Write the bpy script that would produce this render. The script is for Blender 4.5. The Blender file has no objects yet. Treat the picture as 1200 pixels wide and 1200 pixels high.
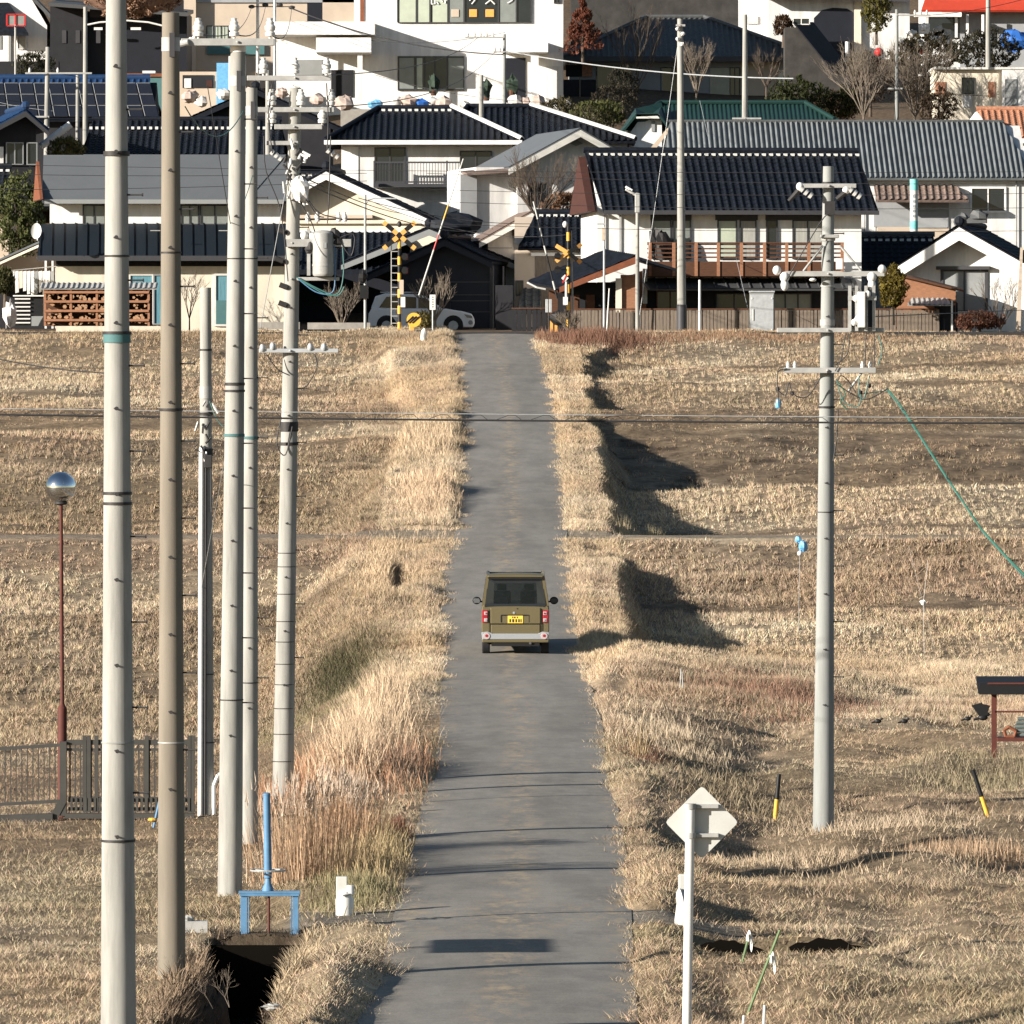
import bpy, math, random
import numpy as np
from mathutils import Vector, Matrix
R=math.radians
random.seed(7); rng=np.random.default_rng(7)
F=9450.0; HR=438.0
SC=bpy.context.scene; COL=SC.collection

# ---------------------------------------------------------------- geometry helpers
def wp(px,py,Y): return Vector(((px-600)*Y/F, Y, (HR-py)*Y/F))
class MB:
    def __init__(s): s.v=[]; s.f=[]
    def add(s,vs,fs):
        n=len(s.v); s.v.extend([tuple(v) for v in vs]); s.f.extend([tuple(i+n for i in f) for f in fs]); return s
    def box(s,x0,x1,y0,y1,z0,z1):
        return s.add([(x0,y0,z0),(x1,y0,z0),(x1,y1,z0),(x0,y1,z0),(x0,y0,z1),(x1,y0,z1),(x1,y1,z1),(x0,y1,z1)],
            [(0,3,2,1),(4,5,6,7),(0,1,5,4),(1,2,6,5),(2,3,7,6),(3,0,4,7)])
    def cyl(s,p0,p1,r0,r1=None,n=8,cap=True):
        if r1 is None: r1=r0
        p0=Vector(p0); p1=Vector(p1); d=(p1-p0)
        if d.length<1e-6: return s
        d.normalize(); a=Vector((0,0,1)) if abs(d.z)<.9 else Vector((1,0,0))
        u=d.cross(a).normalized(); w=d.cross(u)
        vs=[]
        for p,r in ((p0,r0),(p1,r1)):
            for i in range(n):
                t=2*math.pi*i/n; vs.append(p+u*(r*math.cos(t))+w*(r*math.sin(t)))
        fs=[(i,(i+1)%n,n+(i+1)%n,n+i) for i in range(n)]
        if cap: fs+= [tuple(range(n-1,-1,-1)), tuple(range(n,2*n))]
        return s.add(vs,fs)
    def path(s,pts,r,n=6):
        for a,b in zip(pts[:-1],pts[1:]): s.cyl(a,b,r,r,n)
        return s
    def prism(s,poly,y0,y1):           # poly in (x,z)
        n=len(poly)
        vs=[(x,y0,z) for x,z in poly]+[(x,y1,z) for x,z in poly]
        fs=[tuple(range(n)),tuple(range(2*n-1,n-1,-1))]+[(i,i+n,(i+1)%n+n,(i+1)%n) for i in range(n)]
        return s.add(vs,fs)
    def slab(s,P,off):                 # polygon of 3d points extruded by vector off
        n=len(P); off=Vector(off); P=[Vector(p) for p in P]
        vs=P+[p+off for p in P]
        fs=[tuple(range(n)),tuple(range(2*n-1,n-1,-1))]+[(i,i+n,(i+1)%n+n,(i+1)%n) for i in range(n)]
        return s.add(vs,fs)
    def lathe(s,prof,n=16,c=(0,0,0)):   # prof (r,z)
        vs=[];fs=[]
        for r,z in prof:
            for i in range(n):
                t=2*math.pi*i/n; vs.append((c[0]+r*math.cos(t),c[1]+r*math.sin(t),c[2]+z))
        for j in range(len(prof)-1):
            for i in range(n):
                fs.append((j*n+i,j*n+(i+1)%n,(j+1)*n+(i+1)%n,(j+1)*n+i))
        fs.append(tuple(range(n-1,-1,-1))); fs.append(tuple((len(prof)-1)*n+i for i in range(n)))
        return s.add(vs,fs)
    def blob(s,c,rx,ry,rz,n=10,jit=0.0,seed=0):
        rr=random.Random(seed); vs=[];fs=[];m=n//2+1
        for j in range(m+1):
            ph=math.pi*j/m
            for i in range(n):
                t=2*math.pi*i/n; k=1+rr.uniform(-jit,jit)
                vs.append((c[0]+rx*k*math.sin(ph)*math.cos(t),c[1]+ry*k*math.sin(ph)*math.sin(t),c[2]+rz*k*math.cos(ph)))
        for j in range(m):
            for i in range(n): fs.append((j*n+i,(j+1)*n+i,(j+1)*n+(i+1)%n,j*n+(i+1)%n))
        return s.add(vs,fs)
    def build(s,name,mat,parent=None,smooth=False,bevel=0,rotfix=None):
        me=bpy.data.meshes.new(name); me.from_pydata(s.v,[],s.f)
        me.materials.append(mat)
        o=bpy.data.objects.new(name,me); COL.objects.link(o)
        if parent is not None: o.parent=parent
        if smooth:
            me.polygons.foreach_set('use_smooth',[True]*len(me.polygons))
            try: me.set_sharp_from_angle(angle=R(40))
            except Exception: pass
        if bevel:
            b=o.modifiers.new('b','BEVEL'); b.width=bevel; b.segments=2; b.limit_method='ANGLE'
        return o
def tag(o,label=None,cat=None,group=None,kind=None):
    if label: o['label']=label
    if cat: o['category']=cat
    if group: o['group']=group
    if kind: o['kind']=kind
    return o
def thing(name,label,cat,loc=(0,0,0),rz=0,group=None):
    o=bpy.data.objects.new(name,None); COL.objects.link(o); o.empty_display_size=.2
    o.location=loc; o.rotation_euler=(0,0,rz)
    return tag(o,label,cat,group)
def copy_tree(o,parent=None):
    c=o.copy(); COL.objects.link(c); c.parent=parent
    for ch in [x for x in bpy.data.objects if x.parent==o]: copy_tree(ch,c)
    return c
def vnoise(x,y,scale,seed=0):
    x=np.asarray(x,float)/scale+seed*17.31; y=np.asarray(y,float)/scale+seed*7.77
    xi=np.floor(x); yi=np.floor(y); fx=x-xi; fy=y-yi
    fx=fx*fx*(3-2*fx); fy=fy*fy*(3-2*fy)
    def h(a,b):
        t=np.sin(a*127.1+b*311.7+seed*74.7)*43758.5453; return t-np.floor(t)
    return (h(xi,yi)*(1-fx)+h(xi+1,yi)*fx)*(1-fy)+(h(xi,yi+1)*(1-fx)+h(xi+1,yi+1)*fx)*fy

# ---------------------------------------------------------------- materials
MATS={}
def mat(name,col,rough=.8,var=.25,scale=3.0,metal=0,bump=0,col2=None,stretch=(1,1,1),spec=.3,detail=6,trans=0):
    if name in MATS: return MATS[name]
    m=bpy.data.materials.new(name); m.use_nodes=True; nt=m.node_tree; N=nt.nodes; L=nt.links
    b=N['Principled BSDF']; b.inputs['Roughness'].default_value=rough; b.inputs['Metallic'].default_value=metal
    b.inputs['Specular IOR Level'].default_value=spec
    tc=N.new('ShaderNodeTexCoord'); mp=N.new('ShaderNodeMapping'); mp.inputs['Scale'].default_value=stretch
    L.new(tc.outputs['Object'],mp.inputs['Vector'])
    no=N.new('ShaderNodeTexNoise'); no.inputs['Scale'].default_value=scale; no.inputs['Detail'].default_value=detail; no.inputs['Roughness'].default_value=.65
    L.new(mp.outputs[0],no.inputs['Vector'])
    rp=N.new('ShaderNodeValToRGB'); rp.color_ramp.elements[0].position=.3; rp.color_ramp.elements[1].position=.7
    c2=col2 if col2 else tuple(c*(1-var) for c in col)
    rp.color_ramp.elements[0].color=(*c2,1); rp.color_ramp.elements[1].color=(*[min(1,c*(1+var*.4)) for c in col],1)
    L.new(no.outputs['Fac'],rp.inputs[0]); L.new(rp.outputs[0],b.inputs['Base Color'])
    if bump:
        bp=N.new('ShaderNodeBump'); bp.inputs['Strength'].default_value=bump; bp.inputs['Distance'].default_value=.02
        L.new(no.outputs['Fac'],bp.inputs['Height']); L.new(bp.outputs[0],b.inputs['Normal'])
    MATS[name]=m; return m
def attrmat(name,rough=.9,trans=.25,noise=0,nscale=8,darkmix=.6):
    m=bpy.data.materials.new(name); m.use_nodes=True; nt=m.node_tree; N=nt.nodes; L=nt.links
    b=N['Principled BSDF']; b.inputs['Roughness'].default_value=rough; b.inputs['Specular IOR Level'].default_value=.15
    at=N.new('ShaderNodeAttribute'); at.attribute_name='Col'; src=at.outputs['Color']
    if noise:
        tc=N.new('ShaderNodeTexCoord'); no=N.new('ShaderNodeTexNoise'); no.inputs['Scale'].default_value=nscale; no.inputs['Detail'].default_value=8; no.inputs['Roughness'].default_value=.7
        L.new(tc.outputs['Object'],no.inputs['Vector'])
        rp=N.new('ShaderNodeValToRGB'); rp.color_ramp.elements[0].position=.32; rp.color_ramp.elements[1].position=.66
        rp.color_ramp.elements[0].color=(darkmix,darkmix*.97,darkmix*.92,1); rp.color_ramp.elements[1].color=(1.12,1.1,1.06,1)
        L.new(no.outputs['Fac'],rp.inputs[0])
        mx=N.new('ShaderNodeMix'); mx.data_type='RGBA'; mx.blend_type='MULTIPLY'; mx.inputs[0].default_value=1
        L.new(src,mx.inputs[6]); L.new(rp.outputs[0],mx.inputs[7]); src=mx.outputs[2]
        bp=N.new('ShaderNodeBump'); bp.inputs['Strength'].default_value=.8; bp.inputs['Distance'].default_value=.06
        L.new(no.outputs['Fac'],bp.inputs['Height']); L.new(bp.outputs[0],b.inputs['Normal'])
    L.new(src,b.inputs['Base Color'])
    if trans:
        tr=N.new('ShaderNodeBsdfTranslucent'); L.new(src,tr.inputs['Color']); ms=N.new('ShaderNodeMixShader'); ms.inputs[0].default_value=trans
        L.new(b.outputs[0],ms.inputs[1]); L.new(tr.outputs[0],ms.inputs[2]); L.new(ms.outputs[0],N['Material Output'].inputs['Surface'])
    return m
def glassmat(name,tint,trans=.5,rough=.05):
    m=bpy.data.materials.new(name); m.use_nodes=True; nt=m.node_tree; N=nt.nodes; L=nt.links
    b=N['Principled BSDF']; b.inputs['Base Color'].default_value=(*tint,1); b.inputs['Roughness'].default_value=rough
    tr=N.new('ShaderNodeBsdfTransparent'); tr.inputs['Color'].default_value=(*[min(1,t*4+.55) for t in tint],1)
    ms=N.new('ShaderNodeMixShader'); ms.inputs[0].default_value=trans
    L.new(b.outputs[0],ms.inputs[1]); L.new(tr.outputs[0],ms.inputs[2]); L.new(ms.outputs[0],N['Material Output'].inputs['Surface'])
    return m
M={}
def dm(k,*a,**kw): M[k]=mat(k,*a,**kw)
dm('concrete',(.33,.325,.30),.85,.38,1.6,bump=.15,stretch=(3,3,.35))
dm('concrete_warm',(.20,.175,.14),.85,.25,1.5,bump=.15,stretch=(3,3,.35))
dm('concrete_grey',(.27,.28,.27),.85,.22,1.6,bump=.15,stretch=(3,3,.35))
dm('steel',(.45,.47,.48),.5,.2,6,metal=.3)
dm('galv',(.38,.38,.365),.55,.25,5,metal=.1)
dm('iron',(.035,.033,.033),.6,.3,10)
dm('wire',(.03,.03,.032),.6,.1,10)
dm('greenwire',(.03,.13,.09),.6,.1,10)
dm('tealwire',(.06,.17,.16),.6,.1,10)
dm('porcelain',(.7,.69,.66),.3,.08,6,spec=.6)
dm('porc_brown',(.35,.2,.11),.35,.2,6)
dm('white',(.78,.77,.745),.8,.24,1.1,stretch=(1.6,1,.35))
dm('white2',(.68,.67,.65),.8,.3,1.1,stretch=(1.6,1,.35))
dm('whitewood',(.62,.61,.57),.8,.15,3)
dm('cream',(.70,.63,.51),.85,.2,1.2,stretch=(1.6,1,.35))
dm('beige',(.5,.41,.32),.85,.1,1.2)
dm('tan',(.5,.415,.33),.85,.12,1.2)
dm('greywall',(.3,.31,.32),.8,.15,1.5)
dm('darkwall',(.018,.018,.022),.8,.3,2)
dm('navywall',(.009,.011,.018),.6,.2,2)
dm('brownwood',(.1,.045,.025),.7,.35,4,stretch=(1,1,6))
dm('orangewood',(.2,.07,.035),.75,.3,4)
dm('redwood',(.33,.16,.09),.8,.35,5,stretch=(1,1,8))
dm('greywood',(.2,.16,.125),.85,.4,6,stretch=(6,1,.5))
dm('kawara',(.011,.014,.021),.6,.6,5,spec=.15)
dm('kawara_blue',(.014,.042,.11),.4,.3,3,spec=.5)
dm('kawara_grey',(.085,.09,.092),.55,.35,3)
dm('kawara_brown',(.21,.155,.13),.7,.5,5)
dm('terracotta',(.42,.2,.12),.75,.5,8)
dm('sheet_grey',(.115,.125,.135),.5,.08,1.0)
dm('sheet_navy',(.009,.015,.022),.6,.1,1)
dm('sheet_dark',(.07,.072,.075),.5,.1,1)
dm('corr',(.15,.165,.17),.5,.35,1.2,stretch=(2.5,1,.5))
dm('green_roof',(.009,.034,.03),.55,.2,2)
dm('red_roof',(.45,.05,.025),.6,.15,2)
dm('glass_dark',(.02,.024,.028),.08,.2,1,spec=.7)
dm('glass_grey',(.22,.24,.23),.15,.2,1.5,spec=.6)
dm('glass_pale',(.45,.5,.4),.3,.12,2,spec=.5)
dm('curtain_blue',(.12,.28,.34),.7,.5,3,stretch=(12,1,.3))
dm('curtain_grey',(.38,.38,.35),.8,.3,3,stretch=(10,1,.3))
dm('frame_dark',(.05,.05,.055),.5,.1,2)
dm('frame_grey',(.25,.26,.26),.5,.1,2)
dm('plaster',(.65,.65,.62),.8,.2,6)
dm('yellow',(.75,.42,.06),.5,.12,6)
dm('orange',(.72,.36,.1),.55,.1,6)
dm('black',(.012,.012,.013),.5,.1,6)
dm('red',(.5,.03,.03),.35,.1,6)
dm('redlamp',(.3,.018,.03),.15,.1,6,spec=.7)
dm('clearlamp',(.42,.36,.36),.15,.1,6,spec=.7)
dm('blue',(.1,.22,.37),.55,.25,6)
dm('bluebag',(.16,.42,.7),.4,.25,8)
dm('bluetarp',(.03,.13,.45),.5,.2,4)
dm('teal',(.07,.16,.165),.7,.15,2)
dm('tealbright',(.2,.62,.58),.6,.1,2)
dm('rust',(.1,.03,.022),.7,.25,6)
dm('fencegrey',(.055,.053,.048),.65,.2,4)
dm('vanpaint',(.155,.13,.07),.32,.05,2,metal=.25,spec=.5)
dm('silver',(.33,.345,.37),.4,.05,3,metal=.2)
dm('carwhite',(.75,.77,.8),.25,.04,2,spec=.5)
dm('rubber',(.018,.018,.02),.85,.2,6)
dm('plate',(.8,.55,.08),.5,.04,6)
dm('rock',(.5,.4,.35),.9,.35,2,bump=.5)
dm('rock_white',(.65,.62,.58),.9,.25,2,bump=.5)
dm('signback',(.5,.5,.47),.5,.1,3)
dm('slab',(.3,.28,.25),.9,.3,2,bump=.3)
dm('bark',(.11,.085,.065),.9,.4,8)
dm('bark_pale',(.2,.165,.13),.9,.4,8)
dm('cloth',(.7,.68,.66),.9,.3,4)
dm('solar',(.015,.016,.022),.2,.1,2,spec=.6)
dm('thatch',(.2,.12,.085),.95,.6,1.5,bump=1)
dm('wallgrey',(.05,.047,.044),.95,.5,1.2,bump=.6)
dm('plantdark',(.03,.05,.035),.8,.5,6)
dm('brown_dark',(.06,.022,.016),.8,.3,4)
dm('shade_black',(.007,.006,.005),.9,.1,4,spec=0)  # near-black that paints the shade in both ditches
dm('pipegrey',(.12,.15,.145),.6,.3,5)
dm('log',(.4,.24,.14),.85,.5,14)
M['mirror']=mat('mirror',(.75,.78,.8),.06,.02,3,metal=1)
M['vanglass']=glassmat('vanglass',(.015,.022,.026),.62)
M['grass']=attrmat('grass_blades',trans=.15)
M['leaf']=attrmat('leaves',rough=.6,trans=.15)
M['ground']=attrmat('ground_soil',trans=0,noise=1,nscale=3.6,darkmix=.42)

# ---------------------------------------------------------------- terrain
def tab(t):
    a=np.array(t,float); return a[:,0],a[:,1]
_rows=[(1300,121),(1200,107),(1000,79.5),(850,61.8),(770,54),(680,48.2),(620,44.3),(560,40.6),(480,36.2),(440,33.9),(392,31.2)]
_Y=np.array([F/s for r,s in _rows]); _Z=np.array([(HR-r)/s for r,s in _rows])
_Y=np.concatenate([[30],_Y,[306,315,330,345,370,400,430,460,500,560,700]])
_Z=np.concatenate([[-7.3],_Z,[1.56,1.62,1.9,3.4,6.3,10,13.8,17.5,24,42,60]])
_yy=np.linspace(30,700,2700); _zz=np.interp(_yy,_Y,_Z)
k=np.hanning(31); k/=k.sum(); _zs=np.convolve(np.pad(_zz,15,'edge'),k,'valid')
def zr(Y): return np.interp(Y,_yy,_zs)
# road edges (row, left px, right px)
_re=[(1250,395,742),(1200,425,735),(1150,455,732),(1100,466,730),(1050,478,729),(1000,487,724),(950,500,716),(900,518,703),(850,523,699),(770,523,676),(720,522,668),(670,521,663),(640,532,660),(620,541,659),(560,543,655),(500,547,649),(460,545,643),(430,541,633),(400,537,624),(385,535,620)]
def _row2Y(r): 
    # invert road row
    rr=HR-zr(_yy[:1150])*F/_yy[:1150]
    return float(np.interp(-r,-rr,_yy[:1150]))
_rY=np.array([_row2Y(r) for r,a,b in _re]); _rl=np.array([(a-600)*y/F for (r,a,b),y in zip(_re,_rY)]); _rr=np.array([(b-600)*y/F for (r,a,b),y in zip(_re,_rY)])
def xl(Y): return np.interp(Y,_rY,_rl)
def xr(Y): return np.interp(Y,_rY,_rr)
_LR=tab([(30,-7.2),(86,-7.15),(100,-7.25),(115,-7.35),(131,-7.47),(150,-7.3),(170,-7.05),(180,-6.85),(186,-6.62),(202,-5.25),(207,-4.8),(208,-4.35),(210,-4.24),(212.5,-4.24),(215,-5.1),(219,-5.0),(224,-4.65),(236,-3.35),(239,-3.75),(241,-3.75),(254,-2.3),(258,-1.7),(260,-1.25),(264,-1.2),(268,-1.5),(276,-.35),(285,-.1),(290,.2),(299,1.15),(303,1.5),(306,1.56)])
_LL=tab([(30,-7.1),(85,-7.1),(94,-7.08),(103,-7.2),(112,-7.25),(121,-7.2),(126,-6.98),(132,-7.05),(141,-7.6),(170,-7.85),(184,-7.6),(197,-5.85),(203,-5.7),(208,-4.5),(210,-4.24),(212.5,-4.24),(216,-4.5),(230,-4.2),(237,-2.95),(243,-2.8),(248,-2.05),(255,-1.85),(260,-1.3),(264,-1.22),(268,-1.2),(278,-.55),(288,.1),(292,.25),(299,1.2),(303,1.5),(306,1.56)])
def Hh(X,Y):
    X=np.asarray(X,float); Y=np.asarray(Y,float)
    z=zr(Y); a=xl(Y); b=xr(Y)
    near=Y<306
    n=(vnoise(X,Y,2.2,1)-.5)*.22+(vnoise(X,Y,.7,2)-.5)*.10+(vnoise(X,Y,6,3)-.5)*.25
    # right
    LRz=np.interp(Y,*_LR)
    cr=np.maximum(b+.55,np.interp(Y,[90,150,172,185,290,300],[2.1,2.3,2.5,2.55,2.5,4]))+(vnoise(Y,Y*0,3.1,5)-.5)*.4
    dR=X-cr
    slope=np.interp(Y,[86,165,186,300],[.25,.3,1.1,1.1])
    rz=np.where(LRz<z,np.maximum(LRz,z-np.maximum(dR,0)*slope),np.minimum(LRz,z+np.maximum(dR,0)*slope))
    sp=-5.66-.2*np.maximum(X-2.45,0)+(vnoise(X,Y,1.7,37)-.5)*.16
    t=Y-174.0
    spur=sp-np.where(t>0,t*.55,-t*.07)
    rz=np.where((X>1.5)&(Y>158)&(Y<182)&(X<10.5),np.maximum(rz,np.minimum(spur,z+np.clip((X-b-.25)/.9,0,1)*.5)),rz)
    # left
    LLz=np.interp(Y,*_LL)
    cl=np.minimum(a-.5,np.interp(Y,[86,104,110,150,172,188,215,240,262,300],[-2.45,-2.5,-2.9,-2.9,-2.5,-3.9,-4.0,-3.4,-2.9,-5]))+(vnoise(Y,Y*0,3.1,6)-.5)*.5
    dL=cl-X
    sl=np.interp(Y,[86,160,186,300],[.3,.45,.7,.7])
    lz=np.where(LLz<z,np.maximum(LLz,z-np.maximum(dL,0)*sl),np.minimum(LLz,z+np.maximum(dL,0)*sl))
    h=np.where(X>b,rz,np.where(X<a,lz,z))
    out=np.clip(np.maximum(X-b,a-X)/.6,0,1)
    n=n*(1+np.clip((168-Y)/8,0,1)*np.clip((X-b-.4)/.8,0,1)*.35)+((vnoise(X,Y,.9,33)**2)*.2-.06)*np.clip((172-Y)/8,0,1)*np.clip((X-b-.5)/.6,0,1)
    path=((Y>209.2)&(Y<213))|((Y>103.6)&(Y<106.6)&(X<b+3))
    flat=np.where(path,.15,1.0)
    n=n*(1-np.exp(-((X-5.05)**2+(Y-131)**2/6)/1.2))
    n=n+((vnoise(X,Y*.7,2.4,35)-.35)*.34)*np.clip((Y-186)/6,0,1)*(X<a-.2)*np.clip((X+5.5)/1.0,0,1)
    h=np.where(near,h+n*out*flat,z)
    # verge lip
    lip=np.clip(1-np.abs(np.maximum(X-b,a-X)-.45)/.4,0,1)*.07
    h=np.where(near,h+lip*flat,h)
    # side gully in the left verge
    g=np.exp(-((X+2.82+.05*np.sin(Y*.35))/.12)**2)*np.clip((Y-191)/4,0,1)*np.clip((203-Y)/4,0,1)
    h=h-g*.55
    # irrigation channel lower left
    wob=(vnoise(Y,Y*0,1.3,51)-.5)*.35; cw=np.clip((.46+.14*np.clip((Y-98)/4,0,1)-np.abs(X+wob+3.15))/.2,0,1)*(Y<103.1)
    lb=np.clip((X+3.9)/.35,0,1)*(X<-3.5)*np.clip((100.5-Y)/2.5,0,1)*(Y<103.1)*.6
    h=h-np.maximum(cw*1.25,lb*.75*(Y>60))
    mb=np.clip(1-np.abs(X+2.15)/.5,0,1)*np.clip((102-Y)/3,0,1)*.18*(Y>60)
    h=h+mb
    # transverse ditch on the right
    dd=np.clip((.9-np.abs(Y-102.2-.12*(X-4)))/.35,0,1)*np.clip((X-2.15)/.2,0,1)
    dep=.4+.5*np.exp(-((X-4.2)/.95)**2)+.25*np.exp(-((X-2.5)/.3)**2)
    h=h-dd*dep*np.clip((7-X)/1,0,1)
    # under road a hair lower
    h=np.where((X>a)&(X<b)&near,z-.03,h)
    # town
    u=(vnoise(X,Y,9,8)-.5)*np.clip((Y-330)/60,0,1)*1.2
    return h+u
def Hz(x,y): return float(Hh(np.array([x]),np.array([y]))[0])
STR=np.array([.52,.395,.26]); PALE=np.array([.63,.525,.385]); PINK=np.array([.49,.355,.25]); GRN=np.array([.25,.225,.12]); SOIL=np.array([.21,.155,.105]); DKS_SHADE=np.array([.12,.09,.065]); TAN=np.array([.39,.305,.21])  # darkest tone serves soil clods and the painted ditch shade
def mixc(a,b,t): return a*(1-t)[:,None]+b*t[:,None]
BANDS=(276.5,290.5,256.8,238.6,226.5,247.5,197.2,268.5)
def zonecol(X,Y):
    X=np.asarray(X,float).ravel(); Y=np.asarray(Y,float).ravel()
    n1=vnoise(X,Y*.6,3,11); n2=vnoise(X,Y*.5,1.1,12); n3=vnoise(X,Y*.7,6,13)
    c=np.tile(STR,(len(X),1))
    c=mixc(c,PALE,np.clip(n1*1.4-.4,0,1)); c=mixc(c,TAN,np.clip(n2*1.6-.7,0,1)*.8)
    near=np.clip((165-Y)/20,0,1)
    c=mixc(c,TAN,near*.38)
    c=mixc(c,GRN,near*np.clip(n3*2.2-1.35,0,1)*.45)
    c=mixc(c,PINK,np.clip(vnoise(X,Y*.6,4,14)*2-1.15,0,1)*.8)
    a=xl(Y); b=xr(Y)
    # field bands
    fr=X>b+1.6; fl=X<a-2.2
    c=mixc(c,SOIL*1.25,(fr&(Y>239)&(Y<256))*np.clip(.4+.35*n2,0,1)); c=mixc(c,DKS_SHADE*.7,(fr&(Y>239.5)&(Y<256))*np.clip(vnoise(X,Y*.8,.5,19)*3-1.7,0,1))
    c=mixc(c,SOIL*1.3,((Y>258)&(Y<266)&(fr|fl))*.7)
    c=mixc(c,TAN,(fr&(Y>267)&(Y<274))*.6)
    c=mixc(c,PINK*.8,(fr&(Y>196)&(Y<209))*.5)
    c=mixc(c,PALE,(fr&(Y>214)&(Y<238))*.35)
    c=mixc(c,SOIL*1.2+GRN*.2,(fl&(Y>214)&(Y<236))*.7)
    c=mixc(c,TAN*.8,(fl&(Y>237)&(Y<247))*np.clip(n1*1.3,0,1)*.8)
    c=mixc(c,PALE,(fl&(Y>197)&(Y<209))*.5)
    c=mixc(c,TAN*.85,(fl&(Y>168)&(Y<197))*np.clip(.35+.5*n2,0,1))
    c=mixc(c,PINK*.85,(fl&(Y>206)&(Y<214))*.7)
    c=mixc(c,SOIL*1.5,(fl&(Y>120)&(Y<168))*.6)
    c=mixc(c,np.array([.13,.12,.07]),np.exp(-(((X+3.7)/1.0)**2+((Y-176)/5.5)**2))*.85)
    c=mixc(c,GRN,np.exp(-(((X-3.6)/3.0)**2+((Y-102)/1.1)**2))*.6)
    c=mixc(c,PINK*.6,np.exp(-(((X-5.5)/2.5)**2+((Y-167)/2.5)**2))*.7)
    for q in BANDS: c=mixc(c,SOIL*1.1,(fr|fl)*np.exp(-((Y-q)/.55)**2)*.85)
    p=((Y>209.6)&(Y<212.6))
    c=mixc(c,np.array([.29,.25,.2]),p*.75)
    c=mixc(c,np.array([.27,.245,.21]),((Y>103.8)&(Y<106.4)&(X<b+1.6)&(X>a-1.5))*.9)
    town=Y>307
    c[town]=SOIL*.7
    c[town]=mixc(c[town],np.array([.16,.115,.08]),np.clip(n1[town]*1.5-.3,0,1))
    big=vnoise(X,Y*.45,5,61)*.5+vnoise(X,Y*.5,1.6,62)*.5; c=c*(.70+.42*big)[:,None]
    c=mixc(c,DKS_SHADE*.5,((X>-3.85)&(X<-2.62)&(Y<103.9))*.92)  # shade of the left ditch painted into the ground colour
    return c
def setcol(me,c):
    at=me.color_attributes.new('Col','FLOAT_COLOR','POINT')
    d=np.ones((len(c),4),np.float32); d[:,:3]=np.clip(c,0,1); at.data.foreach_set('color',d.ravel())
def gridmesh(name,xs,ys,zf,mt,colf=None):
    XX,YY=np.meshgrid(xs,ys); ZZ=zf(XX,YY); nx=len(xs); ny=len(ys)
    v=np.stack([XX.ravel(),YY.ravel(),ZZ.ravel()],1).astype(np.float32)
    i=np.arange((ny-1)*(nx-1)); r=i//(nx-1); c=i%(nx-1); a=r*nx+c
    q=np.stack([a,a+1,a+nx+1,a+nx],1).astype(np.int32)
    me=bpy.data.meshes.new(name); me.vertices.add(len(v)); me.vertices.foreach_set('co',v.ravel())
    me.loops.add(q.size); me.loops.foreach_set('vertex_index',q.ravel()); me.polygons.add(len(q))
    me.polygons.foreach_set('loop_start',(np.arange(len(q))*4).astype(np.int32)); me.polygons.foreach_set('loop_total',np.full(len(q),4,np.int32))
    me.update(calc_edges=True); me.polygons.foreach_set('use_smooth',[True]*len(q))
    me.materials.append(mt)
    if colf: setcol(me,colf(XX,YY))
    o=bpy.data.objects.new(name,me); COL.objects.link(o); return o
xs=np.unique(np.concatenate([np.linspace(-260,-26,30),np.linspace(-26,-6,70),np.linspace(-6,6,121),np.linspace(6,26,70),np.linspace(26,260,30)]))
ys=np.unique(np.concatenate([np.linspace(30,84,20),np.linspace(84,112,180),np.linspace(112,215,300),np.linspace(215,310,230),np.linspace(310,700,120)]))
def groundcol(X,Y):
    c=zonecol(X,Y); x=np.asarray(X,float).ravel(); y=np.asarray(Y,float).ravel()
    f=((x>xr(y)+1.4)|(x<xl(y)-2.8))&(y<306)&~((y>209.4)&(y<212.8))
    c[f]=c[f]*.5+SOIL*.22
    g=(~f)&(y<166)&((x>xr(y)+.3)|(x<xl(y)-.3)); c[g]=c[g]*.7+SOIL*.12
    return c
o=gridmesh('ground',xs,ys,Hh,M['ground'],groundcol); tag(o,kind='structure')
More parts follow.
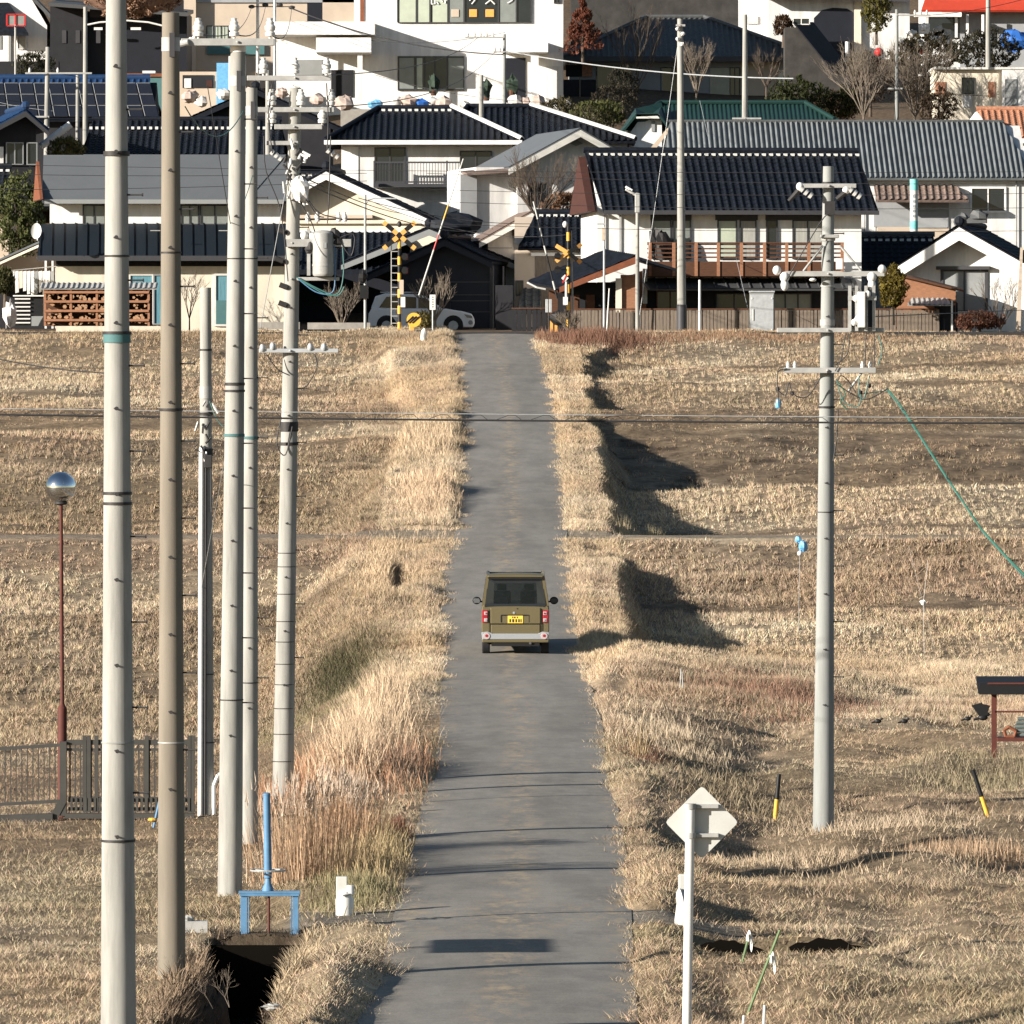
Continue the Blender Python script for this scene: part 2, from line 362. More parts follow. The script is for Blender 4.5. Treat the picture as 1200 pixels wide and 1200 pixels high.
# road sheet
def roadmat():
    m=bpy.data.materials.new('asphalt'); m.use_nodes=True; nt=m.node_tree; N=nt.nodes; L=nt.links; b=N['Principled BSDF']; b.inputs['Roughness'].default_value=.9; b.inputs['Specular IOR Level'].default_value=.2
    tc=N.new('ShaderNodeTexCoord')
    def noise(sc,st,det=6,ro=.6):
        mp=N.new('ShaderNodeMapping'); mp.inputs['Scale'].default_value=st; L.new(tc.outputs['Object'],mp.inputs[0]); n=N.new('ShaderNodeTexNoise'); n.inputs['Scale'].default_value=sc; n.inputs['Detail'].default_value=det; n.inputs['Roughness'].default_value=ro; L.new(mp.outputs[0],n.inputs['Vector']); return n.outputs['Fac']
    def ramp(f,p0,c0,p1,c1):
        r=N.new('ShaderNodeValToRGB'); e=r.color_ramp.elements; e[0].position=p0; e[0].color=(*c0,1); e[1].position=p1; e[1].color=(*c1,1); L.new(f,r.inputs[0]); return r.outputs[0]
    def mix(f,a,bb,blend='MIX'):
        x=N.new('ShaderNodeMix'); x.data_type='RGBA'; x.blend_type=blend
        if isinstance(f,float): x.inputs[0].default_value=f
        else: L.new(f,x.inputs[0])
        L.new(a,x.inputs[6]); L.new(bb,x.inputs[7]); return x.outputs[2]
    base=ramp(noise(.9,(1,.12,1)),.35,(.20,.189,.17),.65,(.25,.238,.218))
    fine=ramp(noise(40,(1,.5,1)),.3,(.8,.8,.8),.7,(1.15,1.15,1.15))
    c=mix(1.0,base,fine,'MULTIPLY'); c=mix(1.0,c,ramp(noise(1.1,(1.4,.5,1),5,.7),.38,(.84,.84,.85),.6,(1.06,1.05,1.03)),'MULTIPLY')
    # straw dust along the centre and the edges
    at=N.new('ShaderNodeAttribute'); at.attribute_name='Col'
    sx=N.new('ShaderNodeSeparateColor'); L.new(at.outputs['Color'],sx.inputs[0])
    nn=noise(3.5,(1,.35,1),8,.75)
    mul=N.new('ShaderNodeMath'); mul.operation='MULTIPLY'; L.new(sx.outputs[0],mul.inputs[0]); L.new(ramp(nn,.48,(0,0,0),.62,(1,1,1)),mul.inputs[1])
    st=N.new('ShaderNodeRGB'); st.outputs[0].default_value=(.36,.29,.2,1)
    c=mix(mul.outputs[0],c,st.outputs[0])
    cr=ramp(noise(1.3,(.25,3.2,1),4,.5),.492,(1,1,1),.5,(.62,.62,.62)); cr2=ramp(noise(1.3,(.25,3.2,1),4,.5),.5,(.62,.62,.62),.506,(1,1,1))
    mxx=N.new('ShaderNodeMix'); mxx.data_type='RGBA'; mxx.blend_type='LIGHTEN'; mxx.inputs[0].default_value=1; L.new(cr,mxx.inputs[6]); L.new(cr2,mxx.inputs[7])
    c=mix(.9,c,mix(1.0,c,mxx.outputs[2],'MULTIPLY'))
    L.new(c,b.inputs['Base Color']); return m
ys2=np.concatenate([np.arange(40,108,.5),np.arange(108,306,1.)]); us=np.linspace(0,1,25)
YY,UU=np.meshgrid(ys2,us,indexing='ij'); XX=xl(YY)-.12+(xr(YY)-xl(YY)+.24)*UU
v=np.stack([XX.ravel(),YY.ravel(),(zr(YY)+.012+.03*(1-(2*UU-1)**2)).ravel()],1)
nx=len(us); fs=[(j*nx+i,j*nx+i+1,(j+1)*nx+i+1,(j+1)*nx+i) for j in range(len(ys2)-1) for i in range(nx-1)]
me=bpy.data.meshes.new('road'); me.from_pydata(v.tolist(),[],fs); me.materials.append(roadmat())
e=np.abs(2*UU-1); cc=np.clip(1-np.abs(UU-.5)/.14,0,1)*1.0+np.clip((e-.72)/.28,0,1)*.9+.05
cross=np.exp(-((YY-105)/2.6)**2)*.6; cc=np.clip(cc+cross,0,1).ravel()
setcol(me,np.stack([cc]*3,1)); me.polygons.foreach_set('use_smooth',[True]*len(me.polygons))
ro=bpy.data.objects.new('road',me); COL.objects.link(ro); tag(ro,kind='structure')

# ---------------------------------------------------------------- blades
def blades(name,P,h,w,lean,col,mt,parent=None,seg=1):
    n=len(P); ang=rng.uniform(0,math.pi,n); dx=np.cos(ang)*w/2; dy=np.sin(ang)*w/2
    tip=P.copy(); tip[:,0]+=lean[:,0]*h; tip[:,1]+=lean[:,1]*h; tip[:,2]+=h*np.sqrt(np.clip(1-(lean**2).sum(1),.06,1))
    if seg==1:
        V=np.empty((n,3,3),np.float32); V[:,0]=P; V[:,0,0]-=dx; V[:,0,1]-=dy; V[:,1]=P; V[:,1,0]+=dx; V[:,1,1]+=dy; V[:,2]=tip; k=3
        idx=np.arange(n*3,dtype=np.int32); tot=np.full(n,3,np.int32)
    else:
        mid=P*.5+tip*.5; mid[:,2]+=h*.12
        V=np.empty((n,5,3),np.float32)
        V[:,0]=P; V[:,0,0]-=dx; V[:,0,1]-=dy; V[:,1]=P; V[:,1,0]+=dx; V[:,1,1]+=dy
        V[:,2]=mid; V[:,2,0]+=dx*.8; V[:,2,1]+=dy*.8; V[:,3]=mid; V[:,3,0]-=dx*.8; V[:,3,1]-=dy*.8; V[:,4]=tip; k=5
        b=np.arange(n,dtype=np.int32)*5
        idx=np.stack([b,b+1,b+2,b+3,b+3,b+2,b+4],1).ravel().astype(np.int32); tot=np.tile(np.array([4,3],np.int32),n)
    me=bpy.data.meshes.new(name); me.vertices.add(n*k); me.vertices.foreach_set('co',V.ravel())
    me.loops.add(len(idx)); me.loops.foreach_set('vertex_index',idx); me.polygons.add(len(tot))
    st=np.concatenate([[0],np.cumsum(tot)[:-1]]).astype(np.int32)
    me.polygons.foreach_set('loop_start',st); me.polygons.foreach_set('loop_total',tot); me.update(calc_edges=True)
    me.materials.append(mt); setcol(me,np.repeat(col,k,0))
    o=bpy.data.objects.new(name,me); COL.objects.link(o)
    if parent: o.parent=parent
    return o
def clear_of(X,Y,m=0.0):
    a=xl(Y); b=xr(Y); e=(vnoise(X*0+np.sign(X),Y,.7,21)-.5)*.5+(vnoise(X*0+np.sign(X),Y,.25,22)-.5)*.22
    ok=(X>b-.02+e-m)|(X<a+.02-e+m)
    ok&=~((Y>209.6)&(Y<212.7)&(rng.random(len(X))>.06))
    ok&=~((Y>103.7)&(Y<106.5)&(X<b+1.6)&(X>a-1.9)&(rng.random(len(X))>.07))
    ok&=~((np.abs(X+3.15)<.40+.16*np.clip((Y-98)/4,0,1))&(Y<103.2))
    ok&=~((X>-3.8)&(X<-3.6)&(Y<100)&(rng.random(len(X))>.3))
    ok&=~((Y>101.2)&(Y<103)&(X>3.3)&(X<4.9)&(rng.random(len(X))<.7))
    ok&=~((Y>127.8)&(Y<129.2)&(X<a)&(X>a-1.2)&(rng.random(len(X))>.1))
    ok&=~((np.abs(X)<2.2)&(Y>300))
    return ok
def samp(n,y0,y1,x0=-1,x1=1,pw=1):
    Y=y0+(y1-y0)*rng.random(n)**pw; hw=Y*.0685; X=(x0+(x1-x0)*rng.random(n))*hw; return X,Y
def lay(name,label,X,Y,h,w,lie,seg=1,dark=None,jit=.22):
    n=len(X); Z=Hh(X,Y)-.015; P=np.stack([X,Y,Z],1)
    # lean direction coherent in patches
    th=vnoise(X,Y,1.3,31)*9+rng.normal(0,1.5,n); L=np.clip(lie+rng.normal(0,.18,n),.02,.97)
    lean=np.stack([np.cos(th)*L,np.sin(th)*L],1)
    c=zonecol(X,Y)*(1+rng.normal(0,jit,n))[:,None]; c*= (1+rng.normal(0,.05,(n,3)))
    o=blades(name,P,h,w,lean,np.clip(c,.02,.8),M['grass'],None,seg); tag(o,label,'grass',kind='stuff'); return o
# verge and bank grass, matted
X,Y=samp(560000,84,166,pw=1.15); k=clear_of(X,Y); X=X[k];Y=Y[k]; k=(vnoise(X,Y,.8,71)>.3)|(rng.random(len(X))<.45); X=X[k];Y=Y[k]; n=len(X)
hh=(.07+.13*vnoise(X,Y,.9,41)**1.5+.07*rng.random(n))*(.6+.8*(vnoise(X,Y,3,43)))
lay('dry_grass','matted straw coloured grass covering the near verges and banks',X,Y,hh*.72,.005+.007*rng.random(n),.82,2,jit=.3)
X,Y=samp(420000,166,306); k=clear_of(X,Y); X=X[k];Y=Y[k]
verge=(X>xl(Y)-3.4)&(X<xr(Y)+1.6)
Xv,Yv=X[verge],Y[verge]; 
ex=samp(500000,166,303,-.34,.28); ke=clear_of(*ex); ex=(ex[0][ke],ex[1][ke]); kk=(ex[0]>xl(ex[1])-3.6)&(ex[0]<xr(ex[1])+1.5); Xv=np.concatenate([Xv,ex[0][kk]]); Yv=np.concatenate([Yv,ex[1][kk]]); n=len(Xv)
lay('verge_grass','bleached grass on the verges either side of the climbing road',Xv,Yv,(.05+.13*vnoise(Xv,Yv,1,42)+.05*rng.random(n)),.012+.01*rng.random(n),.6)
X,Y=samp(170000,163,187,.02,1); k=clear_of(X,Y)&(X>xr(Y)+.9); X=X[k];Y=Y[k]; n=len(X)
lay('bank_grass','rough dry grass over the low spur bank right of the road',X,Y,(.06+.22*vnoise(X,Y,.8,44)**1.6+.05*rng.random(n)),.010+.01*rng.random(n),.6)
# stubble clumps in rows in the terraced fields
def clumps(n,y0,y1,side,seed):
    Y=rng.uniform(y0,y1,n); 
    X=np.where(rng.random(n)<.5,-1,1)*rng.uniform(.02,1,n)*Y*.0685
    if side=='R': X=np.abs(X)
    if side=='L': X=-np.abs(X)
    X=np.round(X/.27)*.27+rng.normal(0,.04,n); Y=np.round(Y/.3)*.3+rng.normal(0,.05,n)
    return X,Y
CX=[];CY=[]
for (y0,y1,side,n) in ((166,209,'L',26000),(213,306,'L',44000),(184,209,'R',19000),(213,306,'R',46000)):
    a,b=clumps(n,y0,y1,side,0); CX.append(a);CY.append(b)
X=np.concatenate(CX);Y=np.concatenate(CY); k=clear_of(X,Y)&((X<xl(Y)-2.6)|(X>xr(Y)+1.2)); X=X[k];Y=Y[k]
plow=(X>0)&(Y>239.5)&(Y<256); keep=(~plow|(rng.random(len(X))<.3))&((vnoise(X,Y,1.5,72)<.72)|(rng.random(len(X))<.3))&((vnoise(X,Y,.6,73)<.75)|(rng.random(len(X))<.5)); X=X[keep];Y=Y[keep]
K=11; X=np.repeat(X,K);Y=np.repeat(Y,K); n=len(X); ch=np.repeat(.05+.13*rng.random(n//K),K)*(.65+.7*vnoise(X,Y,3.5,74))*(1-.7*np.minimum(1,sum(np.exp(-((Y-q)/.6)**2) for q in BANDS)))
X=X+rng.normal(0,.05,n);Y=Y+rng.normal(0,.05,n)
vg=(X>2)&(Y<190)
lay('rice_stubble','rows of cut rice stubble standing in the terraced fields',X,Y,ch*(.6+.6*rng.random(n))*np.where((Y>256)&(Y<266),.45,1),.016+.018*rng.random(n),.55,jit=.36)
# tall patches
def patch(cx,cy,sx,sy,n,h0,h1,col,lie,nm,lb,w=.012,seg=2):
    X=rng.normal(cx,sx,n);Y=rng.normal(cy,sy,n); k=(X<xl(Y)-.05)|(X>xr(Y)+.1); X=X[k];Y=Y[k];n=len(X)
    P=np.stack([X,Y,Hh(X,Y)-.02],1); fall=np.exp(-(((X-cx)/(sx*2))**2+((Y-cy)/(sy*2))**2))
    h=(h0+(h1-h0)*rng.random(n))*(.45+.55*fall); th=rng.uniform(0,6.28,n); L=np.abs(rng.normal(lie,.12,n)); lean=np.stack([np.cos(th)*L,np.sin(th)*L],1)
    c=np.tile(np.array(col),(n,1))*(1+rng.normal(0,.22,n))[:,None]
    return P,h,w*(.6+.8*rng.random(n)),np.clip(lean,-.7,.7),np.clip(c,.02,.8)
def merge_patches(name,label,L,seg=2):
    P,h,w,l,c=[np.concatenate([p[i] for p in L]) for i in range(5)]
    o=blades(name,P,h,w,l,c,M['grass'],None,seg); return tag(o,label,'grass',kind='stuff')
SUN_E=5.0; SKY_S=0.05; EXPO=1.1
# ================================================================ roadside plants
T=[]
for cx,cy,sx,sy,n in ((-2.75,146,.4,5.5,3000),(-2.5,157,.3,4.5,1300),(-2.85,138,.35,3.0,1300)):
    T.append(patch(cx,cy,sx,sy,n,.3,1.05,(.55,.42,.29),.36,'',''))
T.append(patch(-1.95,139,.2,2.5,1200,.15,.5,(.3,.21,.15),.4,'',''))
T.append(patch(-2.1,117,.35,3.0,2600,.2,.5,(.36,.28,.16),.35,'',''))
T.append(patch(-2.2,109,.3,1.5,1500,.15,.4,(.22,.195,.11),.4,'',''))
T.append(patch(-3.0,139,.9,5,3500,.2,.6,(.42,.24,.15),.3,'',''))
merge_patches('tall_grass','tall feathery pinkish dry grass crowding the left edge of the road',T)
T=[patch(-3.75,176,.5,3.2,2000,.15,.45,(.06,.058,.03),.5,'',''),patch(-4.3,168,.9,4,2600,.12,.35,(.2,.175,.1),.5,'','')]
merge_patches('green_weeds','dull green weeds in the damp hollow left of the road',T)
T=[patch(-3.8,95,.1,3.5,1500,.1,.4,(.26,.19,.13),.5,'',''),patch(-3.75,90,.12,2.5,900,.15,.45,(.22,.16,.11),.6,'',''),patch(-2.6,97,.1,3.5,1300,.1,.35,(.42,.33,.22),.6,'',''),patch(-2.3,224,.5,5,5000,.2,.5,(.6,.45,.31),.35,'',''),patch(-2.6,246,.5,4,3500,.2,.45,(.58,.45,.31),.35,'',''),patch(-3.1,198,.35,5,4000,.15,.4,(.55,.42,.28),.4,'',''),
   patch(3.0,152,.7,5,3000,.15,.36,(.46,.37,.265),.45,'',''),patch(4.6,119,1.0,2,2500,.12,.3,(.43,.34,.24),.45,'',''),patch(5.6,166,1.1,2.4,3500,.15,.42,(.28,.17,.12),.4,'',''),
   patch(6.0,131,.9,2.2,2600,.12,.32,(.42,.335,.24),.5,'',''),patch(7.0,121,.9,1.5,3500,.2,.5,(.38,.27,.18),.3,'',''),patch(3.8,137,.7,2.5,2000,.15,.4,(.3,.24,.16),.5,'',''),
   patch(8.6,146,.8,2.5,2000,.15,.35,(.26,.22,.14),.4,'',''),patch(2.4,144,.3,3,900,.1,.25,(.13,.07,.05),.4,'','')]
merge_patches('rough_grass','rough clumps of taller dry grass scattered over the banks',T)
T=[patch(3.1,299,1.2,1.8,4500,.25,.7,(.2,.11,.075),.35,'','',w=.016),patch(7,301,4,1.2,6000,.15,.35,(.3,.19,.12),.35,'',''),patch(-9,301,7,1.0,9000,.12,.3,(.26,.19,.12),.4,'','')]
merge_patches('brown_weeds','rusty brown weeds along the foot of the railway crossing',T)

def reeds(name,label,cx,cy,n,h,spread,col,plume,group=None):
    z=Hz(cx,cy); t=thing(name,label,'plant',(cx,cy,z),0,group)
    P=np.stack([rng.normal(0,spread*.35,n),rng.normal(0,spread*.5,n),np.zeros(n)-.03],1)
    L=np.stack([P[:,0]/spread*.28+rng.normal(0,.1,n),rng.normal(0,.12,n)],1); hh=h*(.3+.75*rng.random(n)**.8)*(1-.35*np.clip(np.abs(P[:,0])/spread,0,1))
    c=np.clip(np.tile(np.array(col),(n,1))*(1+rng.normal(0,.25,n))[:,None],.02,.8)
    blades('stem',P,hh,np.full(n,.008),np.clip(L,-.6,.6),c,M['grass'],t,2)
    if plume:
        m=n//9; idx=np.argsort(-hh)[:n//2]; idx=idx[rng.integers(0,len(idx),m)]; tip=P[idx].copy(); l=np.clip(L,-.6,.6)[idx]
        tip[:,0]+=l[:,0]*hh[idx]*.93; tip[:,1]+=l[:,1]*hh[idx]*.93; tip[:,2]+=hh[idx]*.9*np.sqrt(1-(l**2).sum(1))
        q=9; tp=np.repeat(tip,q,0)+rng.normal(0,.02,(m*q,3)); ll=np.repeat(l,q,0)+rng.normal(.12,.16,(m*q,2))
        tp[:,2]+=np.tile(np.linspace(-.06,.12,q),m)
        blades('plume',tp,np.full(m*q,.17),np.full(m*q,.014),np.clip(ll,-.7,.7),np.clip(np.tile(np.array([.46,.37,.29]),(m*q,1))*(1+rng.normal(0,.15,m*q))[:,None],.02,.8),M['grass'],t,1)
    return t
reeds('pampas_grass','large russet pampas grass clump with pale plumes behind the blue sluice gate',(362-600)*112/F,113.5,760,1.65,1.15,(.42,.29,.19),True,'pampas clumps')
reeds('pampas_grass','smaller pampas clump leaning between the white hydrant cap and the road poles',(405-600)*118/F,119,700,1.1,.8,(.42,.27,.17),True,'pampas clumps')
reeds('reed_tuft','pale straw reed tuft standing in the dark shadow right of the road',(763-600)*219/F,218.5,420,1.1,.35,(.6,.5,.3),False)
reeds('reed_tuft','tiny bent straw weed at the left edge of the dark shadow below the path',(730-600)*217/F,217,60,.8,.3,(.5,.4,.25),False)
reeds('dry_weed','single thin dry weed stalks on the right verge beside the road',(750-600)*141/F,142,90,.8,.18,(.45,.34,.2),False)
reeds('dry_weed','low reddish weed tuft by the left edge of the asphalt above the side path',(468-600)*124/F,122,420,.42,.25,(.2,.1,.07),False)

# ================================================================ utility poles
BOLT=MB().cyl((0,0,0),(0.16,-.03,0),.011,.011,6).cyl((.155,-.03,0),(.17,-.03,0),.02,.02,6)
BOLTF=MB().cyl((0,0,0),(.03,-.17,0),.011,.011,6).cyl((.03,-.165,0),(.03,-.18,0),.022,.022,8)
_cache={}
def inst(key,mb,mt,parent,loc,rz=0,name=None,smooth=False):
    """share the mesh of small repeated parts"""
    if key not in _cache:
        o=mb.build(name or key,mt,parent,smooth); _cache[key]=o.data
    else:
        o=bpy.data.objects.new(name or key,_cache[key]); COL.objects.link(o); o.parent=parent
    o.location=loc; o.rotation_euler=(0,0,rz); return o
class Pole:
    def __init__(s,name,label,pb,rb,Y,pt,rt,db,dt,mt,bolts=True,bands=(),group='utility poles',b0=.45,cat='utility pole',n=28):
        s.s=F/Y; s.pb=pb; s.rb=rb; s.Y=Y
        loc=wp(pb,rb,Y); s.root=thing(name,label,cat,loc,0,group); s.h=(rb-rt)/s.s; s.dx=(pt-pb)/s.s; s.db=db; s.dt=dt
        s.shaft=MB().cyl((0,0,-.5),(s.dx,0,s.h),db/2,dt/2,n).build('pole_shaft',M[mt],s.root,True)
        if bolts:
            z=1.8+b0; i=0
            while z<s.h-.8:
                r=s.rad(z); 
                if i%2==0: inst('bolt_f',BOLTF,M['iron'],s.root,(s.cx(z)-.02,-r*.96,z),0,'step_bolt')
                else: inst('bolt_s',BOLT,M['iron'],s.root,(s.cx(z)+r*.93,-.04,z),0,'step_bolt')
                z+=.45; i+=1
        for b in bands: s.band(*b)
    def cx(s,z): return s.dx*z/s.h
    def rad(s,z): return (s.db+(s.dt-s.db)*z/s.h)/2
    def z(s,row): return (s.rb-row)/s.s
    def x(s,px): return (px-s.pb)/s.s
    def band(s,row,mt='iron',hh=.02,ex=.008):
        z=s.z(row); r=s.rad(z)+ex
        return MB().cyl((s.cx(z),0,z-hh/2),(s.cx(z),0,z+hh/2),r,r,24).build('band',M[mt],s.root,True)
    def arm(s,row,p0,p1,y=-.18,th=.09,mt='galv',brace=None,tilt=0):
        z=s.z(row); o=MB().box(s.x(p0),s.x(p1),y-th/2,y+th/2,z-th/2,z+th/2); 
        if brace: 
            for (pa,ra,pb_,rb_) in brace: o.cyl((s.x(pa),y,s.z(ra)),(s.x(pb_),y*.6,s.z(rb_)),.022,.022,6)
        # clamp bolt through the pole
        o.cyl((s.cx(z),y-.08,z),(s.cx(z),.22,z),.02,.02,6)
        o=o.build('crossarm',M[mt],s.root,bevel=.008); s.y=y; return o
    def ins(s,arm,px,row,kind='pin',y=-.18,sc=1):
        z=s.z(row); x=s.x(px)
        if kind=='pin':
            mb=MB().lathe([(.02*sc,0),(.02*sc,.05*sc),(.07*sc,.05*sc),(.075*sc,.1*sc),(.05*sc,.12*sc),(.075*sc,.14*sc),(.08*sc,.19*sc),(.055*sc,.22*sc),(.06*sc,.25*sc),(.035*sc,.28*sc),(.045*sc,.31*sc),(.01,.32*sc)],14)
        elif kind=='ball': mb=MB().blob((0,0,0),.07*sc,.07*sc,.08*sc,12)
        elif kind=='dead':
            mb=MB()
            for k in range(3): mb.cyl((k*.07,0,-k*.05),(k*.07+.04,0,-k*.05-.03),.06*sc,.05*sc,10)
        key='ins_%s_%.2f'%(kind,sc)
        o=inst(key,mb,M['porcelain'],arm,(x,y,z),0,'insulator',True); return o
P1=Pole('utility_pole','nearest pale concrete pole running out of the frame at top, far left',139,1229,85,136,-60,.385,.205,'concrete',bands=((985,'iron',.025),(590,'iron',.03),(578,'iron',.03),(395,'teal',.12,.012),(390,'iron',.03,.02),(300,'iron',.02),(180,'iron',.05,.02),(870,'concrete_grey',.015)))
P2=Pole('utility_pole','brownish weathered concrete pole, second from the left edge',201,1150,94,200,15,.335,.2,'concrete_warm',bands=((870,'galv',.015),(480,'iron',.03,.012),(296,'iron',.02),(52,'galv',.16,.006)))
P3=Pole('utility_pole','pale concrete pole topped by a crossarm with three white insulators',269,1051,112,279,52,.35,.21,'concrete',bands=((820,'iron',.015),(450,'iron',.04,.01),(458,'iron',.03,.012),(510,'teal',.04,.01),(303,'iron',.015),(56,'porcelain',.12,.006),(95,'galv',.14,.006)))
P4=Pole('utility_pole','slimmer concrete pole half hidden behind the pole with three insulators',292,1005,121,295,103,.27,.17,'concrete',bands=((800,'iron',.015),(513,'teal',.04,.01),(303,'iron',.015),(130,'galv',.14,.006)))
P5=Pole('utility_pole','concrete pole carrying the grey transformer and stacked crossarms, foot in pampas grass',331,928,135,346,103,.365,.2,'concrete',b0=0,bands=[(r,'iron',.012,.004) for r in (648,664,696,728,752,778,802,830,860,892)]+[(500,'iron',.16,.015),(520,'iron',.05,.02)])
P6=Pole('utility_pole','short concrete pole with a conduit and cable box, left of the tall ones',242,946,131,241,337,.25,.18,'concrete',bolts=False,bands=((410,'iron',.03),(460,'galv',.2,.01),(485,'iron',.05,.02),(530,'iron',.12,.015),(790,'iron',.02),(870,'iron',.02)))
P7=Pole('utility_pole','lone concrete pole on the right with crossarms over the dry fields',964.5,977,131,971,195,.355,.18,'concrete_grey',b0=.3,bands=((215,'iron',.05,.012),(280,'galv',.06,.02),(335,'galv',.03,.01),(378,'galv',.1,.01),(435,'galv',.03,.01),(600,'iron',.015),(477,'iron',.03,.02)))
# name plates
for P,row,px in ((P2,53,203),(P3,95,281),(P4,130,296)):
    z=P.z(row); MB().box(-.03,.03,-.005,.005,-.14,.14).build('number_plate',M['frame_dark'],P.root).location=(P.cx(z)+.02,-P.rad(z)-.012,z)
# P3 crossarm
a=P3.arm(50,213,322,th=.1)
for px in (233,275,317): P3.ins(a,px,47,'pin',sc=.95)
MB().cyl((P3.x(211),-.18,P3.z(52)),(P3.x(222),-.25,P3.z(50)),.05,.04,10).build('clamp',M['galv'],P3.root)
P3.ins(a,228,46,'ball',sc=.5); P3.ins(a,224,47,'ball',sc=.45)
# P5 crossarms
for row,p0,p1,ii in ((92,290,388,(309,346,383)),(129,300,392,(319,353,388)),(149,322,378,(319,378))):
    a=P5.arm(row,p0,p1,th=.085)
    for px in ii: P5.ins(a,px,row-2 if row!=149 else row-1,'pin',sc=1.0)
a=P5.arm(168,312,350,th=.07); 
for px,row in ((318,178),(384,176)): P5.ins(a,px,row,'dead',sc=.9)
a=P5.arm(285,334,412,th=.13); b=P5.arm(327,348,398,th=.06)
for px in (361,372,397,404): P5.ins(a,px,262,'pin',sc=.6)
P5.ins(a,357,276,'ball',sc=1.0); P5.ins(a,366,277,'ball',sc=.8)
P5.arm(411,304,397,th=.07,mt='steel')
for r,(p0,p1) in ((270,(327,341)),(304,(325,341)),(335,(330,341)),(356,(329,341))):
    MB().cyl((P5.x(p0),-.12,P5.z(r)),(P5.x(p1),0,P5.z(r+5)),.035,.03,8).cyl((P5.x(p0)-.03,-.12,P5.z(r)+.02),(P5.x(p0)+.1,-.12,P5.z(r)-.03),.045,.045,8).build('cable_clamp',M['iron'],P5.root)
# transformer
tx=P5.x(379); z0=P5.z(324); z1=P5.z(270)
tr=MB().lathe([(.15,0),(.17,.02),(.175,.05),(.175,(z1-z0)*.93),(.13,(z1-z0)*.985),(.02,(z1-z0))],28,(tx,-.22,z0)).build('transformer',M['galv'],P5.root,True)
MB().box(tx+.0,tx+.06,-.405,-.395,z0+.47,z0+.56).build('rating_plate',M['frame_grey'],tr)
MB().cyl((tx,-.22,z0+.17),(tx,-.22,z0+.20),.182,.182,24).build('rim',M['galv'],tr,True)
MB().box(P5.x(360),P5.x(364),-.2,-.14,P5.z(323),P5.z(268)).build('hanger',M['galv'],P5.root)
for px,row in ((364,290),(393,275),(396,283)): MB().blob((P5.x(px),-.2,P5.z(row)),.09,.08,.11,8,.25,3).build('fuse_cutout',M['iron'],P5.root)
MB().blob((P5.x(352),-.26,P5.z(222)),.16,.12,.2,12,.18,5).build('cable_closure_cover',M['porcelain'],P5.root,False)
def cable(parent,P,pts,r,mt,y=-.25,nm='cable'):
    q=[]
    pp=[Vector((P.x(a),y,P.z(b))) for a,b in pts]
    for i in range(len(pp)-1):
        p0=pp[max(i-1,0)];p1=pp[i];p2=pp[i+1];p3=pp[min(i+2,len(pp)-1)]
        for t in (0,.25,.5,.75):
            q.append(.5*((2*p1)+(-p0+p2)*t+(2*p0-5*p1+4*p2-p3)*t*t+(-p0+3*p1-3*p2+p3)*t**3))
    q.append(pp[-1])
    return MB().path(q,r,6).build(nm,M[mt],parent,True)
for pts,mt in (([(348,325),(365,336),(385,346),(398,342),(403,320),(402,290)],'tealwire'),([(350,327),(370,342),(388,344),(393,330),(392,288)],'blue'),([(348,325),(372,338),(395,347),(404,336)],'tealwire'),
    ([(362,235),(375,250),(397,256)],'wire'),([(360,235),(372,252),(380,255)],'wire'),([(396,280),(415,275),(412,300),(400,285)],'wire'),([(354,240),(366,262),(372,282)],'wire'),
    ([(310,160),(312,200),(330,250),(338,330)],'wire'),([(388,160),(386,230),(384,262)],'wire'),([(319,100),(315,140),(320,180)],'wire'),([(383,98),(385,140),(384,176)],'wire'),([(300,415),(303,450),(300,470)],'wire'),([(313,415),(325,432),(340,440)],'wire'),([(369,415),(372,430),(360,452),(350,455)],'wire'),([(330,490),(325,520),(335,533),(343,500)],'wire')): cable(P5.root,P5,pts,.011,mt)
for px,row in ((308,412),(320,410),(364,411),(380,411)): MB().lathe([(.03,0),(.05,.03),(.05,.08),(.03,.12)],10,(P5.x(px),-.2,P5.z(row))).build('small_insulator',M['steel'],P5.root,True)
# dense hardware between the arms of the transformer pole
rr=random.Random(4)
for k in range(22):
    px=rr.choice([334,338,341,352,355,359])+rr.uniform(-2,2); row=rr.uniform(160,232)
    MB().cyl((P5.x(px),-.2,P5.z(row)),(P5.x(px+rr.uniform(-9,9)),-.22,P5.z(row+rr.uniform(4,14))),.02,.028,7).build('clamp',M[rr.choice(['galv','iron','porcelain','iron'])],P5.root)
# P6 conduit and hardware
MB().path([(P6.x(235),-.12,-.3),(P6.x(236.5),-.12,P6.z(530)),(P6.x(237),-.11,P6.z(523))],.045,10).build('conduit',M['porcelain'],P6.root,True)
MB().cyl((P6.x(240.5),-.13,-.3),(P6.x(241.5),-.13,P6.z(535)),.018,.018,8).build('earth_pipe',M['iron'],P6.root,True)
MB().box(P6.x(240),P6.x(249),-.2,-.1,P6.z(548),P6.z(533)).build('cable_box',M['iron'],P6.root,bevel=.01)
for k in range(9):
    px=rr.uniform(232,250); row=rr.uniform(468,530); MB().cyl((P6.x(px),-.14,P6.z(row)),(P6.x(px+rr.uniform(-7,7)),-.15,P6.z(row+rr.uniform(4,12))),.02,.02,6).build('clamp',M[rr.choice(['galv','iron','porcelain'])],P6.root)
for pts,mt in (([(246,470),(254,490),(262,500)],'tealwire'),([(248,548),(248,600),(252,575)],'wire'),([(233,520),(228,525),(236,530)],'wire')): cable(P6.root,P6,pts,.009,mt,-.16)
MB().path([(P6.x(251),-.1,-.3),(P6.x(251),-.1,P6.z(920)),(P6.x(256),-.1,P6.z(908)),(P6.x(262),-.1,P6.z(906))],.035,8).build('bent_pipe',M['porcelain'],P6.root,True)
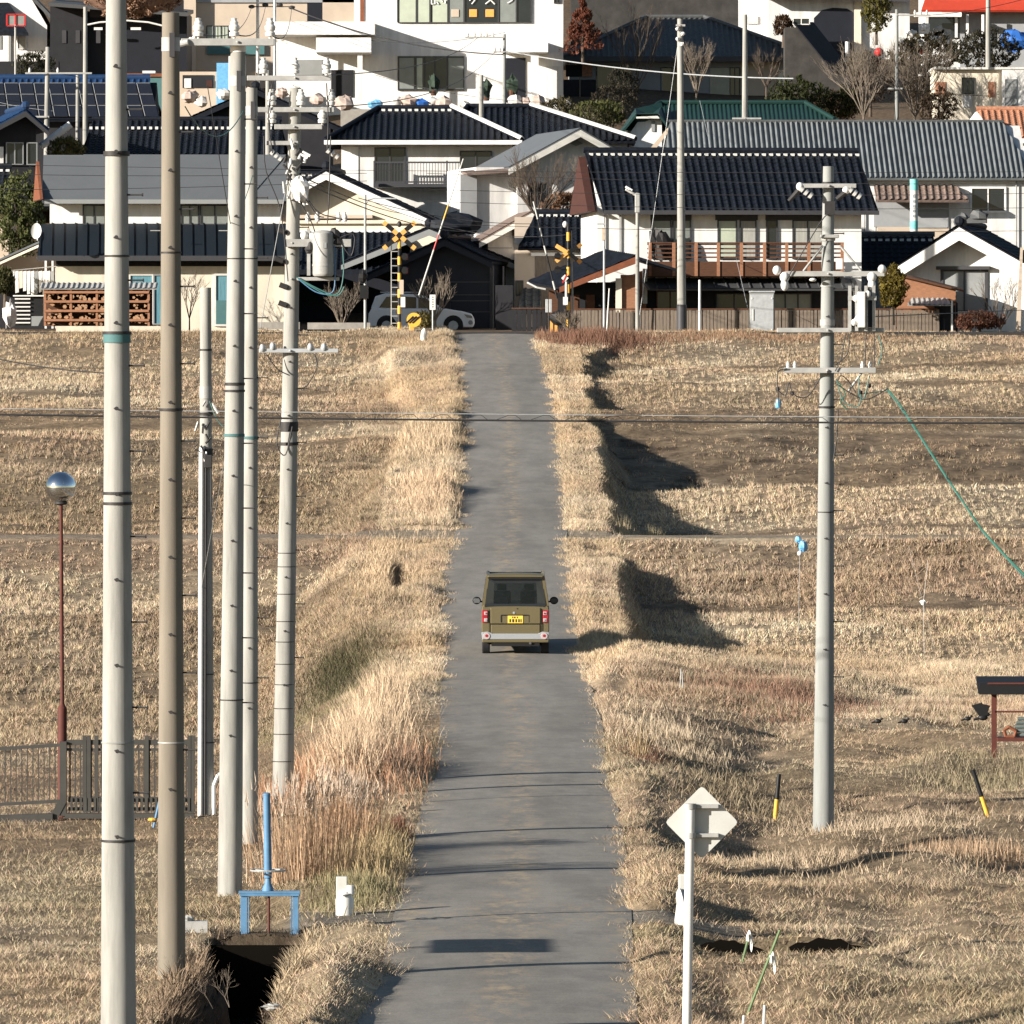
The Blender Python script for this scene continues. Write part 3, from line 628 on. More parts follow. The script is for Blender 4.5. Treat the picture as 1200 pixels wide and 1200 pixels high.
# P7 crossarms
a=P7.arm(218,936,1003,th=.07,brace=())
for px,row in ((938,221),(995,222)): P7.ins(a,px,row,'dead',sc=1.0)
P7.ins(a,937,219,'ball',sc=.9);P7.ins(a,991,223,'ball',sc=.9)
MB().cyl((P7.x(935),-.18,P7.z(224)),(P7.x(924),-.18,P7.z(236)),.045,.035,8).build('strain_clamp',M['iron'],P7.root)
MB().cyl((P7.x(990),-.18,P7.z(226)),(P7.x(980),-.18,P7.z(234)),.05,.04,8).build('strain_clamp',M['iron'],P7.root)
MB().box(P7.x(966),P7.x(978),-.2,-.12,P7.z(252),P7.z(236)).build('cover',M['iron'],P7.root)
MB().box(P7.x(961),P7.x(983),-.16,.16,P7.z(279),P7.z(275)).build('clamp',M['galv'],P7.root,bevel=.01)
a=P7.arm(321,920,1036,th=.085,brace=((941,318,964,288),(1009,318,984,288)))
for px,row in ((910,317),(1033,316)): P7.ins(a,px,row,'ball',sc=1.0)
for px in (919,1021):
    MB().blob((P7.x(px),-.2,P7.z(325)),.08,.07,.09,10).blob((P7.x(px),-.2,P7.z(334)),.065,.06,.1,10).build('cutout_switch',M['porcelain'],a,True)
MB().box(P7.x(979),P7.x(987),-.3,-.2,P7.z(316),P7.z(303)).build('junction_box',M['porcelain'],P7.root,bevel=.01)
MB().blob((P7.x(952),-.2,P7.z(328)),.06,.06,.03,10).build('lamp',M['porcelain'],P7.root,True)
for r0,p0,p1 in ((387,910,1036),):
    P7.arm(r0,p0,p1,th=.075)
f=MB()
for px in (995,1003,1014,1023): f.box(P7.x(px)-.025,P7.x(px)+.025,-.3,-.24,P7.z(388),P7.z(335))
f.box(P7.x(993),P7.x(1026),-.31,-.25,P7.z(352),P7.z(347)); f.build('equipment_frame',M['galv'],P7.root)
MB().box(P7.x(1004),P7.x(1013),-.4,-.28,P7.z(384),P7.z(342)).build('switch_cabinet',M['porcelain'],P7.root,bevel=.015)
for px in (999,1019): MB().box(P7.x(px)-.035,P7.x(px)+.035,-.27,-.2,P7.z(384),P7.z(350)).build('capacitor',M['navywall'],P7.root)
for px,row in ((1000,378),(1004,374),(1010,380),(1002,350),(1016,345)): MB().blob((P7.x(px),-.34,P7.z(row)),.05,.04,.06,8).build('bushing',M['porcelain'],P7.root,True)
a=P7.arm(434,918,1026,th=.09,brace=((1010,436,994,458),))
for px in (923,931,1010,1019): P7.ins(a,px,433,'pin',sc=.42)
for px,row in ((911,456),(928,461),(1018,452),(1008,460)): MB().blob((P7.x(px),-.2,P7.z(row)),.035,.03,.04,8).build('connector',M['iron'],P7.root)
for pts,mt in (([(922,432),(911,436),(911,456),(912,472)],'wire'),([(912,458),(920,463),(924,448),(929,462),(945,465),(960,444)],'wire'),([(990,392),(985,420),(978,435)],'wire'),([(995,392),(992,415),(978,428)],'wire'),([(1014,392),(1013,430)],'wire'),([(1024,392),(1024,430)],'wire'),([(1028,392),(1033,410),(1028,428)],'tealwire'),
    ([(980,445),(988,470),(1005,476),(1008,462)],'tealwire'),([(980,450),(995,460),(1015,468),(1040,455)],'wire'),([(982,448),(990,462),(984,470),(992,480)],'greenwire'),([(1006,440),(1006,462),(1012,466),(1018,440)],'tealwire'),([(981,446),(985,440),(994,447),(1002,460)],'wire'),([(920,330),(960,262),(972,250)],'wire')): cable(P7.root,P7,pts,.01,mt)
MB().blob((P7.x(911),-.2,P7.z(473)),.05,.03,.07,8,.3,2).build('blue_tape',M['bluebag'],P7.root)
MB().path([(P7.x(976),-.16,P7.z(540)),(P7.x(980),-.16,P7.z(515)),(P7.x(982),-.14,P7.z(480))],.012,6).build('drop_cable',M['iron'],P7.root)

# ================================================================ unseen panel added outside the left edge to cast the box shadow on the asphalt
SUN_EL=R(16.0); SUN_AZ=R(60.0)   # azimuth measured from behind the camera towards the left
sd=Vector((-math.sin(SUN_AZ)*math.cos(SUN_EL),-math.cos(SUN_AZ)*math.cos(SUN_EL),math.sin(SUN_EL)))
h=2.2; tz=zr(99.6); px_=Vector((-.25,99.6,float(tz)))+sd*(h/sd.z)
t=thing('shadow_caster_mast','unseen mast with a flat panel added to cast the box shadow','solar mast',(px_.x-.9,px_.y,Hz(px_.x-.9,px_.y)))
zz=float(tz)+h-t.location.z
MB().cyl((0,0,-.3),(0,0,zz+.1),.05,.04,12).cyl((0,0,zz-.1),(.9,0,zz-.05),.03,.03,8).build('mast',M['galv'],t,True)
MB().box(.2,1.25,-1.1,1.1,zz,zz+.05).box(1.36,1.62,-1.1,1.1,zz,zz+.05).build('solar_panel',M['solar'],t)

# ================================================================ globe lamp, fence
s=F/127.; loc=wp(73,962,127)
t=thing('globe_lamp','mirrored glass globe lamp on a thin rusty brown post by the fence','street lamp',loc)
z=lambda r:(962-r)/s
MB().cyl((0,0,-.2),(0,0,z(830)),.075,.075,14).cyl((0,0,z(830)),(0,0,z(825)),.075,.035,14).cyl((0,0,z(825)),(-.02,0,z(590)),.033,.028,12).build('post',M['rust'],t,True)
MB().lathe([(.05,0),(.1,.02),(.1,.05),(.06,.08)],16,(-.02,0,z(592))).build('lamp_base',M['iron'],t,True)
g=MB(); g.blob((-.02,0,z(571)),.243,.243,.243,28); g=g.build('globe',M['mirror'],t,True)
s=F/126.; loc=wp(150,960,126)
t=thing('metal_fence','low grey metal fence with vertical bars between the field and the road','fence',loc)
X=lambda p:(p-150)/s; Z=lambda r:(960-r)/s
rl=MB()
rl.slab([(X(-40),0,Z(878)),(X(75),0,Z(871)),(X(75),.05,Z(871)),(X(-40),.05,Z(878))],(0,0,-.05))
rl.slab([(X(-40),0,Z(943)),(X(70),0,Z(937)),(X(70),.05,Z(937)),(X(-40),.05,Z(943))],(0,0,-.05))
rl.slab([(X(-40),-.1,Z(957)),(X(62),-.1,Z(953)),(X(62),.1,Z(953)),(X(-40),.1,Z(957))],(0,0,-.14))
rl.box(X(78),X(228),0,.05,Z(873),Z(867)); rl.box(X(78),X(228),0,.05,Z(880),Z(877)); rl.box(X(80),X(228),-.01,.06,Z(940),Z(934)); rl.box(X(80),X(228),-.01,.06,Z(950),Z(946)); rl.box(X(76),X(228),-.06,.1,Z(959),Z(953))
rl.build('rail',M['fencegrey'],t)
for p in (99,104,113,127,138,172,196,222,226): MB().box(X(p)-.03,X(p)+.03,-.02,.07,Z(952),Z(862)).build('fence_post',M['fencegrey'],t)
MB().box(X(70),X(78),-.05,.08,Z(956),Z(869)).slab([(X(68),-.06,Z(938)),(X(79),-.06,Z(938)),(X(66),-.06,Z(962)),(X(57),-.06,Z(962))],(0,.1,0)).build('gate_post',M['fencegrey'],t)
for p in np.arange(-20,68,6.5): MB().box(X(p)-.008,X(p)+.008,.01,.03,Z(941),Z(874)).build('bar',M['fencegrey'],t)
for p in np.arange(82,226,6.2): MB().box(X(p)-.012,X(p)+.012,.01,.03,Z(936),Z(870)).build('bar',M['fencegrey'],t)
for p in np.arange(84,226,5.5): MB().box(X(p)-.016,X(p)+.016,-.03,-.012,Z(950),Z(935)).build('bar',M['fencegrey'],t)
loc=wp(180,962,122); t=thing('small_stake','short yellow tipped stake leaning against the brown pole foot','stake',loc)
MB().cyl((0,0,-.1),(.1,0,.35),.02,.02,8).build('stake',M['blue'],t); MB().blob((-.02,-.02,.02),.07,.05,.03,8).build('yellow_cap',M['yellow'],t)

# ================================================================ sluice gate
Y=103.4; s=F/Y; loc=wp(316,1112,Y)
t=thing('sluice_gate','light blue steel sluice gate frame with handwheel over the ditch','sluice gate',loc)
X=lambda p:(p-316)/s; Z=lambda r:(1112-r)/s
MB().box(X(282),X(290),-.04,.04,-.35,Z(1050)).box(X(291),X(292),-.04,.05,-.35,Z(1050)).build('frame_post',M['blue'],t,bevel=.004)
MB().box(X(343),X(350),-.04,.04,-.35,Z(1050)).box(X(341),X(342),-.04,.05,-.35,Z(1050)).build('frame_post',M['blue'],t,bevel=.004)
MB().box(X(280),X(352),-.07,.07,Z(1047),Z(1044)).box(X(281),X(351),-.065,-.045,Z(1050),Z(1047)).build('top_beam',M['blue'],t,bevel=.004)
MB().lathe([(.075,0),(.07,.04),(.045,.09),(.035,.16),(.05,.17),(.05,.2)],18,(X(314),0,Z(1044))).build('pedestal',M['blue'],t,True)
MB().cyl((X(314),0,Z(1025)),(X(312.5),0,Z(932)),.052,.046,16).lathe([(.05,0),(.05,.02),(.03,.035)],16,(X(312.5),0,Z(932))).build('stem_cover',M['blue'],t,True)
w=MB(); 
for i in range(28):
    a0=2*math.pi*i/28;a1=2*math.pi*(i+1)/28; w.cyl((X(314)+.22*math.cos(a0),.22*math.sin(a0),Z(1020)),(X(314)+.22*math.cos(a1),.22*math.sin(a1),Z(1020)),.013,.013,6)
for i in range(5):
    a0=2*math.pi*i/5; w.cyl((X(314),0,Z(1021)),(X(314)+.22*math.cos(a0),.22*math.sin(a0),Z(1020)),.01,.01,6)
w.build('handwheel',M['galv'],t,True)
MB().cyl((X(315),0,-.4),(X(315),0,Z(1046)),.018,.018,10).build('screw_rod',M['rust'],t,True)
MB().box(X(292),X(341),-.015,.015,-.6,Z(1110)).prism([(X(301),Z(1110)),(X(305),Z(1105)),(X(316),Z(1102)),(X(330),Z(1104)),(X(338),Z(1110))],-.02,.02).build('gate_plate',M['teal'],t)
o=MB().box(-.72,.72,.08,.5,-.8,-.12).build('culvert_headwall',M['slab'],None,bevel=.02); o.location=loc; tag(o,'low concrete slab carrying the path over the ditch behind the sluice gate','headwall')
o=MB().box(-.72,.72,0,.12,-.95,-.02).build('ditch_end_shade',M['shade_black'],None); o.location=(-3.2,102.92,-7.28); tag(o,'black wall added as painted shade in the ditch under the sluice gate','wall')  # black wall added to paint the shade at the ditch end
for (a_,b_,c_,d_,lb) in ((925,1022,1094,1126,'wide black shape painted as shade in the ditch on the right'),(822,884,1100,1118,'small black shape painted as shade right of the white posts')):
    loc=wp((a_+b_)/2,d_-3,101.9); hw_=(b_-a_)/2*102.6/F; hh_=(d_-c_)*.78*102.6/F; t=thing('ditch_shade',lb,'ditch_shade',loc)
    MB().prism([(-hw_,hh_*.5),(-hw_*.8,hh_*.72),(-hw_*.55,hh_*.7),(-hw_*.3,hh_*.95),(0,hh_*.85),(hw_*.25,hh_*.9),(hw_*.5,hh_*.6),(hw_*.75,hh_*.55),(hw_*1.3,hh_*.15),(hw_*1.6,-.05),(hw_,-.3),(-hw_*.7,-.3)],0,.1).build('opening_or_shade',M['shade_black'],t)  # flat black shape standing in for shadow in the ditch
    if 0: MB().prism([(-hw_,hh_*.78),(-hw_*.4,hh_*1.03),(hw_*.3,hh_*.98),(hw_*.95,hh_*.36),(hw_*1.1,hh_*.36),(hw_*.35,hh_*1.12),(-hw_*.4,hh_*1.18),(-hw_*1.1,hh_*.85)],-.12,.3).build('rim',M['slab'],t)
o=MB().blob((0,0,0),.1,.07,.035,10,.35,3).build('plastic_litter',M['galv'],None); o.location=wp(313,1183,89.5)+Vector((.05,0,.03)); tag(o,'scrap of pale plastic lying in the dark ditch','litter')
o=MB().box(-.16,.16,-.1,.1,-.05,.12).blob((-.1,0,.14),.1,.08,.05,8,.3,1).build('water_box',M['galv'],None,bevel=.01); o.location=wp(229,1090,104); tag(o,'small grey valve box half buried at the ditch head','valve box')
wm=bpy.data.materials.new('water'); wm.use_nodes=True; b=wm.node_tree.nodes['Principled BSDF']; b.inputs['Base Color'].default_value=(.02,.022,.02,1); b.inputs['Roughness'].default_value=.08
o=MB().add([(-3.8,60,-8.22),(-2.6,60,-8.22),(-2.6,103,-8.22),(-3.8,103,-8.22)],[(0,1,2,3)]).build('water',wm); tag(o,kind='structure')
# dead twigs over the ditch
def twigs(mb,p,d,L,r,depth,rr,spread=.6,up=.1):
    q=Vector(p)+Vector(d)*L; mb.cyl(p,q,r,r*.7,5,False)
    if depth==0: return
    for k in range(rr.choice((2,3))):
        nd=(Vector(d)+Vector((rr.gauss(0,spread),rr.gauss(0,spread),rr.gauss(up,spread*.6)))).normalized()
        st=Vector(p)+Vector(d)*L*rr.uniform(.45,1); twigs(mb,st,nd,L*rr.uniform(.55,.8),r*.62,depth-1,rr,spread,up)
rr=random.Random(3)
for i,(px,row,lb) in enumerate(((205,1148,'tangle of dead twigs at the foot of the brown concrete pole'),(262,1175,'tangle of bare twigs hanging over the dark ditch bank'),(330,1090,'few dry twigs sprouting beside the sluice gate foot'))):
    Yb=(94,91,103)[i]; loc=wp(px,row,Yb); loc=Vector((loc.x,loc.y,Hz(loc.x,loc.y)))if i!=1 else loc; t=thing('dead_twigs',lb,'twigs',loc); mb=MB()
    for k in range(7 if i!=1 else 3): twigs(mb,(rr.uniform(-.2,.2),rr.uniform(-.2,.2),-.05),Vector((rr.uniform(-.6,.6),rr.uniform(-.4,.4),.8)).normalized(),.22,.0045,4,rr,.45)
    mb.build('twig_tangle',M['bark_pale'],t)

# ================================================================ white capped water hydrant marker
Y=106.; s=F/Y; loc=wp(403,1100,Y); X=lambda p:(p-403)/s; Z=lambda r:(1100-r)/s
t=thing('valve_post','white plastic covered valve post with grey top beside the road','valve post',loc)
MB().cyl((0,0,-.1),(X(403),0,Z(1085)),.05,.06,12).build('stub',M['porcelain'],t,True)
MB().lathe([(.09,0),(.118,.03),(.12,.12),(.12,.4),(.105,.44),(.105,.5),(.06,.53)],20,(X(404),0,Z(1089))).build('white_cover',M['porcelain'],t,True)
MB().box(X(394),X(407),-.06,.06,Z(1050),Z(1027)).build('grey_top',M['signback'],t,bevel=.01)
MB().cyl((X(411),-.05,Z(1048)),(X(411),-.05,Z(1037)),.05,.05,12).build('side_cap',M['porcelain'],t,True)
MB().cyl((X(404),-.125,Z(1082)),(X(404),-.105,Z(1082)),.085,.085,18).build('round_port',M['frame_grey'],t)
MB().cyl((X(402),-.13,Z(1049)),(X(402)+.09,-.1,Z(1047)),.012,.012,6).build('lever',M['frame_grey'],t)

# ================================================================ diamond sign (rear)
Y=86.; s=F/Y; loc=wp(804,1235,Y); X=lambda p:(p-804)/s; Z=lambda r:(1235-r)/s
t=thing('road_sign','rear of a diamond warning sign on a white post beside the road','road sign',loc)
MB().cyl((0,0,-.2),(X(809),0,Z(947)),.05,.05,18).build('post',M['porcelain'],t,True)
c=(X(822.5),Z(964)); rx=43/s; rz=43/s
def rdiam(c,r,k):
    out=[]
    for i in range(4):
        a=math.pi/2*i; p=Vector((math.cos(a),math.sin(a)))*r; q=Vector((math.cos(a+.5*math.pi),math.sin(a+.5*math.pi)))*r
        out+= [p+(q-p)*k, q+(p-q)*k]
    # soft corner points
    res=[]
    for i in range(4):
        a=math.pi/2*i; v0=Vector((math.cos(a),math.sin(a)))*r; pr=Vector((math.cos(a-.5*math.pi),math.sin(a-.5*math.pi)))*r; nx=Vector((math.cos(a+.5*math.pi),math.sin(a+.5*math.pi)))*r
        res+=[v0+(pr-v0)*k, v0*.965, v0+(nx-v0)*k]
    return [(c[0]+p.x,c[1]+p.y) for p in res]
MB().prism(rdiam(c,rx,.07),.06,.066).build('sign_plate',M['signback'],t)
for r in (945,979): MB().box(X(802),X(842),.0,.058,Z(r)-.02,Z(r)+.02).build('rail',M['galv'],t,bevel=.003)
for r in (945,979): MB().cyl((X(809),0,Z(r)-.03),(X(809),0,Z(r)+.03),.062,.062,18).build('bracket',M['galv'],t,True)
loc=wp(801,1118,104); s=F/104; X=lambda p:(p-801)/s; Z=lambda r:(1118-r)/s
t=thing('small_mirror','white backed boards and folded mirror on a short post behind the diamond sign','road mirror',loc)
MB().cyl((0,0,-.2),(0,0,Z(1040)),.05,.05,12).build('post',M['porcelain'],t,True)
MB().slab([(X(790),-.1,Z(1080)),(X(799),-.1,Z(1120)),(X(812),-.1,Z(1120)),(X(812),-.1,Z(1050)),(X(794),-.1,Z(1050))],(0,.06,0)).build('board',M['porcelain'],t)
MB().lathe([(.02,0),(.2,.02),(.24,.05),(.22,.08)],24).build('mirror_disc',M['signback'],t,True)
d=t.children[-1] if False else [o for o in bpy.data.objects if o.parent==t and o.name.startswith('mirror_disc')][0]
d.rotation_euler=(0,R(82),R(10)); d.location=(X(794),-.1,Z(1062)); d.scale=(1,.8,1)
MB().box(X(795),X(805),-.05,.0,Z(1048),Z(1024)).build('reflector',M['signback'],t,bevel=.02)

# ================================================================ guard stakes, sticks
def stake(p0,r0,p1,r1,Y,lb,tp=.52):
    a=wp(p0,r0,Y); b=wp(p1,r1,Y); t=thing('guy_guard',lb,'guard stake',a); d=b-a
    MB().cyl(-d*.05,d*(1-tp),.038,.036,12).build('yellow_sleeve',M['yellow'],t,True); MB().cyl(d*(1-tp),d,.037,.036,12).build('black_sleeve',M['black'],t,True)
    return t
stake(908,964,913,907,133,'upright black and yellow guard stake just left of the lone pole')
t=stake(1163,972,1140,902,132,'leaning black and yellow guard stake in the dry field at right',.45)
MB().cyl((0,0,0),(wp(1170,997,132)-wp(1163,972,132)),.035,.04,10).build('rotten_foot',M['brownwood'],t,True)
o=MB().cyl((0,0,-.1),(-.04,0,.42),.03,.03,8).build('short_stake',M['fencegrey'],None); o.location=wp(1134,1012,125); tag(o,'short dark grey stake below the leaning yellow stake','stake')
o=MB().cyl((0,0,-.1),(.02,0,.28),.012,.012,6).cyl((.06,0,-.1),(.04,0,.22),.012,.012,6).build('marker_sticks',M['galv'],None); o.location=wp(797,800,160); tag(o,'two thin pale marker sticks in the grass bank right of the road','marker')
def bamboo(pts,Y,lb,bag):
    P=[wp(a,b,Y) for a,b in pts]; t=thing('bamboo_cane',lb,'garden cane',P[0]); MB().path([p-P[0] for p in P],.016,8).build('cane',M['greencane'],t,True)
    if bag: c=wp(bag[0],bag[1],Y)-P[0]; MB().blob(c,.03,.03,.06,8,.45,4).blob(c+Vector((.035,0,-.08)),.02,.015,.08,7,.5,5).build('plastic_rag',M['porcelain'],t)
dm('greencane',(.13,.2,.09),.6,.3,8)
bamboo(((863,1165),(868,1135),(877,1100)),97,'short green cane topped with a white rag on the right verge',(877,1097))
bamboo(((872,1200),(890,1152),(914,1090)),92,'long leaning green cane with white rag tied midway',(904,1122))
for p0,r0,p1,r1,lb in ((867,1215,872,1190,'thin white rod poking up at the bottom edge left of another'),(894,1215,896,1178,'taller thin white rod poking up at the bottom edge of the verge')):
    a=wp(p0,r0,88); o=MB().cyl((0,0,-.2),wp(p1,r1,88)-a,.018,.016,8).build('white_rod',M['porcelain'],None,True); o.location=a; tag(o,lb,'rod')

# ================================================================ rusty shelter rack on the right edge
Y=150.; s=F/Y; loc=wp(1166,878,Y); X=lambda p:(p-1166)/s; Z=lambda r:(878-r)/s
t=thing('field_rack','rusty red steel rack with dark roof sheet at the right edge','storage rack',loc)
MB().box(X(1162),X(1168),-.04,.04,-.2,Z(800)).build('post',M['rust'],t); MB().box(X(1240),X(1246),-.04,.04,-.2,Z(800)).build('post',M['redwood'],t)
MB().slab([(X(1145),-.35,Z(812)),(X(1260),-.35,Z(812)),(X(1260),.9,Z(797)),(X(1147),.9,Z(797))],(0,0,.04)).box(X(1146),X(1258),-.38,-.35,Z(813),Z(799)).build('roof_sheet',M['black'],t)
MB().box(X(1156),X(1256),-.4,-.385,Z(801),Z(799)).box(X(1166),X(1256),-.04,.04,Z(835),Z(833)).box(X(1168),X(1256),-.3,.3,Z(868),Z(864)).build('rack_beam',M['rust'],t)
t2=thing('pipe_stack','stack of grey green pipes with orange ends lying on the rusty rack','pipes',(loc.x,loc.y,loc.z+Z(864)))
for i in range(5): 
    a=X(1186+i*1.5); z_=.05+i*.075; MB().cyl((a,-.1,z_),(X(1250),-.1,z_+.0),.036,.036,10).build('pipe',M['pipegrey'],t2,True)
MB().path([(X(1178),-.15,.02),(X(1176),-.15,.14),(X(1182),-.15,.2),(X(1190),-.15,.12),(X(1188),-.15,.02),(X(1178),-.15,.02)],.03,8).build('pipe_end',M['orangewood'],t2,True)
# crows / black birds
def crow(px,row,Y,lb,fly=False):
    loc=wp(px,row,Y); t=thing('crow',lb,'crow',loc,0)
    m=MB().blob((0,0,.1),.13,.06,.07,10).blob((.13,0,.17),.05,.04,.045,8).cyl((.17,0,.17),(.23,0,.16),.015,.004,6).cyl((-.1,0,.09),(-.25,0,.05),.04,.03,6)
    if not fly: m.cyl((0,.02,.05),(.01,.02,-.02),.008,.008,5).cyl((0,-.02,.05),(.01,-.02,-.02),.008,.008,5)
    else: m.slab([(-.1,0,.13),(.1,0,.15),(-.02,0,.45),(-.3,0,.38)],(0,.03,0)).slab([(-.1,-.04,.13),(.1,-.04,.15),(.18,-.04,.38),(-.02,-.04,.42)],(0,.02,0))
    m.build('bird_body',M['black'],t,True); t.scale=(.5,.5,.62) if not fly else (.7,.7,.8); return t
crow(1029,849,151,'black crow on the dry field, left of a pair'); crow(1060,849,151,'black crow on the field, right of a pair'); crow(1134,846,152,'black crow perched lowest left of the rusty rack'); crow(1152,846,149,'black crow with raised wings beside the rusty rack post',True)

# bird scaring bags on wires
def bag(px,row,Y,lb,sc=1):
    loc=wp(px,row,Y); t=thing('blue_bag',lb,'plastic bag',loc)
    MB().blob((0,0,0),.11*sc,.08*sc,.11*sc,9,.3,2).blob((-.1*sc,0,.15*sc),.07*sc,.05*sc,.07*sc,8,.35,3).build('bag',M['bluebag'],t)
    MB().blob((-.07*sc,-.02,-.16*sc),.06*sc,.05*sc,.06*sc,10).build('white_float',M['porcelain'],t,True)
    MB().cyl((-.07*sc,0,-.2*sc),(-.1*sc,0,-1.9*sc),.006,.006,5).build('thread',M['galv'],t); return t
bag(941,640,180,'pale blue plastic bag dangling just left of the lone pole')
o=MB().blob((0,0,0),.08,.05,.05,8,.3,6).cyl((0,0,0),(.1,0,.9),.004,.004,5).cyl((0,0,0),(.02,0,-1.1),.004,.004,5).build('white_tag',M['porcelain'],None); o.location=wp(1082,706,175); tag(o,'little white tag on a thread above the right hand field','tag')
o=MB().box(-.04,.04,-.02,.02,0,.18).build('valve_marker',M['porcelain'],None,bevel=.01); o.location=wp(496,496,258); tag(o,'tiny white marker on the left bank below the crossing','marker')
o=MB().blob((0,0,.12),.13,.1,.22,8,.3,2).build('white_sack',M['porcelain'],None); o.location=wp(496,397,298); tag(o,'small white sack lying on the grass left of the crossing','sack')

# ================================================================ the van
Y=175.0; X0=(604-600)*Y/F; zb=float(zr(Y))+.02
t=thing('minivan','boxy olive green minivan seen from behind, driving up the road','minivan',(X0,Y,zb))
sl=(float(zr(Y+2.5))-float(zr(Y)))/2.5; t.rotation_euler=(math.atan(sl)*.6,0,0)
def ring(y,k,top,low=.30,bel=1.05,hw=.735):
    # half profile bottom centre to top
    pr=[(.0,low),(hw*.86,low),(hw*.97,low+.08),(hw*1.0,low+.25),(hw*1.0,.95),(hw*.985,bel)]
    if top>bel+.05: pr+=[(hw*(.985-.06*(top-bel)/.75),bel+(top-bel)*.5),(hw*(.985-.115*(top-bel)/.75),bel+(top-bel)*.9),(hw*.84,top-.02),(hw*.6,top),(0,top+.015)]
    else: pr+=[(hw*.95,bel+.03),(hw*.9,top+.02),(hw*.84,top+.03),(hw*.6,top+.04),(0,top+.045)]
    return [(x*k,y,z) for x,z in pr]
def loft(secs):
    m=MB(); n=len(secs[0]); full=[]
    for s_ in secs:
        f_=[p for p in s_]+[(-p[0],p[1],p[2]) for p in s_[-2:0:-1]]; full.append(f_)
    N_=len(full[0]); vs=[p for f_ in full for p in f_]; fs=[]
    for j in range(len(full)-1):
        for i in range(N_): fs.append((j*N_+i,j*N_+(i+1)%N_,(j+1)*N_+(i+1)%N_,(j+1)*N_+i))
    fs.append(tuple(range(N_-1,-1,-1))); fs.append(tuple((len(full)-1)*N_+i for i in range(N_)))
    return m.add(vs,fs)
# lower body closed up to the belt
low=[ring(0.02,.97,1.02),ring(.06,1,1.02),ring(.8,1.0,1.02),ring(2.5,1,1.02),ring(3.1,.98,.98),ring(3.36,.9,.88,.34)]
body=loft(low).build('body',M['vanpaint'],t,True)
# roof with pillars
rf=MB(); 
def rr_(y,k=1,zt=1.765): return [(0,y,1.66),(.60*k,y,1.66),(.64*k,y,1.69),(.625*k,y,1.74),(.56*k,y,zt-.015),(.35*k,y,zt),(0,y,zt+.008)]
loft([rr_(.06,.98,1.74),rr_(.12,1,1.765),rr_(.7,1,1.755),rr_(1.5,.99,1.70),rr_(2.2,.97,1.66)]).build('roof',M['vanpaint'],t,True)
for sx in (-1,1):
    for (y0,y1,w_) in ((.05,.05,.13),(1.25,1.25,.08),(2.85,2.15,.09)):
        MB().slab([(sx*.735,y0,1.0),(sx*.735,y0+w_,1.0),(sx*.628,y1+w_,1.72),(sx*.628,y1,1.72)],(-sx*.06,0,0)).build('pillar',M['vanpaint'],t)
    MB().slab([(sx*.728,.16,1.03),(sx*.728,2.7,1.03),(sx*.635,2.1,1.68),(sx*.635,.16,1.68)],(-sx*.01,0,0)).build('side_window',M['vanglass'],t)
MB().slab([(-.69,2.82,1.03),(.69,2.82,1.03),(.6,2.15,1.7),(-.6,2.15,1.7)],(0,-.01,0)).build('windscreen',M['vanglass'],t)
# rear hatch outlines: glass is bordered by black ceramic band
hy=-.005
rg=MB(); ox=[(-.655,1.045),(.655,1.045),(.655,1.12),(.60,1.655),(-.60,1.655),(-.655,1.12)]; ix=[(-.47,1.12),(.47,1.12),(.475,1.15),(.455,1.57),(-.455,1.57),(-.475,1.15)]
vs=[(x,.035 if z<1.2 else .06,z) for x,z in ox]+[(x,.035 if z<1.2 else .06,z) for x,z in ix]; rg.add(vs,[(i,(i+1)%6,6+(i+1)%6,6+i) for i in range(6)])
w=rg.build('rear_window',M['glass_dark'],t); MB().add([(x,.038 if z<1.2 else .063,z) for x,z in ix],[tuple(range(6))]).build('pane',M['vanglass'],w)
MB().box(-.6,.6,-.0,.2,1.695,1.735).build('spoiler',M['vanpaint'],t,bevel=.015); MB().box(-.59,.59,-.012,.1,1.66,1.692).build('window_seal',M['black'],t)
MB().cyl((.02,.02,1.01),(.05,-.02,1.015),.018,.012,8).build('wiper_pivot',M['black'],t)
# hatch panel lines and recess
g=MB(); g.box(-.56,.56,-.001,.012,.675,.683).box(-.575,-.569,-.001,.012,.40,1.0).box(.569,.575,-.001,.012,.40,1.0); g.build('panel_gap',M['black'],t)
hp=MB().box(-.54,.54,-.012,.03,.69,1.03).build('hatch',M['vanpaint'],t,bevel=.012); MB().box(-.53,.53,-.006,.03,.45,.668).build('hatch_lower',M['vanpaint'],t,bevel=.01)
for q in ((-.32,-.3,.72,.87),(.27,.29,.72,.87)): MB().box(q[0],q[1],-.022,0,q[2],q[3]).build('recess_edge',M['vanpaint' if q[0]>0 else 'black'],t)
MB().box(-.31,.28,-.03,0,.868,.885).build('recess_lip',M['black'],t)
pl=MB().box(-.165,.165,-.022,-.01,.70,.865).build('licence_plate',M['plate'],t,bevel=.004)
for x0,x1,z0,z1 in ((-.07,-.05,.81,.845),(-.03,.0,.81,.845),(.03,.05,.81,.845),(-.13,-.1,.72,.79),(-.07,-.03,.72,.79),(-.0,.03,.72,.79),(.06,.09,.72,.79),(.11,.13,.72,.79)): MB().box(x0,x1,-.026,-.021,z0,z1).build('plate_mark',M['darkwall'],pl)
MB().lathe([(.0,0),(.028,.004),(.028,.01),(.01,.014)],16).build('emblem',M['silver'],t,True); e=[o for o in bpy.data.objects if o.name=='emblem'][0]; e.rotation_euler=(R(90),0,0); e.location=(-.03,-.01,.925)
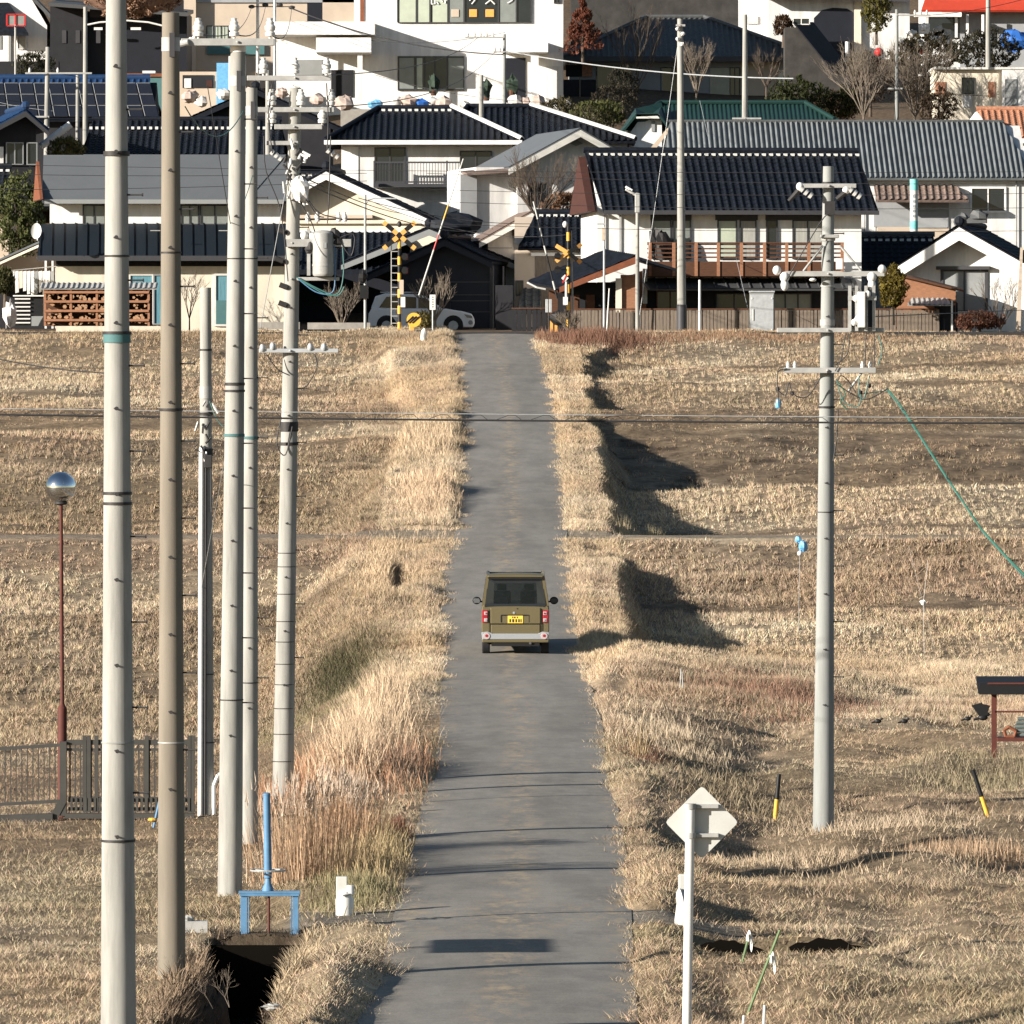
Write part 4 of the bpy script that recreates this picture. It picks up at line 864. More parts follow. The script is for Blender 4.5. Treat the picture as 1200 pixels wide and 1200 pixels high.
for sx in (-1,1):
    l=MB().box(min(sx*.595,sx*.725),max(sx*.595,sx*.725),-.018,.1,.71,.985).build('tail_lamp',M['redlamp'],t,bevel=.02)
    for z_ in (.77,.915):
        MB().box(min(sx*.605,sx*.68),max(sx*.605,sx*.68),-.03,-.015,z_-.038,z_+.038).build('clear_lens',M['clearlamp'],l,bevel=.015)
        MB().cyl((sx*.632,-.04,z_),(sx*.632,-.03,z_),.02,.02,12).build('bulb',M['silver' if z_<.8 else 'redlamp'],l)
    MB().box(min(sx*.655,sx*.735),max(sx*.655,sx*.735),.12,.16,.35,.36).build('trim',M['black'],t)
# bumper
MB().slab([(-.72,-.03,.28),(.72,-.03,.28),(.735,-.03,.36),(-.735,-.03,.36)],(0,.2,0)).build('bumper_lower',M['vanpaint'],t,bevel=.02)
MB().slab([(-.72,-.045,.35),(.72,-.045,.35),(.735,-.045,.50),(.60,-.045,.52),(.49,-.045,.475),(-.49,-.045,.475),(-.60,-.045,.52),(-.735,-.045,.50)],(0,.2,0)).build('silver_bumper',M['silver'],t,bevel=.012)
for sx in (-1,1):
    l=MB().cyl((sx*.625,-.05,.425),(sx*.625,-.06,.425),.075,.07,20).build('fog_lamp',M['clearlamp'],t,True); MB().cyl((sx*.625,-.066,.43),(sx*.625,-.055,.43),.032,.03,12).build('red_centre',M['redlamp'],l)
    for y in (.45,2.85):
        wv=MB().lathe([(.15,-.085),(.26,-.085),(.285,-.06),(.285,.06),(.26,.085),(.15,.085)],28).build('wheel',M['rubber'],t,True); wv.rotation_euler=(0,R(90),0); wv.location=(sx*.64,y,.285)
        MB().lathe([(.0,-.07),(.15,-.07),(.15,.07),(.0,.07)],20).build('rim',M['silver'],wv,True)
    mr=MB().blob((sx*.85,2.35,1.06),.095,.05,.085,14).cyl((sx*.72,2.4,1.03),(sx*.8,2.37,1.04),.02,.02,6).build('side_mirror',M['black'],t,True)
    MB().add([(sx*.85-.06,2.294,1.01),(sx*.85+.06,2.294,1.01),(sx*.85+.075,2.294,1.06),(sx*.85+.05,2.294,1.11),(sx*.85-.05,2.294,1.11),(sx*.85-.075,2.294,1.06)],[tuple(range(6))]).build('mirror_glass',M['mirror' if sx<0 else 'glass_dark'],mr)  # right glass is dark to paint in the shade of the van body
    MB().box(sx*.31-.21,sx*.31+.21,1.5,1.65,.9,1.32).build('front_seat',M['darkwall'],t,bevel=.04); MB().box(sx*.3-.11,sx*.3+.11,1.5,1.6,1.33,1.47).build('headrest',M['darkwall'],t,bevel=.03)
    MB().box(sx*.33-.2,sx*.33+.2,.55,.68,.9,1.25).build('rear_seat',M['darkwall'],t,bevel=.04); MB().box(sx*.33-.1,sx*.33+.1,.55,.63,1.24,1.36).build('headrest',M['darkwall'],t,bevel=.03)
MB().box(-.12,.12,2.1,2.14,1.56,1.63).build('inner_mirror',M['black'],t,bevel=.01)
MB().box(-.52,.52,.0,.5,.2,.3).build('underbody',M['black'],t); MB().cyl((.32,-.03,.27),(.4,.2,.27),.03,.03,12).build('exhaust',M['iron'],t,True)
MB().box(-.55,.55,.3,3.1,.22,.32).build('floor_pan',M['black'],t)
# ================================================================ town building kit
def roof_plane(mb,A,B,C,D,kind='kawara',thick=.1):
    A,B,C,D=[Vector(p) for p in (A,B,C,D)]
    u=(B-A); L=u.length; u.normalize(); w=(D-A); v=(w-u*w.dot(u)).normalized(); n=u.cross(v).normalized()
    if n.z<0: n=-n
    du=w.dot(u); vh=w.dot(v); cu=(C-A).dot(u)
    P={'kawara':(.29,.045,8),'corr':(.225,.06,6),'seam':(.46,.0,1),'flat':(1.5,0,1),'fine':(.2,.02,4)}[kind]
    pitch,amp,ns=P; u0=min(0,du); u1=max(L,cu); N=max(2,int((u1-u0)/pitch*ns)); rows=1 if kind not in('kawara',) else max(1,int(vh/.3))
    base=len(mb.v)
    for i in range(N+1):
        uu=u0+(u1-u0)*i/N; lo=0; hi=vh
        if du>1e-4 and uu<du: hi=vh*uu/du
        if du<-1e-4 and uu<0: lo=vh*uu/du
        if cu<L-1e-4 and uu>cu: hi=min(hi,vh*(L-uu)/(L-cu))
        if cu>L+1e-4 and uu>L: lo=max(lo,vh*(uu-L)/(cu-L))
        hi=max(hi,lo)
        ph=(uu/pitch)%1
        if kind=='kawara': wv=amp*(math.sin(math.pi*min(1,ph/.42)) if ph<.42 else -.35*math.sin(math.pi*(ph-.42)/.58))
        elif kind in('corr','fine'): wv=amp*math.sin(2*math.pi*ph)
        else: wv=0
        for j in range(rows):
            for e in (0,1):
                vv=lo+(hi-lo)*(j+e)/rows; off=wv+(.02*(1-e) if rows>1 else 0)
                mb.v.append(tuple(A+u*uu+v*vv+n*off))
    R2=rows*2
    for i in range(N):
        for j in range(R2-1):
            a=base+i*R2+j; mb.f.append((a,a+R2,a+R2+1,a+1))
    if kind=='seam':
        k=0; uu=u0+.1
        while uu<u1:
            lo=0;hi=vh
            if du>1e-4 and uu<du: hi=vh*uu/du
            if du<-1e-4 and uu<0: lo=vh*uu/du
            if cu<L-1e-4 and uu>cu: hi=min(hi,vh*(L-uu)/(L-cu))
            if cu>L+1e-4 and uu>L: lo=max(lo,vh*(uu-L)/(cu-L))
            if hi>lo+.1:
                p=A+u*uu+v*lo; q=A+u*uu+v*hi; mb.slab([p-u*.02,p+u*.02,q+u*.02,q-u*.02],n*.045)
            uu+=pitch
    mb.slab([A-n*.03,B-n*.03,C-n*.03,D-n*.03],-n*thick)
class Bd:
    """a building: local x across, y away from the camera, z up; pixel helpers take photo pixels on the front plane"""
    def __init__(s,name,label,cat,cx,base,Y,rot=0,group=None):
        s.s=F/Y; s.cx=cx; s.base=base; s.Y=Y
        s.root=thing(name,label,cat,wp(cx,base,Y),R(rot),group); s.rot=R(rot)
    def x(s,p,y=0): 
        return ((p-s.cx)/F*(s.Y+y)+math.sin(s.rot)*y)/math.cos(s.rot) if y else (p-s.cx)/s.s/math.cos(s.rot)
    def z(s,r,y=0): return (s.base-r)/s.s if not y else (HR-r)*(s.Y+y)/F-(HR-s.base)/s.s
    def wall(s,p0,p1,r0,r1,y0,y1,mt,nm='wall'):
        return MB().box(s.x(p0),s.x(p1),y0,y1,s.z(r1)-(1.5 if r1>=s.base else 0),s.z(r0)).build(nm,M[mt],s.root)
    def poly(s,pts,y0,y1,mt,nm='wall',par=None): return MB().prism([(s.x(a),s.z(b)) for a,b in pts],y0,y1).build(nm,M[mt],par or s.root)
    def win(s,p0,p1,r0,r1,glass='glass_dark',frame='frame_dark',n=2,y=-.0,nm='window',bars=0,f=.05):
        x0,x1,z0,z1=s.x(p0),s.x(p1),s.z(r1),s.z(r0)
        if x1<x0:x0,x1=x1,x0
        m=MB(); a=y-.07; b=y+.0
        m.box(x0-f,x0,a,b,z0-f,z1+f).box(x1,x1+f,a,b,z0-f,z1+f).box(x0,x1,a,b,z1,z1+f).box(x0,x1,a-.02,b,z0-f,z0)
        for i in range(1,n):
            q=x0+(x1-x0)*i/n; m.box(q-.025,q+.025,a+.01,b,z0,z1)
        w=m.build(nm,M[frame],s.root)
        MB().box(x0,x1,y-.025,y-.005,z0,z1).build('pane',M[glass],w)
        if bars:
            g=MB()
            for i in range(bars): q=x0+(x1-x0)*(i+.5)/bars; g.box(q-.012,q+.012,a-.03,a-.01,z0,z1)
            g.build('bars',M['galv'],w)
        return w
    def gable_x(s,e0,e1,r0,r1,er,rr,depth,mt,kind='kawara',oh=.45,ridge='kawara',plaster=True,pr=.12,back=True,wallmt=None,w0=None,w1=None,eo=None):
        """ridge parallel to the picture; e0,e1 eave px, r0,r1 ridge px, er eave row, rr ridge row"""
        yr=depth/2; ze=s.z(er,-oh); A=(s.x(e0,-oh),-oh,ze); B=(s.x(e1,-oh),-oh,ze); zr_=s.z(rr,yr); C=(s.x(r1,yr),yr,zr_); D=(s.x(r0,yr),yr,zr_)
        m=MB(); roof_plane(m,A,B,C,D,kind)
        if back:
            A2=(B[0],depth+oh,ze);B2=(A[0],depth+oh,ze); roof_plane(m,A2,B2,D,C,'flat')
        rf=m.build('roof',M[mt],s.root)
        if ridge:
            MB().cyl((D[0]-.05,yr,zr_+pr*.5),(C[0]+.05,yr,zr_+pr*.5),pr,pr,10).box(D[0],C[0],yr-pr*.8,yr+pr*.8,zr_-.12,zr_+pr*.5).build('ridge',M[ridge],rf)
        if plaster:
            g=MB(); q=D[0]+.15; sl=(zr_-ze)/(yr+oh)
            while q<C[0]-.1: g.box(q,q+.16,yr-.34,yr-.27,zr_-.3*sl+.0,zr_-.3*sl+.10); q+=.29
            g.build('ridge_plaster',M['plaster'],rf)
        s.A,s.B,s.C,s.D=A,B,C,D
        if wallmt:
            a=s.x(w0);b=s.x(w1); t=(zr_-ze)/(yr+oh); zt=ze+t*oh
            MB().slab([(a,0,-1.5),(a,depth,-1.5),(a,depth,zt-.1),(a,yr,zr_-.15),(a,0,zt-.1)],(b-a,0,0)).build('wall',M[wallmt],s.root)
        return rf
    def hip(s,e0,e1,r0,r1,er,rr,depth,mt,kind='kawara',oh=.5,ridge='kawara',plaster=True,wallmt=None,w0=None,w1=None,hipcap=None):
        yr=depth/2; ze=s.z(er,-oh); A=(s.x(e0,-oh),-oh,ze); B=(s.x(e1,-oh),-oh,ze); zr_=s.z(rr,yr); C=(s.x(r1,yr),yr,zr_); D=(s.x(r0,yr),yr,zr_)
        A2=(A[0],depth+oh,ze);B2=(B[0],depth+oh,ze); m=MB(); roof_plane(m,A,B,C,D,kind)
        m.slab([A,A2,D],(0,0,-.08)).slab([B,C,B2],(0,0,-.08)).slab([A2,B2,C,D],(0,0,-.08))
        rf=m.build('roof',M[mt],s.root); h=MB()
        for a,b in ((A,D),(B,C),(D,C)): h.cyl(Vector(a)+Vector((0,0,.08)),Vector(b)+Vector((0,0,.08)),.11,.11,8)
        h.build('ridge',M[hipcap or ridge],rf)
        if plaster:
            g=MB(); q=D[0]+.15; sl=(zr_-ze)/(yr+oh)
            while q<C[0]-.1: g.box(q,q+.16,yr-.34,yr-.27,zr_-.3*sl,zr_-.3*sl+.10); q+=.29
            g.build('ridge_plaster',M['plaster'],rf)
        if wallmt: MB().box(s.x(w0),s.x(w1),0,depth,-2,ze+.05).build('wall',M[wallmt],s.root)
        s.A,s.B,s.C,s.D=A,B,C,D; return rf
    def gable_y(s,ap,el,er_,depth,mt,kind='kawara',oh=.7,wallmt='white',w0=None,w1=None,rake='whitewood',rk=.16,ridge='kawara',by=None):
        """gable facing the camera; ap, el, er_ = (px,row) of apex, left eave, right eave"""
        a=(s.x(ap[0]),s.z(ap[1])); l=(s.x(el[0]),s.z(el[1])); r=(s.x(er_[0]),s.z(er_[1])); y0=-oh; y1=depth+oh
        m=MB(); roof_plane(m,(l[0],y1,l[1]),(l[0],y0,l[1]),(a[0],y0,a[1]),(a[0],y1,a[1]),kind)
        roof_plane(m,(r[0],y0,r[1]),(r[0],y1,r[1]),(a[0],y1,a[1]),(a[0],y0,a[1]),kind)
        rf=m.build('roof',M[mt],s.root)
        b=MB(); k=rk
        b.prism([(l[0],l[1]-.1),(a[0],a[1]-.1),(a[0],a[1]-.1-k*1.2),(l[0],l[1]-.1-k)],y0-.03,y0+.03); b.prism([(a[0],a[1]-.1),(r[0],r[1]-.1),(r[0],r[1]-.1-k),(a[0],a[1]-.1-k*1.2)],y0-.035,y0+.025)
        b.build('bargeboard',M[rake],rf)
        if ridge: MB().cyl((a[0],y0-.05,a[1]+.1),(a[0],y1,a[1]+.1),.13,.13,10).blob((a[0],y0,a[1]+.15),.2,.12,.2,8).build('ridge',M[ridge],rf)
        w0=s.x(w0) if w0 is not None else l[0]+.5; w1=s.x(w1) if w1 is not None else r[0]-.5
        def zt(x): 
            if x<a[0]: return l[1]+(a[1]-l[1])*(x-l[0])/(a[0]-l[0])
            return r[1]+(a[1]-r[1])*(x-r[0])/(a[0]-r[0])
        pts=[(w0,-2),(w1,-2),(w1,zt(w1)-.16),(a[0],a[1]-.18),(w0,zt(w0)-.16)]
        if not(w0<a[0]<w1): pts=[(w0,-2),(w1,-2),(w1,zt(w1)-.16),(w0,zt(w0)-.16)]
        if wallmt: MB().prism(pts,0,depth).build('wall',M[wallmt],s.root)
        return rf
NB='houses stepping up the hillside'
# ---- B1 left two-storey house
b=Bd('house','wide house left of the crossing with grey metal upper roof and navy lower roof','house',196,388,317,2.6,NB)
b.wall(66,333,300,388,0,3,'cream'); b.wall(58,330,238,300,2.0,8.5,'white')
b.gable_x(48,334,46,330,262-27,181,8.5,'sheet_grey','flat',oh=-1.35,ridge=None,plaster=False)
# fascia of both roofs
b.wall(52,332,233,238,1.2,1.3,'frame_grey','gutter')
m=MB(); roof_plane(m,(b.x(44),-.75,b.z(302)),(b.x(337),-.75,b.z(302)),(b.x(337),2.0,b.z(262,2)),(b.x(48),2.0,b.z(262,2)),'seam',.12); rf=m.build('lower_roof',M['sheet_navy'],b.root)
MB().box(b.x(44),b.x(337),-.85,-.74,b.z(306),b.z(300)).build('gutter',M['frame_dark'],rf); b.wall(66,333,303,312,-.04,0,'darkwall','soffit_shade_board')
MB().slab([(b.x(47),.9,b.z(233)),(b.x(41),4.2,b.z(186)),(b.x(36),7.6,b.z(231))],(.12,0,0)).build('gable_board',M['orangewood'],b.root)
for p0,p1,g in ((98,122,'glass_grey'),(213,232,'glass_grey'),(236,268,'glass_grey')): b.win(p0,p1,240,261,g,n=2,y=2.0)
b.win(153,178,323,379,'curtain_blue','whitewood',1); b.win(181,191,323,379,'curtain_blue','frame_grey',1); b.win(253,268,323,380,'curtain_blue','whitewood',1,f=.08)
MB().box(b.x(253),b.x(268),-.08,-.07,b.z(380),b.z(352)).build('lower_panel',M['teal'],b.root)
for p in (182,262): MB().box(b.x(p)-.2,b.x(p)+.2,-.55,-.5,b.z(271),b.z(270)).build('snow_guard',M['galv'],rf)
# dish
t=thing('satellite_dish','round white satellite dish at the left corner of the navy roofed house','satellite dish',wp(44,270,315))
MB().cyl((0,0,-.4),(0,0,.1),.03,.03,8).cyl((0,0,.1),(0,-.15,.35),.02,.02,6).build('bracket',M['steel'],t)
d=MB().lathe([(.02,0),(.2,.02),(.36,.07),(.42,.12),(.36,.09),(.2,.04),(.02,.02)],24).build('dish',M['porcelain'],t,True); d.rotation_euler=(R(80),0,R(-12)); d.location=(-.02,-.1,-.05); d.scale=(.5,.75,1)
# carport, washing
b=Bd('carport','lean-to carport with sloping grey roof at the far left edge','carport',20,385,322)
b.wall(-60,56,300,320,2.2,2.5,'beige'); MB().slab([(b.x(-50),-.5,b.z(326)),(b.x(46),-.5,b.z(283)),(b.x(46),2.6,b.z(283)),(b.x(-50),2.6,b.z(326))],(0,0,-.08)).build('roof',M['sheet_grey'],b.root)
MB().slab([(b.x(-50),-.53,b.z(330)),(b.x(46),-.53,b.z(287)),(b.x(46),-.53,b.z(290)),(b.x(-50),-.53,b.z(333))],(0,.03,0)).build('edge_board',M['cream'],b.root)
for p in (54,62): MB().box(b.x(p)-.04,b.x(p)+.04,-.3,-.22,b.z(385),b.z(300)).build('post',M['porcelain'],b.root)
b.wall(-40,56,312,385,2.6,2.9,'darkwall')
t=thing('laundry_rack','rack of pale washing hanging under the lean-to roof','laundry',wp(40,385,318)); s=F/318; rr=random.Random(5)
MB().cyl((-1.2,0,(385-318)/s),(.9,0,(385-312)/s),.02,.02,6).cyl((-1.1,0,0),(-1.1,0,2.2),.02,.02,6).cyl((.85,0,0),(.85,0,2.4),.02,.02,6).build('frame',M['galv'],t)
for k in range(12):
    x=-1.0+k*.155; h=rr.uniform(.4,1.05); MB().slab([(x-.07,0,2.25),(x+.07,0,2.28),(x+.06+rr.uniform(-.02,.03),.0,2.25-h),(x-.05,0,2.22-h)],(0,.05,0)).build('garment',M[rr.choice(['cloth','porcelain','cloth','cream','frame_grey'])],t)
o=MB()
t=thing('slatted_rack','dark rack with white horizontal slats left of the firewood','rack',wp(34,382,314)); s=F/314
for k in range(7): MB().box(-.55,.05,-.03,0,.1+k*.155,.15+k*.155).build('slat',M['porcelain'],t)
MB().box(-.6,.55,.05,.6,0,1.15).build('box',M['black'],t); MB().box(.35-.55+.3,.6,-.1,.1,0,.38).build('grey_box',M['frame_grey'],t); MB().box(-.62,.6,-.1,.5,1.15,1.2).build('top',M['porcelain'],t)
o=MB().blob((0,0,.5),.25,.3,.45,9,.35,8).build('white_sack',M['cloth'],None); o.location=wp(12,382,313); tag(o,'crumpled white sheet over something at the far left edge','sheet')
# firewood rack
t=thing('firewood_rack','reddish timber rack stacked with split logs under corrugated sheet','firewood rack',wp(115,382,312.5)); s=F/312.5
W_=63/s; H_=45/s
m=MB(); roof_plane(m,(-W_-.15,-.45,H_-.02),(W_+.2,-.45,H_-.02),(W_+.2,.7,H_+.2),(-W_-.15,.7,H_+.2),'fine',.03); m.build('roof_sheet',M['galv'],t)
for k in range(4): MB().box(-W_,W_-.1,-.42,-.36,.18+k*.36,.27+k*.36).build('rail',M['redwood'],t)
for k in range(5): MB().box(-W_+k*(2*W_-.15)/4,-W_+k*(2*W_-.15)/4+.08,-.36,-.3,0,H_).build('rack_post',M['redwood'],t)
MB().box(-W_,W_,.35,.4,0,H_).build('back_board',M['brownwood'],t)
rr=random.Random(9)
lg=MB()
for k in range(260):
    x=rr.uniform(-W_+.06,W_-.1); z_=rr.uniform(.04,H_-.12); r=rr.uniform(.05,.085); lg.cyl((x,-.29-rr.random()*.06,z_),(x,.3,z_),r,r,rr.choice((3,5,6)))
o=lg.build('split_logs',M['log'],t); o['kind']='stuff'

# ---- dark open garage and parked car
b=Bd('garage','open fronted dark garage with grey gable boards left of the crossing','garage',410,388,331)
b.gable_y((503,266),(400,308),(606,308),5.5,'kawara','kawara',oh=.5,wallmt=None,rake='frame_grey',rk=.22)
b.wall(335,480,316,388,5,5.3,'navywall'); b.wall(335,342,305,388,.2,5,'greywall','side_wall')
m=MB(); roof_plane(m,(b.x(335),-.6,b.z(318)),(b.x(480),-.6,b.z(318)),(b.x(480),3.2,b.z(272,3.2)),(b.x(345),3.2,b.z(272,3.2)),'kawara'); m.box(b.x(335),b.x(480),-.68,-.6,b.z(322),b.z(316)); m.build('porch_roof',M['kawara'],b.root)
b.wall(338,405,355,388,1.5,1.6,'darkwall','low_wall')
b.wall(322,346,300,388,-.2,.0,'brownwood','side_post')
o=MB().box(-1.6,.2,0,.15,0,.28).box(.5,2.9,0,.15,0,.26).build('kerb_wall',M['slab'],None); o.location=wp(345,386,309); tag(o,'broken low concrete kerb blocks before the dark garage','kerb')
# car
def carside(px0,px1,base,Y,lb):
    s=F/Y; L=(px1-px0)/s; loc=wp((px0+px1)/2,base,Y); t=thing('parked_car',lb,'car',loc); h=L/2
    low=[(-h,.35),(-h+.05,.28),(h-.08,.25),(h,.4),(h-.02,.62),(h-.12,.8),(h-.5,.9),(h-1.15,1.0),(-h+.15,1.02),(-h+.03,.8)]
    MB().prism(low,0,1.66).build('body',M['carwhite'],t,bevel=.06)
    cab=[(h-1.25,.98),(h-1.95,1.5),(h-2.2,1.58),(-h+.7,1.62),(-h+.3,1.5),(-h+.12,1.0)]
    MB().prism(cab,.1,1.56).build('cabin',M['carwhite'],t,bevel=.04)
    for w in ([(h-1.42,1.02),(h-1.98,1.43),(h-2.25,1.46),(h-2.25,1.02)],[(h-2.33,1.02),(h-2.33,1.46),(-h+1.3,1.5),(-h+1.3,1.02)],[(-h+1.22,1.02),(-h+1.22,1.5),(-h+.75,1.48),(-h+.45,1.05)]): MB().prism(w,.07,.1).build('side_window',M['glass_dark'],t)
    MB().box(-h+.5,h-2.2,.2,.26,1.64,1.68).build('roof_rail',M['steel'],t)
    MB().prism([(h-.42,.78),(h-.1,.72),(h-.08,.62),(h-.3,.64)],-.03,.12).build('headlight',M['glass_grey'],t); MB().cyl((h-.16,-.03,.45),(h-.16,.05,.45),.09,.09,14).build('fog_lamp',M['frame_grey'],t)
    for x in (-h+.75,h-.85):
        MB().cyl((x,-.01,.34),(x,.1,.34),.4,.4,20).build('wheel_arch',M['black'],t)
        w=MB().cyl((x,-.03,.32),(x,.2,.32),.32,.32,22).build('wheel',M['rubber'],t,True); MB().cyl((x,-.045,.32),(x,.0,.32),.2,.2,12).build('rim',M['steel'],w)
    MB().blob((h-1.5,-.12,1.08),.1,.07,.07,8).build('side_mirror',M['carwhite'],t,True)
carside(431,556,391,323,'white crossover car parked in the shade by the dark garage')
# ---- navy hut
b=Bd('wooden_hut','dark navy boarded hut with tiled gable roof behind the crossing','hut',530,390,326,-7,NB)
b.gable_y((523,279),(430,322),(579,306),6.5,'kawara','kawara',oh=.6,wallmt='navywall',w0=470,w1=574,rake='navywall',rk=.2)
for r in (330,345,352,365): b.wall(500,574,r,r+1,-.03,0,'frame_dark','batten')
b.wall(506,528,325,388,-.05,-.0,'darkwall','door'); 
for p in (578,590): MB().cyl((b.x(p),-.1,0),(b.x(p),-.1,b.z(312)),.04,.04,8).build('downpipe',M['frame_dark'],b.root)
MB().blob((b.x(532),1,b.z(262)),.9,.5,.4,9,.4,4).build('ridge_ornament',M['kawara'],b.root)
o=MB().box(-.35,.35,-.2,.2,0,1.9).build('grey_locker',M['darkwall'],None,bevel=.02); o.location=wp(591,390,322); tag(o,'tall dark locker standing at the right corner of the navy hut','locker')
# ---- cream house right of the lane
b=Bd('house','small cream house with black ridged tile roof just right of the lane','house',650,388,328,0,NB)
b.gable_x(607,705,628,705,290,250,5,'kawara','kawara',oh=.5,wallmt='tan',w0=603,w1=700)
b.wall(628,690,300,388,-.06,0,'greywood','plank_wall'); b.win(606,612,330,345,'glass_dark'); b.wall(600,628,352,353,-.03,0,'beige','band')
b.wall(622,700,296,300,-.12,-.05,'white','lintel')
m=MB(); roof_plane(m,(b.x(606),-1.4,b.z(362,-1.4)),(b.x(634),-1.4,b.z(362,-1.4)),(b.x(634),-.1,b.z(338)),(b.x(612),-.1,b.z(338)),'kawara'); m.build('low_roof',M['kawara_grey'],b.root)
# bamboo/dark fence left portion behind lane
def picket(nm,lb,p0,p1,r0,r1,Y,mt,step=.14,grp='wooden fences',postevery=0):
    s=F/Y; loc=wp((p0+p1)/2,r1,Y); t=thing(nm,lb,'fence',loc,0,grp); L=(p1-p0)/s; h=(r1-r0)/s; rr=random.Random(int(p0))
    m=MB(); x=-L/2
    while x<L/2: w=step*rr.uniform(.7,.95); m.box(x,x+w,0+rr.uniform(0,.015),.03,0,h*rr.uniform(.96,1.02)); x+=step
    m.build('pickets',M[mt],t); MB().box(-L/2,L/2,.03,.07,h*.2,h*.26).box(-L/2,L/2,.03,.07,h*.8,h*.86).box(-L/2-.02,L/2+.02,-.02,.09,h,h+.05).build('fence_rail',M['brownwood'],t)
    return t
picket('wooden_fence','black slatted fence at the end of the lane behind the crossing',600,640,362,391,318,'darkwall',.2)
picket('wooden_fence','long weathered board fence in front of the black roofed house, left stretch',672,878,363,389,314,'greywood')
picket('wooden_fence','weathered board fence continuing right of the grey cabinet',908,1098,363,390,314.5,'greywood')
picket('wooden_fence','short dark end panel of the weathered fence beside the white storehouse',1098,1121,355,389,315,'darkwall')
# ---- porch roof building
b=Bd('porch','dark tiled porch roof with orange bargeboard left of the black roofed house','porch',700,388,316,3,NB)
A=(b.x(655),-.3,b.z(336)); D=(b.x(745),-.3,b.z(300)); D2=(b.x(710,2.6),2.6,b.z(292,2.6)); A2=(b.x(619,2.6),2.6,b.z(329,2.6))
m=MB(); roof_plane(m,A2,A,D,D2,'fine'); m.slab([D,(D[0]+1.6,D[1],D[2]-.5),(D2[0]+1.6,D2[1],D2[2]-.5),D2],(0,0,-.1)); rf=m.build('roof',M['kawara'],b.root)
MB().slab([(A[0],-.36,A[2]-.02),(D[0],-.36,D[2]-.02),(D[0],-.36,D[2]-.3),(A[0],-.36,A[2]-.24)],(0,.05,0)).build('bargeboard',M['orangewood'],rf)
b.wall(645,655,340,388,.8,1,'brownwood','post'); b.wall(655,745,330,388,2,2.2,'darkwall'); b.wall(728,747,322,366,.3,.4,'redwood','panel'); b.wall(722,729,326,366,.2,.3,'cream','panel')
for p in (672,690): b.wall(p,p+10,345,388,1.6,1.7,'brownwood','shutter')
MB().path([(b.x(619),.6,b.z(331)),(b.x(630),.3,b.z(337)),(b.x(640),.2,b.z(339))],.04,8).build('gutter',M['galv'],b.root)
# ---- main black roofed house
b=Bd('house','large white two-storey house with black ridged tile roof and brown balcony','house',856,388,320,4.5,NB)
b.gable_x(707,1030,688,1008,248,178,7.5,'kawara','kawara',oh=.7,wallmt='white',w0=700,w1=1010)
MB().slab([(b.x(688,3.75)-.25,3.75,b.z(184,3.75)),(b.x(688,3.75)-.25,-.5,b.z(248)),(b.x(688,3.75)-.25,8.0,b.z(248))],(.3,0,0)).build('gable_board',M['brown_dark'],b.root)
MB().box(b.A[0],b.B[0],-.82,-.7,b.z(252),b.z(247)).build('gutter',M['frame_dark'],b.root)
for p0,p1,g in ((764,785,'glass_grey'),(789,808,'glass_grey'),(842,862,'glass_pale'),(868,885,'curtain_grey'),(899,910,'glass_dark'),(930,963,'curtain_grey')): b.win(p0,p1,259,302,g,n=1 if p1-p0<25 else 2)
b.wall(762,810,250,258,-.05,0,'frame_dark','head_board'); b.wall(838,888,250,258,-.05,0,'frame_dark','head_board'); b.wall(897,970,250,258,-.05,0,'frame_dark','head_board')
bal=MB()
for r in (287,292,297,302): bal.box(b.x(755),b.x(985),-1.22,-1.19,b.z(r)-.03,b.z(r)+.03)
bal.box(b.x(755),b.x(985),-1.25,-1.15,b.z(324),b.z(307)).box(b.x(755),b.x(985),-1.26,-1.14,b.z(286),b.z(284.5)); balc=bal.build('balcony',M['brownwood'],b.root)
for p in (758,786,812,838,865,892,918,944,970,983): MB().box(b.x(p)-.06,b.x(p)+.06,-1.29,-1.2,b.z(324),b.z(285)).build('balcony_post',M['redwood'],balc)
MB().box(b.x(755),b.x(985),-1.2,0,b.z(325),b.z(323)).build('balcony_floor',M['brownwood'],balc)
m=MB(); roof_plane(m,(b.x(757),-1.5,b.z(338)),(b.x(1002),-1.5,b.z(338)),(b.x(1002),-.02,b.z(326)),(b.x(750),-.02,b.z(326)),'seam',.08); m.build('pent_roof',M['sheet_dark'],b.root)
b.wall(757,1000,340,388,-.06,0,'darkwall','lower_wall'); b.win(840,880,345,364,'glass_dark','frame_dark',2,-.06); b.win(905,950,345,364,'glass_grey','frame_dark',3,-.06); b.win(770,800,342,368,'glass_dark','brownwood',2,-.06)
for p in (726,708): MB().cyl((b.x(p),-.06,b.z(300)),(b.x(p),-.06,b.z(252)),.03,.03,6).build('downpipe',M['frame_grey'],b.root)
MB().box(b.x(752),b.x(757),-.5,-.2,b.z(356),b.z(315)).build('meter_post',M['porcelain'],b.root)
b.wall(747,757,318,366,-.1,0,'redwood','panel')
# small air unit and plants on balcony
for p in (766,774): MB().blob((b.x(p),-.6,b.z(288)),.3,.3,.5,8,.5,p).build('pot_plant',M['iron'],b.root)
